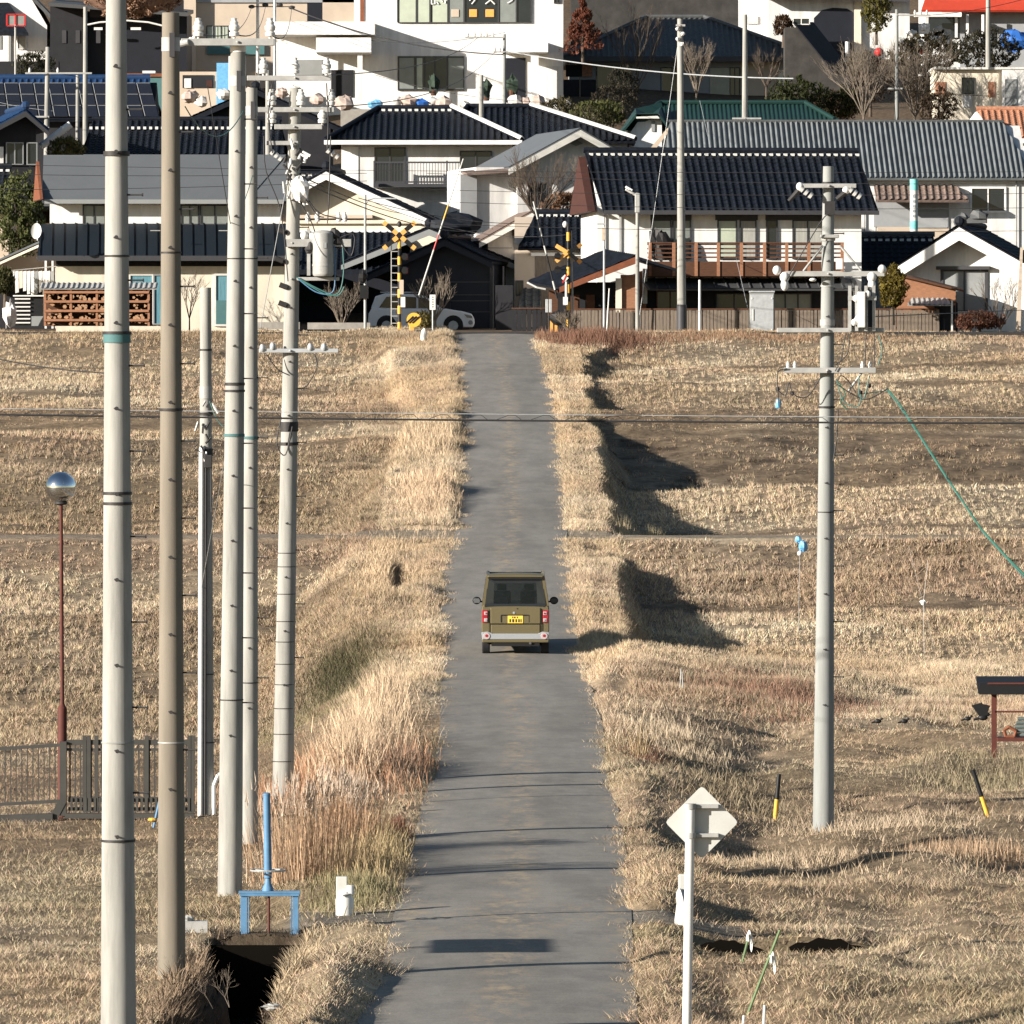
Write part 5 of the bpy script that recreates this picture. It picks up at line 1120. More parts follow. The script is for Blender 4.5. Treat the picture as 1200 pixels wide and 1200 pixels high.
# ---- grey long roof house
b=Bd('house','long white house with ribbed grey roof running to the right edge','house',1000,330,345,1.0,NB)
b.gable_x(772,1212,790,1180,208,143,9,'corr','corr',oh=.5,ridge='kawara_grey',plaster=False,pr=.07,wallmt='white2',w0=1010,w1=1205)
b.win(1139,1177,221,247,'glass_dark','white',2,f=.08)
m=MB(); roof_plane(m,(b.x(1026),-1.2,b.z(234,-1.2)),(b.x(1133),-1.2,b.z(234,-1.2)),(b.x(1120),-.02,b.z(217)),(b.x(1024),-.02,b.z(217)),'kawara'); m.build('lower_roof',M['kawara_brown'],b.root)
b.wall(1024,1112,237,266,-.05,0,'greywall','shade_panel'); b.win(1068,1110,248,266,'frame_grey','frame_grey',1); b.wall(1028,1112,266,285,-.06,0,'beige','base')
b.wall(1014,1026,215,330,-.03,0,'white','corner'); 
for p in (1013,1191): MB().cyl((b.x(p),-.1,b.z(300)),(b.x(p),-.1,b.z(212)),.035,.035,6).build('downpipe',M['frame_grey'],b.root)
o=MB()
b=Bd('shed_roof','low dark tiled lean-to roof between the black roofed house and the storehouse','outbuilding',1050,388,327,0,NB)
b.gable_x(1010,1100,1010,1096,318,276,3,'kawara','kawara',oh=.4,wallmt='greywall',w0=1012,w1=1095,ridge='kawara_grey')
t=thing('banner_pole','tall teal and white banner pole behind the storehouse','banner',wp(1071,300,332)); s=F/332
MB().cyl((0,0,-.5),(0,0,3.1),.06,.06,10).build('pole',M['porcelain'],t,True); MB().cyl((0,0,2.7),(0,0,3.16),.17,.17,14).cyl((0,0,1.1),(0,0,1.45),.17,.17,14).build('teal_band',M['tealbright'],t,True); MB().cyl((0,0,.9),(0,0,1.1),.165,.165,14).cyl((0,0,1.45),(0,0,2.7),.165,.165,14).build('white_band',M['porcelain'],t,True)
for k in range(5): MB().box(-.06,.04,-.175,-.16,1.6+k*.2,1.7+k*.2).build('marking',M['steel'],t)
# ---- white storehouse
b=Bd('storehouse','white plastered storehouse with deep gable eaves and dark window','storehouse',1127,388,317.5,-9,NB)
b.gable_y((1127,264),(1037,322),(1222,318),8,'kawara','kawara',oh=.95,wallmt='white',w0=1056,w1=1206,rake='white',rk=.42)
b.win(1106,1154,318,364,'frame_grey','frame_dark',2,f=.12); b.wall(1098,1160,312,316,-.3,0,'frame_dark','hood'); b.wall(1098,1158,365,369,-.3,0,'white','sill')
m=MB().box(b.x(1124),b.x(1158),-.9,-.5,b.z(262),b.z(256)).blob((b.x(1150),-.8,b.z(254)),.35,.2,.25,8,.3,3).blob((b.x(1128),-.8,b.z(258)),.3,.2,.25,8,.3,4).build('ridge_ornament',M['kawara_grey'],b.root)
b=Bd('wood_shed','small weathered timber shed with slanted roof before the storehouse','shed',1085,388,315,0,NB)
b.poly([(1052,388),(1120,388),(1120,340),(1052,322)],0,1.2,'redwood'); MB().slab([(b.x(1040),-.3,b.z(318)),(b.x(1129),-.3,b.z(340)),(b.x(1129),1.4,b.z(337)),(b.x(1040),1.4,b.z(315))],(0,0,-.08)).build('roof',M['brownwood'],b.root)
m=MB(); roof_plane(m,(b.x(1062),-1.0,b.z(357)),(b.x(1113),-1.0,b.z(357)),(b.x(1110),-.05,b.z(349)),(b.x(1068),-.05,b.z(349)),'fine',.03); m.build('lean_to',M['galv'],b.root); b.wall(1113,1115,352,388,-1,-.9,'porcelain','post'); b.wall(1095,1119,358,388,-.2,-.05,'darkwall','dark_door')
t=thing('board_post','tall pale board post leaning at the right edge','post',wp(1194,390,312)); MB().slab([(-.12,0,0),(.06,0,0),(.16,0,3.3),(.06,0,3.3)],(0,.08,0)).build('board',M['tan'],t)
# ---- cabinet, poles by the rail line
t=thing('control_cabinet','grey steel railway control cabinet standing at the field edge','cabinet',wp(893,391,309)); s=F/309
MB().box(-.47,.47,0,.5,0,1.58).build('cabinet_body',M['frame_grey'],t,bevel=.02); MB().box(-.44,.44,-.02,0,.08,1.5).build('door',M['steel'],t,bevel=.01); MB().box(-.49,.49,-.05,.55,1.58,1.64).build('lid',M['steel'],t,bevel=.01)
MB().box(-.36,-.33,-.05,-.02,.5,.95).build('handle',M['porcelain'],t); 
for x in (-.38,.38):
    for z_ in (.15,1.35,1.62): MB().blob((x,-.03,z_),.03,.02,.03,6).build('bolt',M['porcelain'],t)

def post(nm,lb,cat,px,row,Y,top,r,mt,px2=None,extra=None,grp=None,r2=None):
    t=thing(nm,lb,cat,wp(px,row,Y),0,grp); s=F/Y; MB().cyl((0,0,-.4),((0 if px2 is None else (px2-px)/s),0,(row-top)/s),r,r2 or r*.8,14).build('shaft',M[mt],t,True); t['s']=1; del t['s']; return t,s
t,s=post('camera_pole','pale pole with two small cameras on top left of the balcony','camera pole',747,389,311,226,.085,'concrete')
MB().cyl((-.1,0,5.3),(-.45,-.1,5.5),.05,.05,8).build('camera',M['porcelain'],t); MB().cyl((-.2,0,5.45),(-.45,.1,5.6),.05,.05,8).build('camera',M['porcelain'],t); MB().box(-.1,.1,-.1,.1,4.6,5.35).build('wrap',M['galv'],t,bevel=.03)
t,s=post('lamp_post','thin grey lamp post with a short brown lamp box before the white wall','lamp post',708,388,311,262,.05,'steel')
MB().box(-.3,.05,-.06,.06,4.1,4.16).build('arm',M['steel'],t); MB().box(-.1,.05,-.08,.08,3.5,4.0).build('lamp_box',M['beige'],t,bevel=.02)
t,s=post('white_post','short white post against the dark ground floor right of the big pole','post',820,389,311,328,.06,'porcelain')
t,s=post('thin_stake','thin white stake behind the fence beside the orange eaves','stake',711,378,313,338,.03,'porcelain',714)
t,s=post('crossing_lamp_post','slim grey pole with curved lamp arm and speaker box left of the crossing','lamp post',428,388,308,228,.06,'galv')
MB().path([(0,0,4.8),(.1,0,5.0),(.35,0,5.08),(1.2,-.1,5.05)],.03,8).build('lamp_arm',M['steel'],t,True); MB().box(-.2,.12,-.25,.1,1.25,1.75).blob((-.08,-.1,2.1),.2,.15,.25,8,.2,1).build('speaker_box',M['black'],t,bevel=.02)
# big poles
def tpole(lb,px,row,Y,top,db,dt,mt='concrete',px2=None,arms=()):
    P=Pole('utility_pole',lb,px,row,Y,px2 or px,top,db,dt,mt,bolts=False,group='utility poles in the town',n=16)
    for r,p0,p1,ins_ in arms:
        a=P.arm(r,p0,p1,th=.08)
        for q in ins_: P.ins(a,q,r,'pin',sc=.8)
    return P
PA=tpole('tall pale concrete pole rising before the black roofed house',799,390,311,22,.36,.22,px2=797,arms=((30,792,803,()),))
MB().cyl((0,0,-.3),(0,0,PA.z(357)),.20,.195,20).build('dark_wrap',M['frame_dark'],PA.root,True)
for r,dx in ((34,-3),(40,3),(46,-3),(52,2)): MB().blob((PA.x(797+dx),-.15,PA.z(r)),.08,.06,.07,8,.3,r).build('clamp',M['porcelain'],PA.root)
PB=tpole('pale pole rising behind the green roof, right of centre',873,190,370,17,.32,.2,arms=((139,858,892,()),))
PC=tpole('tall white pole above the solar panels at left',100,185,368,8,.26,.18)
PD=tpole('pole with crossarms standing over the solar panelled roof, far left',54,185,366,55,.24,.2,px2=56,arms=((86,30,108,(35,68)),(137,38,58,()),(150,46,58,())))
PE=tpole('short pole between the two left poles over the solar roof',91,182,367,88,.2,.16,arms=())
PF=tpole('short concrete pole in front of the white building windows',564,176,352,88,.24,.18)
PG=tpole('thin pole with a comb of dark insulators before the white building',591,150,400,40,.22,.15,'concrete_grey',arms=((44,545,592,(548,556,563,570,578)),(61,578,598,(580,586))))
PH=tpole('thin grey pole with crossarm in front of the bare shrubs upper right',1051,142,385,11,.2,.15,'concrete_grey',arms=((18,1050,1090,(1072,1079,1086)),(104,1040,1058,())))
PI=tpole('pale pole rising behind the cream cabin at upper right',1158,90,405,-30,.28,.2)
PJ=tpole('pair pole with black insulators behind the three-insulator crossarm',302,110,430,-20,.2,.16,'steel'); PJ2=tpole('second thin pole beside the black insulators near the top',322,110,428,-20,.18,.14,'steel')
a=PJ.arm(8,292,346,th=.05,mt='iron')
for q,r in ((295,9),(311,7),(328,7),(342,10)): MB().blob((PJ.x(q),-.2,PJ.z(r-1)),.18,.08,.11,8).build('insulator',M['iron'],a,True)
PK=tpole('pole stump with white lamp hardware behind the transformer pole',314,190,352,82,.24,.2)
# leaning white transformer drum left
t=thing('cable_duct','white jointed duct slanting down beside the far left pole','duct',wp(50,172,360))
s=F/360; MB().cyl((-.1,0,0),(1.25,0,1.0),.16,.17,14).build('duct',M['porcelain'],t,True)
for k in range(4): MB().blob((.0+k*.3,-.1,.1+k*.24),.12,.08,.1,7,.3,k).build('joint',M['porcelain'],t)

# ---- level crossing
Yc=303.5
def crossing(px,base,lb,right=False):
    s=F/Yc; t=thing('crossing_signal',lb,'crossing signal',wp(px,base,Yc),0,'level crossing signals'); H_=(base-(272 if not right else 262))/s
    for k in range(12): 
        MB().cyl((0,0,k*H_/12),(0,0,(k+1)*H_/12),.065,.065,12).build('post_yellow' if k%2==0 else 'post_black',M['yellow' if k%2==0 else 'black'],t,True)
    zc=(base-276)/s if not right else (base-294)/s
    if not right:
        for ang in (40,140):
            c=math.cos(R(ang)); sn=math.sin(R(ang)); x_=MB()
            for k in (-3,-2,-1,0,1,2):
                pass
            for side in (-1,1):
                for k,(a0,a1) in enumerate(((.0,.10),(.10,.30),(.30,.46),(.46,.62),(.62,.78))):
                    mtn='orange' if k in (1,4) else 'black'
                    p=Vector((c,0,sn))*side; q=Vector((-sn,0,c))*.085
                    MB().slab([p*a0-q,p*a0+q,p*a1+q,p*a1-q],(0,.02,0)).build('crossbuck_'+('orange' if mtn=='orange' else 'black'),M[mtn],t).location=(0,-.12-(.01 if ang>90 else 0),zc)
        MB().blob((0,0,H_+.3),.09,.09,.12,10).build('bell',M['iron'],t,True)
        l=MB()
        for x in (-.24,-.2): pass
        l.cyl((-.3,0,.2),(-.3,0,(base-285)/s),.02,.02,6)
        for k in range(11): l.box(-.3,0,-.01,.01,.25+k*.27,.28+k*.27)
        l.build('ladder',M['galv'],t)
        for r in (301,317):
            z_=(base-r)/s; o=MB().cyl((.12,0,z_),(.26,0,z_),.14,.14,16).build('lamp_hood',M['black'],t,True); MB().cyl((.26,0,z_),(.33,0,z_),.11,.1,16).build('red_lens',M['redlamp'],o,True)
            MB().cyl((.2,-.16,z_),(.2,-.1,z_),.12,.12,16).build('lamp_back',M['black'],o,True)
        MB().box(.05,.22,-.1,-.06,(base-360)/s,(base-348)/s).build('notice_plate',M['porcelain'],t); MB().box(-.0,.16,-.13,-.06,(base-345)/s,(base-328)/s).build('box',M['tan'],t)
    else:
        for (x0,z0,x1,z1,mn) in ((-.47,.2,-.05,-.06,'orange'),(-.47,-.4,-.05,-.06,'orange'),(.05,-.06,.38,.2,'black'),(.05,-.1,.38,-.38,'black'),(.36,.14,.5,.26,'orange'),(.36,-.34,.48,-.46,'orange')):
            d=Vector((x1-x0,0,z1-z0)); q=Vector((-d.z,0,d.x)).normalized()*.075; p=Vector((x0,0,z0)); e=Vector((x1,.25*(x1),z1))
            MB().slab([p-q,p+q,e+q,e-q],(0,.03,0)).build('crossbuck_'+mn,M[mn],t).location=(0,-.1,zc)
        MB().blob((-.12,0,(base-263)/s),.1,.1,.13,10).build('bell',M['porcelain'],t,True)
        for r in (299+1,316): 
            z_=(base-r)/s; o=MB().cyl((-.4,-.16,z_),(-.4,.1,z_),.13,.13,16).build('lamp_hood',M['black'],t,True); MB().box(-.5,-.3,-.2,.1,z_+.05,z_+.1).build('visor',M['black'],o); MB().cyl((-.4,0,z_),(0,0,z_),.02,.02,6).build('bracket',M['iron'],o)
        sg=MB().cyl((-.13,-.1,(base-326)/s),(-.13,-.09,(base-326)/s),.14,.14,4).build('no_entry_plate',M['porcelain'],t); MB().slab([(-.24,-.115,(base-331)/s),(-.2,-.115,(base-332)/s),(-.02,-.115,(base-321)/s),(-.06,-.115,(base-320)/s)],(0,.005,0)).build('red_stripe',M['red'],sg)
        MB().box(-.2,-.02,-.1,-.06,(base-358)/s,(base-348)/s).build('white_box',M['porcelain'],t); MB().cyl((-.08,-.05,(base-350)/s),(-.08,-.05,(base-330)/s),.045,.045,8).build('tube',M['porcelain'],t,True)
        for k in range(2): MB().cyl((.15+.05*k,.1,0),(.12,.1,(base-270)/s),.02,.02,6).build('conduit',M['galv'],t)
    return t
crossing(468,387,'left crossing signal with orange and black crossbuck, ladder and red lamps')
crossing(666,372+12,'right crossing signal with angled crossbuck on a yellow and black post',True)
ARMS=[]
def arm(p0,r0,p1,r1,Y,n,cols,lb,rr_=.035):
    a=wp(p0,r0,Y); b_=wp(p1,r1,Y); t=bpy.data.objects.new('barrier_arm',None); COL.objects.link(t); t['label']=lb; ARMS.append((t,a)); t.location=a; d=(b_-a)/n
    for k in range(n): c=cols[k%len(cols)]; MB().cyl(d*k,d*(k+1),rr_*(1-.3*k/n),rr_*(1-.3*(k+1)/n),10).build('arm_'+c,M[{'white':'signback','red':'red','yellow':'yellow','black':'black'}[c]],t,True)
    return t
arm(491,346,543,186,302.5,9,['white','white','white','red','white','yellow','white','white','white'],'long raised white barrier arm with red and yellow bands, left of the lane')
arm(653,350,625,236,304.5,11,['black','white','black','black','black','white','black','white','black','white','white'],'shorter raised black and white barrier arm right of the lane',.04)
t=thing('barrier_machine','striped yellow and black barrier counterweight drum left of the lane','barrier machine',wp(485,388,303)); s=F/303
MB().box(-.18,.02,-.1,.25,0,.62).build('housing',M['orange'],t,bevel=.02)
ARMS[0][0].parent=t; ARMS[0][0].location=ARMS[0][1]-t.location
d=MB().cyl((0,-.2,.42),(0,.1,.42),.27,.27,22).build('drum',M['yellow'],t,True)
for k in (-.12,.0,.12): MB().slab([(k-.2,-.21,.3),(k-.14,-.21,.28),(k+.14,-.21,.53),(k+.08,-.21,.57)],(0,.012,0)).build('stripe',M['black'],d)
t=thing('barrier_machine','dark hooded barrier machine on orange legs right of the lane','barrier machine',wp(650,388,304))
MB().blob((.15,0,.5),.38,.3,.27,10,.15,3).build('hood',M['black'],t); MB().slab([(.3,-.1,.55),(1.0,-.1,.0),(.5,-.1,.0)],(0,.2,0)).build('hood_skirt',M['black'],t)
for x in (-.12,.05): MB().box(x-.05,x+.05,-.05,.05,-.1,.42).build('leg',M['orange'],t)
ARMS[1][0].parent=t; ARMS[1][0].location=ARMS[1][1]-t.location
t=thing('grey_box','pair of narrow grey boxes on a stem beside the right barrier','box',wp(643,388,303)); MB().box(-.12,-.01,-.05,.05,.7,1.2).box(.02,.12,-.05,.05,.7,1.2).build('box',M['steel'],t,bevel=.01); MB().cyl((0,0,0),(0,0,.7),.03,.03,8).build('stem',M['black'],t)
t=thing('notice_sign','narrow white notice sign on a post left of the lane','sign',wp(507,389,303)); MB().cyl((0,0,0),(0,0,1.3),.025,.025,8).build('post',M['steel'],t); pl=MB().box(-.11,.11,-.04,-.02,.83,1.4).build('plate',M['porcelain'],t,bevel=.005)
for k in range(5): MB().box(-.03,.035,-.045,-.039,.92+k*.09,.97+k*.09).build('character',M['frame_grey'],pl)
for y,lb in ((303.2,'near steel rail of the level crossing'),(304.27,'far steel rail of the level crossing')):
    o=MB().box(-40,40,-.035,.035,0,.12).build('rail_track',M['iron'],None); o.location=(0,y,1.455); tag(o,lb,'rail')
# ================================================================ second row and hillside
# white gable behind the garage
b=Bd('house','white gabled house with dark tile edge behind the transformer pole','house',420,330,339,-3,NB)
b.gable_y((384,199),(300,246),(540,272),8,'kawara','kawara',oh=.9,wallmt='cream',w0=322,w1=522,rake='white',rk=.28)
b.wall(322,437,252,256,-.35,0,'tan','band'); b.wall(345,520,258,262,-.2,0,'cream','eave_line')
m=MB(); roof_plane(m,(b.x(318),-1.2,b.z(308,-1.2)),(b.x(480),-1.2,b.z(308,-1.2)),(b.x(480),-.05,b.z(276)),(b.x(330),-.05,b.z(276)),'kawara'); rf=m.build('porch_roof',M['kawara'],b.root)
MB().cyl((b.x(330),-.1,b.z(272)),(b.x(470),-.1,b.z(272)),.1,.1,8).build('ridge',M['plaster'],rf)
# house between (tile eave + grey gable)
b=Bd('house','small house with pale tiled eave just left of the transformer pole','house',330,300,344,0,NB)
b.gable_x(296,380,300,375,222,205,5,'kawara_grey','kawara',oh=.5,wallmt='greywall',w0=300,w1=372); b.win(302,312,232,262,'glass_dark'); b.wall(338,352,228,262,-.05,0,'white','panel')
# kawara hip house
b=Bd('house','hip roofed house with black tiles and long white balcony railing','house',495,262,350,0,NB)
b.hip(380,612,442,528,166,128,8,'kawara','kawara',oh=.8,wallmt='white2',w0=400,w1=600,hipcap='kawara')
MB().cyl((b.B[0],-.8,b.B[2]+.12),(b.C[0],b.C[1],b.C[2]+.14),.12,.12,8).build('hip_plaster',M['plaster'],b.root)
MB().box(b.A[0],b.B[0],-.92,-.8,b.z(170),b.z(165)).build('gutter',M['white'],b.root)
b.win(440,474,174,214,'glass_dark','frame_dark',2); b.wall(402,420,172,262,-.04,0,'white','panel'); b.win(540,575,178,200,'glass_dark','frame_dark',2)
rl=MB(); rl.box(b.x(438),b.x(541),-1.05,-1.0,b.z(192),b.z(190)).box(b.x(438),b.x(541),-1.05,-1.0,b.z(215),b.z(213))
for p in np.arange(439,541,3.4): rl.box(b.x(p)-.012,b.x(p)+.012,-1.04,-1.02,b.z(214),b.z(191))
for p in (439,474,524,540): rl.box(b.x(p)-.035,b.x(p)+.035,-1.06,-.99,b.z(216),b.z(189))
rl.build('balcony_railing',M['frame_dark'],b.root); b.wall(438,541,216,220,-1.1,0,'frame_dark','balcony_floor')
b=Bd('house','black tiled hip roof partly hidden behind the hip roofed house','house',620,230,366,0,NB)
b.hip(520,745,548,622,165,126,7,'kawara','kawara',oh=.6,wallmt='greywall',w0=530,w1=735,plaster=False); MB().cyl((b.B[0],-.6,b.B[2]+.12),(b.C[0],b.C[1],b.C[2]+.14),.12,.12,8).build('hip_plaster',M['plaster'],b.root)
# centre grey gable house
b=Bd('house','pale gabled house with smooth grey roof overgrown by bare creeper','house',640,270,338,11,NB)
b.gable_y((676,150),(592,196),(745,190),8,'sheet_grey','flat',oh=.8,wallmt='white2',w0=606,w1=738,rake='whitewood',rk=.24,ridge=None)
b.wall(560,606,196,270,.4,7,'white2'); MB().slab([(b.x(545),-.5,b.z(204)),(b.x(612),-.5,b.z(198)),(b.x(612),1.0,b.z(194)),(b.x(545),1.0,b.z(200))],(0,0,-.1)).build('lower_roof',M['kawara_brown'],b.root)
MB().prism([(b.x(668),b.z(168)),(b.x(675),b.z(163)),(b.x(683),b.z(168)),(b.x(675),b.z(171))],-.03,0).build('vent',M['frame_grey'],b.root); b.win(620,640,215,240,'glass_dark'); b.wall(541,560,205,268,.2,.4,'greywall','panel')
b=Bd('house','low pale gable roof between the creeper house and the lane','house',600,330,331,6,NB)
b.gable_y((622,247),(560,282),(668,282),5,'kawara_brown','flat',oh=.5,wallmt='white2',w0=572,w1=660,rake='whitewood',rk=.2,ridge=None); b.wall(572,600,290,291,-.02,0,'greywall','band')
b.wall(600,618,268,278,-.05,0,'kawara_brown','small_roof')
# solar roof house
b=Bd('house','house with black solar panels under a blue tiled ridge, far left','house',80,200,372,0,NB)
b.gable_x(-60,188,-70,170,140,93,7,'kawara','flat',oh=.5,ridge='kawara_blue',plaster=False,pr=.16,wallmt='darkwall',w0=-50,w1=180)
m=MB(); A,B,C,D=[Vector(q) for q in (b.A,b.B,b.C,b.D)]; n_=(B-A).cross(D-A).normalized(); n_=n_ if n_.z>0 else -n_
MBs=MB(); roof_plane(MBs,A+(D-A)*.88+n_*.05,B+(C-B)*.88+n_*.05,C+n_*.05,D+n_*.05,'kawara'); MBs.build('blue_tiles',M['kawara_blue'],b.root)
pan=MB(); fr=MB()
for j in range(3):
    for i in range(14):
        f0=i/14+.004;f1=(i+1)/14-.004; g0=.03+j*.28;g1=g0+.265
        def q(f,g): 
            l=A+(D-A)*g; r=B+(C-B)*g; return l+(r-l)*f+n_*.06
        pan.slab([q(f0,g0),q(f1,g0),q(f1,g1),q(f0,g1)],n_*.04); 
        for (p_,p2) in ((q(f0,g0),q(f0,g1)),(q(f0,g1),q(f1,g1))): fr.cyl(p_+n_*.045,p2+n_*.045,.016,.016,4,False)
pn=pan.build('solar_panels',M['solar'],b.root); fr.build('panel_frame',M['frame_grey'],pn)
b=Bd('house','navy tiled roof with a line of white snow guards behind the tall poles','house',190,230,360,0,NB)
b.gable_x(95,335,105,325,181,141,7,'kawara','kawara',oh=.5,wallmt='darkwall',w0=100,w1=325,plaster=False)
g=MB(); A,D=Vector(b.A),Vector(b.D); B,C=Vector(b.B),Vector(b.C)
for i in range(34): p=A+(D-A)*.72+(B-A)*(i/34); g.box(p.x,p.x+.13,p.y-.1,p.y-.02,p.z+.02,p.z+.14)
g.build('snow_guards',M['plaster'],b.root)
b=Bd('house','dark gabled tile roof sloping up behind the pole group','house',285,200,368,0,NB)
b.gable_y((300,104),(205,146),(400,150),6,'kawara','kawara',oh=.5,wallmt='darkwall',rake='kawara',rk=.15)
# blue gable far left
b=Bd('house','far left house with bright blue tile roof and shaded front','house',10,195,356,10,NB)
b.gable_y((28,128),(-40,165),(55,152),6,'kawara_blue','kawara',oh=.6,wallmt='darkwall',rake='frame_dark',rk=.2,ridge='kawara_blue')
b.win(8,26,168,192,'glass_dark','frame_grey',2,-.02); b.wall(-20,4,172,195,-.05,0,'white','panel'); b.win(32,42,168,192,'glass_dark','frame_grey',1,-.02)
b=Bd('house','grey tiled roof corner peeking in at the left edge above the conifer','house',-10,290,345,0,NB)
b.gable_x(-80,14,-80,8,247,196,5,'kawara','kawara',oh=.5,wallmt='beige',w0=-80,w1=10)
# top left white house
b=Bd('house','white house with grey eaves and small porch roof in the top left corner','house',20,110,440,0,NB)
b.poly([(-60,120),(55,120),(55,30),(20,-30),(-60,-60)],0,8,'white'); MB().slab([(b.x(20),-.6,b.z(-18)),(b.x(67),-.6,b.z(30)),(b.x(67),8,b.z(30)),(b.x(20),8,b.z(-18))],(0,0,.25)).build('roof',M['kawara_grey'],b.root)
MB().slab([(b.x(-20),-1.4,b.z(40)),(b.x(35),-1.4,b.z(40)),(b.x(10),-.05,b.z(3)),(b.x(-20),-.05,b.z(3))],(0,0,-.15)).build('porch_roof',M['kawara'],b.root)
b.win(21,30,42,57,'curtain_grey','white2',1); b.wall(10,13,40,75,-.1,0,'frame_grey','post'); b.wall(-4,2,42,58,-.04,0,'frame_grey','panel')
t=thing('basketball_hoop','red framed basketball hoop on a thin pole, top left','basketball hoop',wp(18,78,425)); s=F/425
MB().cyl((0,0,-.5),(0,0,2.2),.05,.05,8).build('pole',M['galv'],t); fm=MB()
for z_ in (2.15,2.75): fm.box(-.45,.5,-.03,.03,z_-.03,z_+.03)
for x in (-.45,0,.5): fm.box(x-.04,x+.04,-.03,.03,2.15,2.75)
fm.build('backboard_frame',M['red'],t); MB().lathe([(.22,0),(.24,.02),(.22,.04)],16,(0,-.3,2.1)).build('rim',M['red'],t); MB().box(-.42,.47,.03,.05,2.18,2.72).build('backboard',M['glass_grey'],t)
o=MB().box(-2,2,0,1,-2,.6).build('retaining_wall',M['darkwall'],None); o.location=wp(25,85,432); tag(o,'dark retaining wall below the white house, top left','wall')
# dark big shed
b=Bd('barn','big dark open barn with curved white eaves top left','barn',135,120,436,0,NB)
b.wall(58,218,12,120,1.2,8,'navywall'); b.wall(58,100,4,120,.6,1.2,'darkwall','front_wall'); b.wall(105,215,0,20,.2,.5,'darkwall','eave'); 
MB().slab([(b.x(58),-.8,b.z(8)),(b.x(220),-.8,b.z(20)),(b.x(220),8,b.z(8)),(b.x(58),8,b.z(-4))],(0,0,.2)).build('roof',M['sheet_dark'],b.root)
MB().path([(b.x(103),-.9,b.z(30)),(b.x(118),-.9,b.z(27)),(b.x(150),-.9,b.z(25)),(b.x(175),-.9,b.z(27)),(b.x(200),-.9,b.z(33))],.05,8).build('curved_eave',M['porcelain'],b.root,True)
for p in (72,88,112): b.wall(p,p+5,35,50,.55,.6,'frame_dark','slot')
b.wall(110,120,32,35,.1,.2,'porcelain','strip_light'); b.wall(153,165,32,35,.1,.2,'porcelain','strip_light')
# brown thatch slope top
o=MB().blob((0,0,0),3.0,2,1.6,36,.04,4).build('dry_hillock',M['thatch'],None); o.location=wp(155,-18,428); HILL=o; tag(o,'brown dry grass hillock above the dark barn at the top','hillock')
# teal shed
b=Bd('shed','teal metal shed with rust red roof edge behind the solar roof','shed',172,140,396,0,NB)
b.wall(148,196,90,140,0,3,'teal'); b.wall(146,200,86,90,-.1,3,'orangewood','roof'); b.wall(167,182,83,87,-.1,.4,'porcelain','vent_box')
# beige building
b=Bd('apartment_building','tall beige building with grey stair column behind the poles','building',322,120,452,0,NB)
b.wall(226,440,-60,120,0,10,'tan'); b.wall(212,230,-60,120,-.6,6,'beige','stair_column'); b.wall(228,436,-2,3,-.12,0,'greywall','sill_band')
b.win(243,267,31,46,'glass_pale','frame_dark',3,bars=6); b.wall(243,310,52,64,-.2,0,'teal','awning'); b.wall(360,378,-20,27,-.08,0,'navywall','dark_door'); b.win(405,422,-10,5,'glass_dark'); b.wall(378,440,-60,27,-.12,0,'beige','panel')
o=b.wall(395,440,27,31,-.9,0,'white2','ledge')
b=Bd('shop_sheds','low row of beige stalls with blue sheet and laundry below the beige building','stall',235,118,425,0,NB)
b.wall(210,300,84,118,0,3,'beige'); b.wall(214,250,88,103,-.05,0,'darkwall','opening_or_shade'); b.wall(216,224,92,103,-.1,-.05,'porcelain','item'); b.wall(242,249,94,102,-.1,-.05,'brown_dark','item'); b.wall(254,268,74,118,-.3,-.1,'bluebag','blue_sheet'); b.wall(268,288,66,118,-.3,0,'white','panel')
# white building
b=Bd('office_building','large white modern building with wide dark windows and canopies','building',540,128,430,0,NB)
b.wall(415,660,-60,128,0,12,'white'); 
w=b.win(467,622,-30,26,'glass_dark','frame_dark',1,-.02)
for p0,p1,g in ((468,487,'glass_pale'),(489,503,'glass_pale'),(507,524,'glass_pale'),(526,543,'glass_grey'),(586,605,'glass_grey')): MB().box(b.x(p0),b.x(p1),-.06,-.045,b.z(26),b.z(-29)).build('blind',M[g],w)
for p in (466,488,504,525,544,584,605): MB().box(b.x(p)-.035,b.x(p)+.035,-.1,-.04,b.z(26),b.z(-29)).build('mullion',M['frame_dark'],w)
def stroke(pts,r=.045): 
    m=MB()
    for a_,c_ in zip(pts[:-1],pts[1:]): m.cyl((b.x(a_[0]),-.09,b.z(a_[1])),(b.x(c_[0]),-.09,b.z(c_[1])),r,r,6)
    return m
for nm,ss in (('letter_ri',[[(551,-5),(551,1)],[(557,-6),(557,0),(553,5)]]),('letter_su',[[(570,-5),(579,-5),(574,1),(569,5)],[(575,0),(580,5)]]),('letter_ku',[[(597,-6),(604,-6),(600,1),(595,4)]]),('small_letters',[[(506,0),(506,5),(508,5)],[(510,1),(510,5)],[(512,2),(514,5)],[(517,0),(519,2)],[(522,1),(522,4)]])):
    m=MB()
    for p in ss: q=stroke(p); m.add(q.v,q.f)
    m.build(nm,M['porcelain'],w)
for p0,p1,g in ((529,538,'tan'),(550,559,'orange'),(569,579,'orange')):
    q=MB().box(b.x(p0),b.x(p1),-.1,-.07,b.z(20),b.z(11)).build('sign_tile',M[g],w,bevel=.03)
    if p0>540:
        for k in (.3,.55,.8): MB().box(b.x(p0)+.06,b.x(p1)-.06,-.105,-.1,b.z(20)+.1*k*3,b.z(20)+.1*k*3+.02).build('sign_mark',M['yellow'],q)
b.win(467,543,67,105,'glass_dark','frame_dark',1,-.02); 
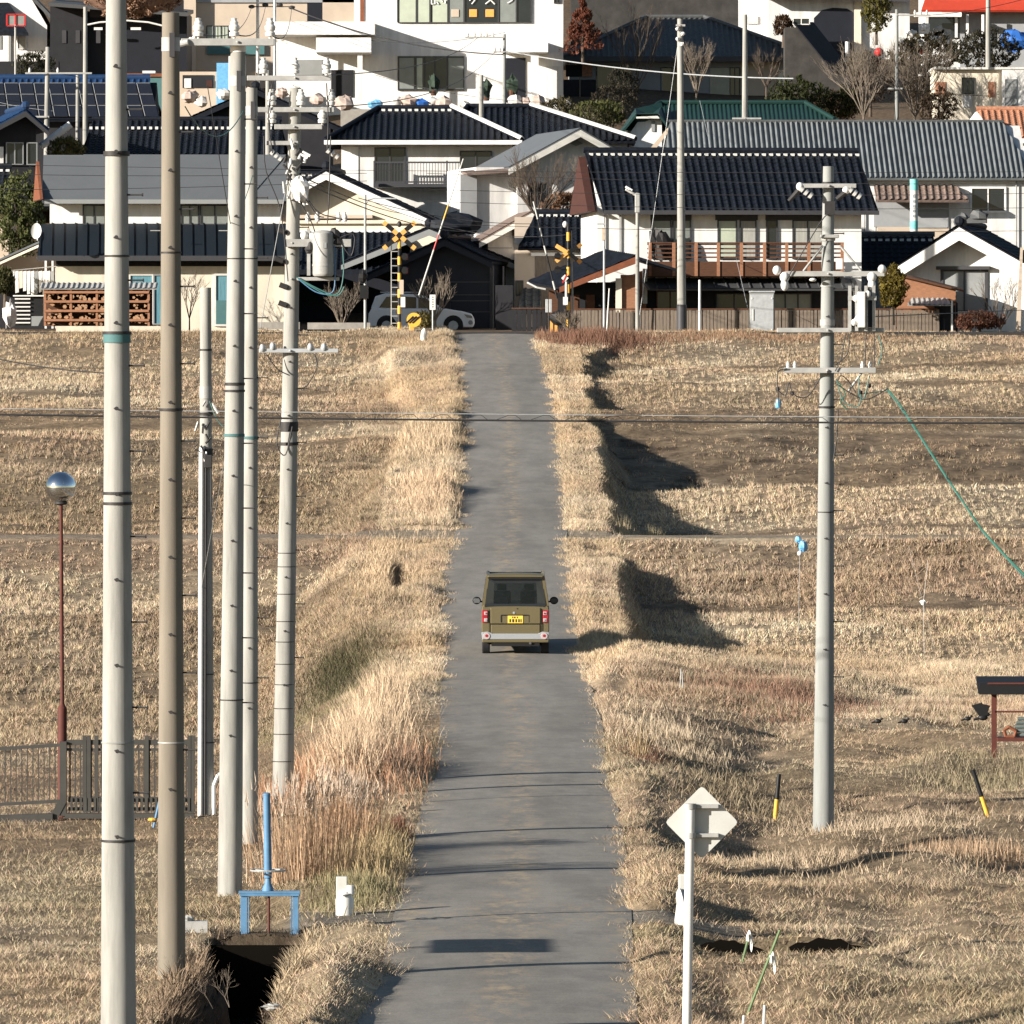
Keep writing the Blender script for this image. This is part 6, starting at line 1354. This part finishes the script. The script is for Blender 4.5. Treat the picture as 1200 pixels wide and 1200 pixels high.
for p0,p1,g in ((468,485,'glass_grey'),(488,495,'glass_pale'),(525,543,'glass_grey')): b.wall(p0,p1,68,104,-.06,-.04,g,'blind')
for p in (487,497,509,524): b.wall(p,p+1.2,67,105,-.09,-.04,'frame_dark','mullion')
b.wall(593,616,68,120,-.06,0,'navywall','entrance'); b.wall(590,642,50,63,-2.2,0,'white','canopy'); b.wall(622,631,64,120,-1.9,-1.3,'white','pillar')
b.wall(640,660,78,128,-.5,0,'white2','side_block'); b.wall(422,427,-20,26,-.05,0,'orangewood','slit_window')
b.wall(322,440,28,43,-2.8,2,'white','canopy'); b.wall(372,436,47,64,-3.2,0,'white','canopy_front'); b.wall(322,415,43,128,0,6,'white'); b.wall(344,378,70,88,-.06,0,'frame_grey','shop_window'); b.wall(388,414,82,114,-.06,0,'darkwall','doorway')
b.wall(420,426,65,120,-2.9,-2.8,'white2','post'); b.win(650,656,-5,3,'glass_dark')
o=MB().box(-6.5,7.5,0,1.2,-1.5,0).build('garden_wall',M['slab'],None); o.location=wp(545,128,421); tag(o,'low terrace wall along the foot of the white building','wall')
# pale boulders along its foot
rr=random.Random(12)
spots=[(222,113,'rock'),(236,118,'rock_white'),(262,110,'rock_white'),(290,108,'rock'),(330,108,'rock'),(345,104,'rock_white'),(372,116,'rock'),(404,121,'rock'),(440,122,'bluebag'),(464,118,'porcelain'),(479,119,'rock'),(495,121,'bluetarp'),(507,117,'porcelain'),(520,120,'rock'),(545,122,'galv'),(604,118,'rock_white'),(618,119,'rock'),(630,121,'rock'),(665,119,'galv'),(186,122,'rock')]
nmz={'rock':('boulder','pinkish boulder'),'rock_white':('boulder','off-white boulder'),'bluebag':('plastic_bag','light blue bag'),'porcelain':('plastic_bag','round white bundle'),'bluetarp':('tarp','blue bundle'),'galv':('bundle','grey bundle')}
ctx=['beside the beige stalls','right of the first boulders by the stalls','under the white panel of the stalls','between the pole tops','seen behind the crossarms','beneath the shop window','left of the dark doorway','in front of the dark doorway','right of the dark doorway','under the lower left window corner','below the lower window','below the open dark pane','under the middle of the lower window','under the right blind of the window','right of the lower window','left of the canopy pillar','under the canopy pillar','right of the canopy pillar','at the right end of the white building','beside the teal shed']
for (px,row,mt),c in zip(spots,ctx):
    sz=rr.uniform(.3,.5) if mt in('rock',) else rr.uniform(.22,.38); o=MB().blob((0,0,sz*.3),sz*1.15,sz,sz*.85,9,.22,px).build(nmz[mt][0],M[mt],None,mt=='porcelain'); o.location=wp(px,row+3,417); tag(o,nmz[mt][1]+' '+c,'boulder' if 'boulder' in nmz[mt][0] else 'bag','boulders and bundles below the white building')
# red/white figure item: koi like plastic? keep as potted plants
for px,row,lb in ((570,118,'dark potted plant left of the thin pole'),(508,112,'bluish potted plant by the open window'),(600,112,'teal potted plant at the entrance')):
    t=thing('potted_plant',lb,'plant',wp(px,row,422)); MB().lathe([(.14,0),(.2,.3)],10).build('pot',M['brownwood'],t); MB().blob((0,0,.6),.3,.3,.4,9,.6,px).build('foliage',M['plantdark'],t)
# green roof
b=Bd('house','white house under a dark green hipped roof right of centre','house',850,215,372,0,NB)
b.hip(733,992,776,946,150,122,7,'green_roof','fine',oh=.6,ridge='green_roof',plaster=False,wallmt='white',w0=745,w1=975)
b.poly([(737,215),(775,215),(775,140),(748,142),(737,158)],-1.0,.2,'white','gable_wall'); MB().slab([(b.x(727),-1.5,b.z(160)),(b.x(745),-1.5,b.z(138)),(b.x(770),-1.5,b.z(137)),(b.x(782),-1.5,b.z(152)),(b.x(782),0,b.z(148)),(b.x(776),2,b.z(122)),(b.x(745),1,b.z(130)),(b.x(727),0,b.z(156))],(0,0,.15)).build('gable_roof',M['green_roof'],b.root)
b.wall(763,767,142,155,-1.06,-1,'frame_grey','slit_window'); b.wall(745,772,135,140,-1.5,-1.0,'whitewood','bargeboard')
b=Bd('house','white house end with brown rake board left of the ribbed grey roof','house',785,230,350,0,NB); b.poly([(765,230),(812,230),(812,182),(782,152)],0,3,'white'); MB().slab([(b.x(760),-.2,b.z(176)),(b.x(782),-.2,b.z(150)),(b.x(786),-.2,b.z(152)),(b.x(764),-.2,b.z(180))],(0,.2,0)).build('rake_board',M['beige'],b.root)
# dark hip house
b=Bd('house','dark fronted farmhouse with broad grey tiled hip roof','house',800,127,441,0,NB)
b.hip(655,958,760,828,68,21,13,'kawara_grey','kawara',oh=1.0,ridge='kawara_grey',plaster=False,wallmt='greywall',w0=668,w1=925)
MB().box(b.A[0],b.B[0],-1.15,-1,b.z(73),b.z(67)).build('gutter',M['frame_dark'],b.root)
b.win(700,740,78,120,'glass_dark','frame_dark',2); b.win(775,800,80,122,'glass_dark','frame_dark',2); b.wall(757,776,80,125,-.05,0,'greywall','panel'); b.wall(832,855,80,122,-.05,0,'glass_grey','panel'); b.win(856,866,80,120,'glass_dark'); b.wall(868,912,72,122,-.06,0,'beige','brick_panel'); b.wall(663,690,76,90,-.06,0,'darkwall','opening_or_shade'); b.wall(682,694,70,90,-.12,-.06,'terracotta','pink_sheet'); b.wall(912,935,82,100,-.3,0,'cream','annex')
# net fence
t=thing('net_fence','dark green netted fence between the white building and farmhouse','fence',wp(672,130,437)); s=F/437
MB().box(-1.6,1.3,0,.04,-.5,1.7).build('net',M['darkwall'],t)
for x in (-1.55,-.6,.35,1.25): MB().cyl((x,-.03,-.5),(x,-.03,1.85),.04,.04,8).build('net_post',M['greywood'],t)
o=MB().box(-.35,.35,-.2,.2,-.1,.1).build('blue_crate',M['bluetarp'],None,bevel=.02); o.location=wp(682,132,434); tag(o,'small blue crate on the ground below the net fence','crate')
# rocky slope behind farmhouse: dark concrete embankment
o=MB().box(-7,2.6,0,1,-6,3).build('retaining_wall',M['wallgrey'],None); o.location=wp(812,60,462); tag(o,'tall dark grey retaining slope behind the farmhouse','wall')
# white house top centre right
b=Bd('house','white house with brown eaves and a dark arched garage, top right of centre','house',940,75,468,0,NB)
b.wall(828,1010,-60,90,0,8,'white'); b.poly([(900,90),(1065,90),(1065,-10),(900,-10)],-1,0,'white2'); 
b.poly([(953,90),(953,22),(962,13),(975,10),(992,11),(1003,18),(1006,28),(1006,90)],-1.08,-1,'navywall','arched_door')
MB().slab([(b.x(885),-2.2,b.z(0)),(b.x(1062),-2.2,b.z(4)),(b.x(1062),0,b.z(-12)),(b.x(885),0,b.z(-14))],(0,0,.2)).build('eave_roof',M['frame_dark'],b.root); b.wall(840,854,17,27,-.1,0,'whitewood','window_box'); b.wall(875,888,19,28,-.1,0,'whitewood','window_box')
b.wall(1000,1008,-5,90,-1.3,-1.05,'cream','pillar')
b=Bd('plank_shed','grey plank shed under a steep dark panel roof, upper right','shed',955,110,418,0,NB)
b.poly([(920,110),(996,110),(996,86),(978,84),(935,32),(920,32)],0,2.5,'wallgrey'); MB().slab([(b.x(929),-.4,b.z(28)),(b.x(976),-.4,b.z(86)),(b.x(1001),2.2,b.z(86,2.2)),(b.x(955),2.2,b.z(28,2.2))],(0,0,.1)).build('roof',M['darkwall'],b.root)
b.win(930,948,22,28,'glass_dark','porcelain',2,-.02)
o=MB().cyl((0,0,-.3),(0,0,.8),.12,.12,12).build('white_drum',M['porcelain'],None,True); o.location=wp(993,66,440); tag(o,'white cylindrical tank at the arched garage corner','tank')
o=MB().blob((0,0,0),.24,.24,.24,14).build('red_ball',M['red'],None,True); o.location=wp(1030,61,420); tag(o,'bright red ball float in the garden upper right','ball')
o=MB().blob((0,0,0),.14,.14,.2,10).build('red_ball',M['red'],None,True); o.location=wp(1080,60,421); tag(o,'smaller dull red float right of the bright red ball','ball')
# red roof
b=Bd('house','house with vivid red roof and blue grey wall, top right corner','house',1140,60,448,0,NB)
b.wall(1085,1230,-20,70,0,8,'white2'); b.wall(1125,1230,14,70,-.06,0,'greywall','blue_wall'); b.wall(1088,1124,20,45,-.08,0,'glass_dark','window_row')
m=MB(); roof_plane(m,(b.x(1078),-1.2,b.z(13)),(b.x(1230),-1.2,b.z(13)),(b.x(1230),2,b.z(-40)),(b.x(1098),2,b.z(-40)),'flat',.1); m.build('roof',M['red_roof'],b.root)
for p in (1118,1131,1149): b.wall(p,p+3,18,45,-1,-.9,'white','post')
b.wall(1070,1125,16,21,-1.6,-1.0,'white','awning')
o=MB().blob((0,0,0),.9,.4,.55,10,.25,4).build('blue_tarp',M['bluetarp'],None); o.location=wp(1190,48,436); tag(o,'blue tarpaulin heap at the right edge below the red roof','tarp')
rr=random.Random(21)
for k,(px,row) in enumerate(((1056,52),(1068,44),(1083,36),(1095,50),(1108,46),(1078,55),(1112,56),(1100,38))):
    o=MB().box(-.3,.3,-.1,.1,-.2,rr.uniform(.2,.6)).blob((0,-.1,.2),.25,.15,.2,7,.4,k).build('garden_clutter',M[rr.choice(['white','porcelain','galv'])],None); o.location=wp(px,row,438)
    tag(o,['white garden box left of the crossarm pole hardware','white pot stand beside the upper right crossarm','white trellis foot below the red roof','pale planter under the white awning','white bench part right of the planters','low white stone by the dull red float','pale low stone above the evergreen hedge','tall white garden ornament before the red roofed house'][k],'garden item','white garden things below the red roof')
# cabin
b=Bd('prefab_cabin','cream prefab cabin with small windows and grey door at right','cabin',1150,140,388,0,NB)
b.wall(1094,1215,80,140,0,3,'cream'); b.wall(1174,1215,82,140,-.25,0,'white2'); b.wall(1093,1216,79,81.5,-.3,3,'whitewood','roof_edge'); b.win(1128,1140,92,109,'glass_dark','frame_dark',2); b.wall(1096,1108,96,113,-.04,0,'terracotta','pink_panel'); b.wall(1158,1166,96,114,-.04,0,'terracotta','pink_panel'); b.wall(1128,1139,111,126,-.04,0,'white2','low_panel'); b.wall(1177,1191,93,128,-.3,-.25,'frame_grey','door')
b=Bd('house','house with mottled terracotta tiles and tiny white gable at the right edge','house',1175,175,366,0,NB)
b.gable_x(1137,1240,1150,1240,161,129,6,'terracotta','kawara',oh=.5,ridge='terracotta',plaster=False,wallmt='white',w0=1160,w1=1240); b.poly([(1133,146),(1144,131),(1155,146)],-.6,1,'white','dormer'); b.wall(1190,1215,163,168,-.6,0,'white','gutter')

# ================================================================ vegetation
def leaves(nm,mt,parent,C,rad,n,sz,col,cone=False,shell=.55):
    u=rng.normal(0,1,(n,3)); u/=np.linalg.norm(u,axis=1)[:,None]; r=(shell+(1-shell)*rng.random(n))[:,None]
    if cone:
        t=rng.random(n)**.6; th=rng.uniform(0,6.28,n); rr_=(1-t)*(0.75+.25*rng.random(n)); P=np.stack([rr_*np.cos(th)*rad[0],rr_*np.sin(th)*rad[1],t*rad[2]],1)+np.array(C)
    else: P=u*r*np.array(rad)+np.array(C)
    P+=np.stack([vnoise(P[:,0]*9,P[:,2]*9,2,i)-.5 for i in (1,2,3)],1)*.5*min(rad)
    h=sz*(.6+.8*rng.random(n)); th=rng.uniform(0,6.28,n); L=.3+.6*rng.random(n); lean=np.stack([np.cos(th)*L,np.sin(th)*L],1)
    cl=vnoise(P[:,0]+P[:,1],P[:,2],min(rad)*.45,7); c=np.tile(np.array(col),(n,1))*(.55+.9*cl)[:,None]*(1+rng.normal(0,.15,n))[:,None]
    return blades(nm,P,h,h*.55,lean,np.clip(c,.005,.8),M[mt],parent,1)
leaves('dry_growth','leaf',HILL,(0,-.1,0),(3.0,2,1.65),9000,.2,(.24,.15,.1),shell=.93)
def evergreen(nm,lb,px,row,Y,wpx,hpx,col,n=5000,cone=False,grp=None,sz=.16):
    s=F/Y; t=thing(nm,lb,'tree' if 'tree' in nm or 'conifer' in nm else 'shrub',wp(px,row,Y),0,grp); w=wpx/s/2; h=hpx/s
    MB().cyl((0,0,-.5),(0,0,h*.6),.09,.04,8).build('trunk',M['bark'],t,True)
    if cone: leaves('crown','leaf',t,(0,0,0),(w,w,h),n,sz,col,True)
    else: leaves('crown','leaf',t,(0,0,h*.52),(w,w*.8,h*.5),n,sz,col)
    return t
def bare(nm,lb,px,row,Y,wpx,hpx,mt='bark',vase=.5,depth=5,seed=1,grp=None,n0=6,trunk=.25,cat='tree',r0=.06):
    s=F/Y; t=thing(nm,lb,cat,wp(px,row,Y),0,grp); w=wpx/s; h=hpx/s; r_=random.Random(seed)
    if trunk: MB().cyl((0,0,-.5),(0,0,h*trunk),r0,r0*.75,8).build('trunk',M[mt],t,True)
    mb=MB()
    for k in range(n0):
        a=2*math.pi*k/n0+r_.uniform(-.3,.3); sp=vase*r_.uniform(.5,1.1); d=Vector((math.cos(a)*sp,math.sin(a)*sp*.7,1)).normalized()
        twigs(mb,(r_.uniform(-.1,.1) if not trunk else 0,0,h*trunk*r_.uniform(.7,1)),d,h*(.37 if trunk>.12 else .5),r0*.55,depth,r_,.33,.25)
    mb.build('crown',M[mt],t); return t
TG='trees and shrubs of the village'
def extra():
    for lb,px,row,Y,w_,h_,c in (('dark tangled shrub below the cream cabin wall, left',1100,146,384,50,40,(.05,.035,.022)),('tall dark shrub left of the cream cabin',1080,128,392,46,60,(.045,.033,.02)),('dark shrub behind the bare russet mass',1020,125,395,60,60,(.05,.035,.025)),
        ('dark scrub between the net fence and the green roof',690,172,384,60,44,(.055,.05,.025)),('dark scrub at the left foot of the farmhouse',718,150,396,60,50,(.035,.03,.02)),('brown scrub below the plank shed',975,150,392,60,40,(.06,.035,.025)),
        ('brown scrub strip under the net fence',655,150,392,50,34,(.07,.06,.03)),('dark hedge right of the arched garage',1010,92,432,40,30,(.035,.03,.015)),('dark scrub behind the net fence post',730,128,428,40,50,(.03,.028,.02)),
        ('dark shrub below the short crossing wall, left of the hut',600,262,341,40,40,(.04,.03,.02)),('low brown scrub before the creeper house',600,300,334,50,36,(.12,.075,.045)),('dark shrub at the foot of the far left white house',40,92,428,50,30,(.03,.03,.015))):
        evergreen('shrub',lb,px,row,Y,w_,h_,c,2600,False,TG,.13)
evergreen('conifer','bushy green conifer left of the grey roofed house',24,312,333,62,110,(.075,.085,.03),6000,False,TG)
evergreen('conifer','rust brown cone shaped conifer beside the white building',683,62,428,50,66,(.14,.05,.03),6000,True,TG)
bare('bare_tree','wide bare tree before the dark farmhouse',746,132,433,70,110,'bark',.75,5,3,TG,7,.3)
bare('bare_tree','small vase shaped bare tree right of the tall pale pole',816,128,430,34,72,'bark_pale',.35,5,5,TG,10,.25)
bare('bare_tree','thin bare tree before the brick panel of the farmhouse',898,122,431,50,60,'bark',.8,4,6,TG,5,.4)
bare('bare_tree','bare russet shrub mass left of the grey crossarm pole',1012,144,384,60,78,'bark_pale',.6,5,7,TG,12,.1)
bare('bare_tree','bare shrub mass right of the grey crossarm pole',1072,144,386,50,76,'bark_pale',.55,5,8,TG,12,.1)
bare('bare_shrub','bare winter shrub growing up the creeper covered gable',630,262,334,80,70,'bark',.9,5,9,TG,14,.05)
bare('bare_shrub','pale bare shrub against the right half of the creeper gable',700,250,335,50,60,'bark_pale',.7,5,10,TG,10,.05)
bare('bare_shrub','wiry bare shrub behind the left barrier arm',510,385,321,62,66,'bark_pale',.8,4,11,TG,8,.15)
bare('bare_shrub','bare bushes between the transformer pole and lamp post',400,388,312,60,48,'bark_pale',.6,4,12,TG,10,.05,r0=.04)
bare('bare_shrub','slender bare shrub against the cream wall, left',222,386,315,26,70,'bark',.35,4,13,TG,5,.2,r0=.035)
bare('bare_shrub','pale bare bush before the storehouse wall at right',1172,389,315,52,60,'bark_pale',.7,4,14,TG,9,.05,r0=.04)
evergreen('shrub','golden green bush between the black roofed house and the timber shed',1046,366,313,36,52,(.13,.10,.02),3500,False,TG,.13)
evergreen('shrub','clipped reddish brown hedge below the storehouse window',1148,389,312,60,24,(.09,.04,.025),3500,False,TG,.1)
evergreen('shrub','dark green shrub left of the green roof ridge',700,150,388,70,30,(.07,.075,.025),2500,False,TG)
evergreen('shrub','dark evergreen bush right of the farmhouse',935,135,388,70,42,(.03,.035,.012),3500,False,TG)
evergreen('shrub','second dark evergreen bush before the plank shed',985,142,390,50,36,(.04,.04,.014),2500,False,TG)
evergreen('shrub','dark evergreen hedge below the white garden things',1085,86,420,90,44,(.035,.028,.014),4500,False,TG)
evergreen('shrub','dark evergreen hedge behind the cream cabin',1155,84,418,90,48,(.03,.028,.016),4500,False,TG)
evergreen('conifer_tree','yellow green conifer standing before the arched garage house',1027,42,436,36,58,(.10,.09,.025),3500,False,TG)
evergreen('shrub','low clipped bush on the wall left of the plank shed',918,45,425,26,26,(.06,.035,.02),1500,False,TG)
evergreen('shrub','brown dead looking bush above the low gable by the lane',665,262,336,60,34,(.17,.09,.05),3000,False,TG)
evergreen('shrub','small green shrub under the left poles beside the duct',78,188,358,46,26,(.12,.11,.04),1800,False,TG)
evergreen('shrub','dark shrub at the left edge by the laundry',6,350,317,22,36,(.05,.05,.02),1200,False,TG)
evergreen('shrub','yellowish weeds around the striped barrier drum',497,389,304,24,24,(.16,.13,.04),900,False,TG,.1)
bare('bare_shrub','rusty brown leafless bush at the foot of the right barrier',668,392,302,60,26,'bark_pale',1.0,4,15,TG,14,.02,r0=.03)

extra()
# ================================================================ wires
def wire(lb,pts,r=.014,mt='wire',sag=0,grp='overhead wires'):
    P=[Vector(p) if isinstance(p,Vector) else wp(*p) for p in pts]
    if len(P)==2 and sag>=0:
        a,b_=P; P=[a.lerp(b_,i/16)-Vector((0,0,sag*4*(i/16)*(1-i/16))) for i in range(17)]
    base=P[0]; o=MB().path([p-base for p in P],r,6).build('overhead_wire',M[mt],None,True); o.location=base; return tag(o,lb,'wire',grp)
# the thick cable crossing the fields with its lashing
wire('thick dark cable crossing the whole field low over the road',[(-60,485,124),(1260,496,124)],.017,'wire',.03)
wire('thin pale messenger wire just above the thick field cable',[(-60,478,124.3),(1260,490,124.3)],.006,'steel',.02)
q=[]
for i in range(160):
    x=-20+i*8; q.append(wp(x,488+(x+20)*.0075-(6 if i%5 in (2,3) else (3 if i%5==1 else 0)),124.1))
wire('squiggly lashing wire looped along the thick field cable',q,.005,'wire')
for i,(r0,r1,Yw) in enumerate(((192,201,306),(222,226,306.4),(236,243,306.8),(262,270,306),(203,215,307))):
    wire(['top faint railway wire over the black roof','second railway wire over the black roof','third railway wire at eaves height','lowest railway wire before the upper windows','short span railway wire above the crossing'][i],[(500 if i else -40,r0,Yw),(1240,r1,Yw)],.011,'wire',.15)
wire('wire across the grey metal roof, upper of two',[(-40,203,310),(430,203,311)],.012,'wire',.1); wire('wire across the grey metal roof, lower of two',[(-40,222,310),(430,212,311)],.012,'wire',.1)
# lines from the near poles away over the village
wire('power line from the left white insulator to the hill poles',[(233,40,112),(295,8,430)],.012,'wire',.5)
wire('power line from the middle white insulator to the hill poles',[(275,40,112),(311,8,430)],.012,'wire',.5)
wire('power line from the right white insulator to the hill poles',[(317,40,112),(342,9,430)],.012,'wire',.6)
wire('line from transformer pole arm to the thin comb pole, upper',[(383,88,135),(560,44,400)],.011,'wire',.4)
wire('line from transformer pole arm to the thin comb pole, lower',[(388,125,135),(580,61,400)],.011,'wire',.6)
wire('thick cable sweeping from the top left poles down to the comb pole',[(342,10,428),(590,64,400)],.035,'wire',.5)
wire('cable from comb pole rightward over the farmhouse',[(594,60,400),(930,92,372)],.03,'steel',.3)
wire('drop wire from tall pale pole to its guy, left',[(796,40,311),(748,380,312)],.009,'steel',0)
wire('drop wire from tall pale pole descending right past the balcony',[(820,118,345),(876,360,312)],.009,'steel',0)
wire('long sagging line from transformer pole to the lamp post',[(350,205,135),(470,250,300)],.011,'wire',.1)
wire('line from transformer pole over the garage to the crossing',[(352,212,135),(560,270,304)],.012,'wire',.3)
wire('slack wire over the white gable to the lane houses',[(420,232,300),(640,262,330)],.014,'wire',.3)
wire('line from lamp post arm to the right signal, just above the hut',[(440,238,307),(665,275,304)],.012,'wire',.5)
wire('guy wire slanting down from the transformer pole, left side',[(338,205,135),(305,385,133)],.007,'galv',0)
wire('slack loop of cable hung between the brown pole and its right neighbour',[(217,125,94),(285,130,112)],.008,'tealwire',.35)
wire('thin line falling from the left end of the three-insulator crossarm',[(243,100,110),(270,262,111)],.006,'wire',0)
wire('slack thin loop between the two middle poles',[(270,262,111.5),(296,205,121)],.006,'tealwire',.12)
wire('long teal thread slanting down between the conduit pole and the tall poles',[(283,430,112),(236,690,131)],.006,'galv',0)
wire('thin wire from the nearest pole across to the left edge',[(-30,414,86),(152,438,85)],.007,'wire',.05)
g=wire('green service cable running from the lone pole down to the right edge',[wp(1040,456,131),wp(1052,470,128),wp(1075,505,124),wp(1110,560,118),wp(1150,620,112),wp(1182,655,106),wp(1225,698,99)],.014,'greenwire')
g2=wire('teal service cable twisted with the green cable at right',[wp(1005,462,131),wp(1040,458,131.1),wp(1054,476,128),wp(1078,512,124),wp(1112,565,118),wp(1152,624,112),wp(1184,659,106),wp(1225,704,99)],.008,'tealwire')
wire('power wire from lone pole to the storehouse, right edge',[(1000,372,131),(1230,362,330)],.011,'wire',.0)
wire('bird thread with float right of the lone pole, upper',[(1030,430,131),(1082,560,176)],.004,'galv',0)
wire('fine bird thread slanting over the right field',[(1065,640,178),(1095,760,178)],.004,'galv',0)
wire('upper wire over the solar roof at left',[(-30,108,366),(100,124,368)],.012,'wire',.2); wire('lower wire over the solar roof at left',[(-30,112,366),(62,130,366)],.01,'steel',.1)
wire('wire from far left pole to the short pole',[(70,86,366),(91,90,367)],.014,'wire',.0)
wire('cable across the white building front under the windows',[(432,47,428),(592,38,401)],.014,'wire',.3)
wire('cable from the left canopy across the lower windows',[(440,88,427),(640,120,402)],.014,'wire',.3)
wire('wire from cabin pole to the grey crossarm pole',[(1086,18,385),(1230,-10,400)],.014,'wire',.2)
wire('second wire right of the grey crossarm pole above the cabin',[(1050,104,385),(1230,110,390)],.014,'wire',.2)

# ================================================================ camera, light
cam=bpy.data.cameras.new('camera'); co=bpy.data.objects.new('camera',cam); COL.objects.link(co); SC.camera=co
cam.sensor_width=36; cam.lens=36*F/1200; cam.shift_y=-(600-HR)/1200; cam.clip_start=5; cam.clip_end=3000
co.location=(0,0,0); co.rotation_euler=(R(90),0,0)
sun=bpy.data.lights.new('sun','SUN'); sun.energy=SUN_E; sun.angle=R(.5); sun.color=(1.0,.925,.825)
so=bpy.data.objects.new('sun',sun); COL.objects.link(so); so.rotation_euler=(-sd).to_track_quat('-Z','Y').to_euler()
w=bpy.data.worlds.new('World'); SC.world=w; w.use_nodes=True; nt=w.node_tree; bg=nt.nodes['Background']; sky=nt.nodes.new('ShaderNodeTexSky'); sky.sky_type='NISHITA'; sky.sun_disc=False
sky.sun_elevation=SUN_EL; sky.sun_rotation=math.atan2(sd.x,sd.y); sky.air_density=1.0; sky.dust_density=.6; sky.ozone_density=1.0
nt.links.new(sky.outputs[0],bg.inputs[0]); bg.inputs[1].default_value=SKY_S
SC.view_settings.view_transform='Standard'; SC.view_settings.look='None'; SC.view_settings.exposure=EXPO; SC.view_settings.gamma=1
SC.render.engine='CYCLES'; SC.render.resolution_x=1024; SC.render.resolution_y=1024
SC.cycles.max_bounces=5; SC.cycles.diffuse_bounces=3; SC.cycles.transparent_max_bounces=8
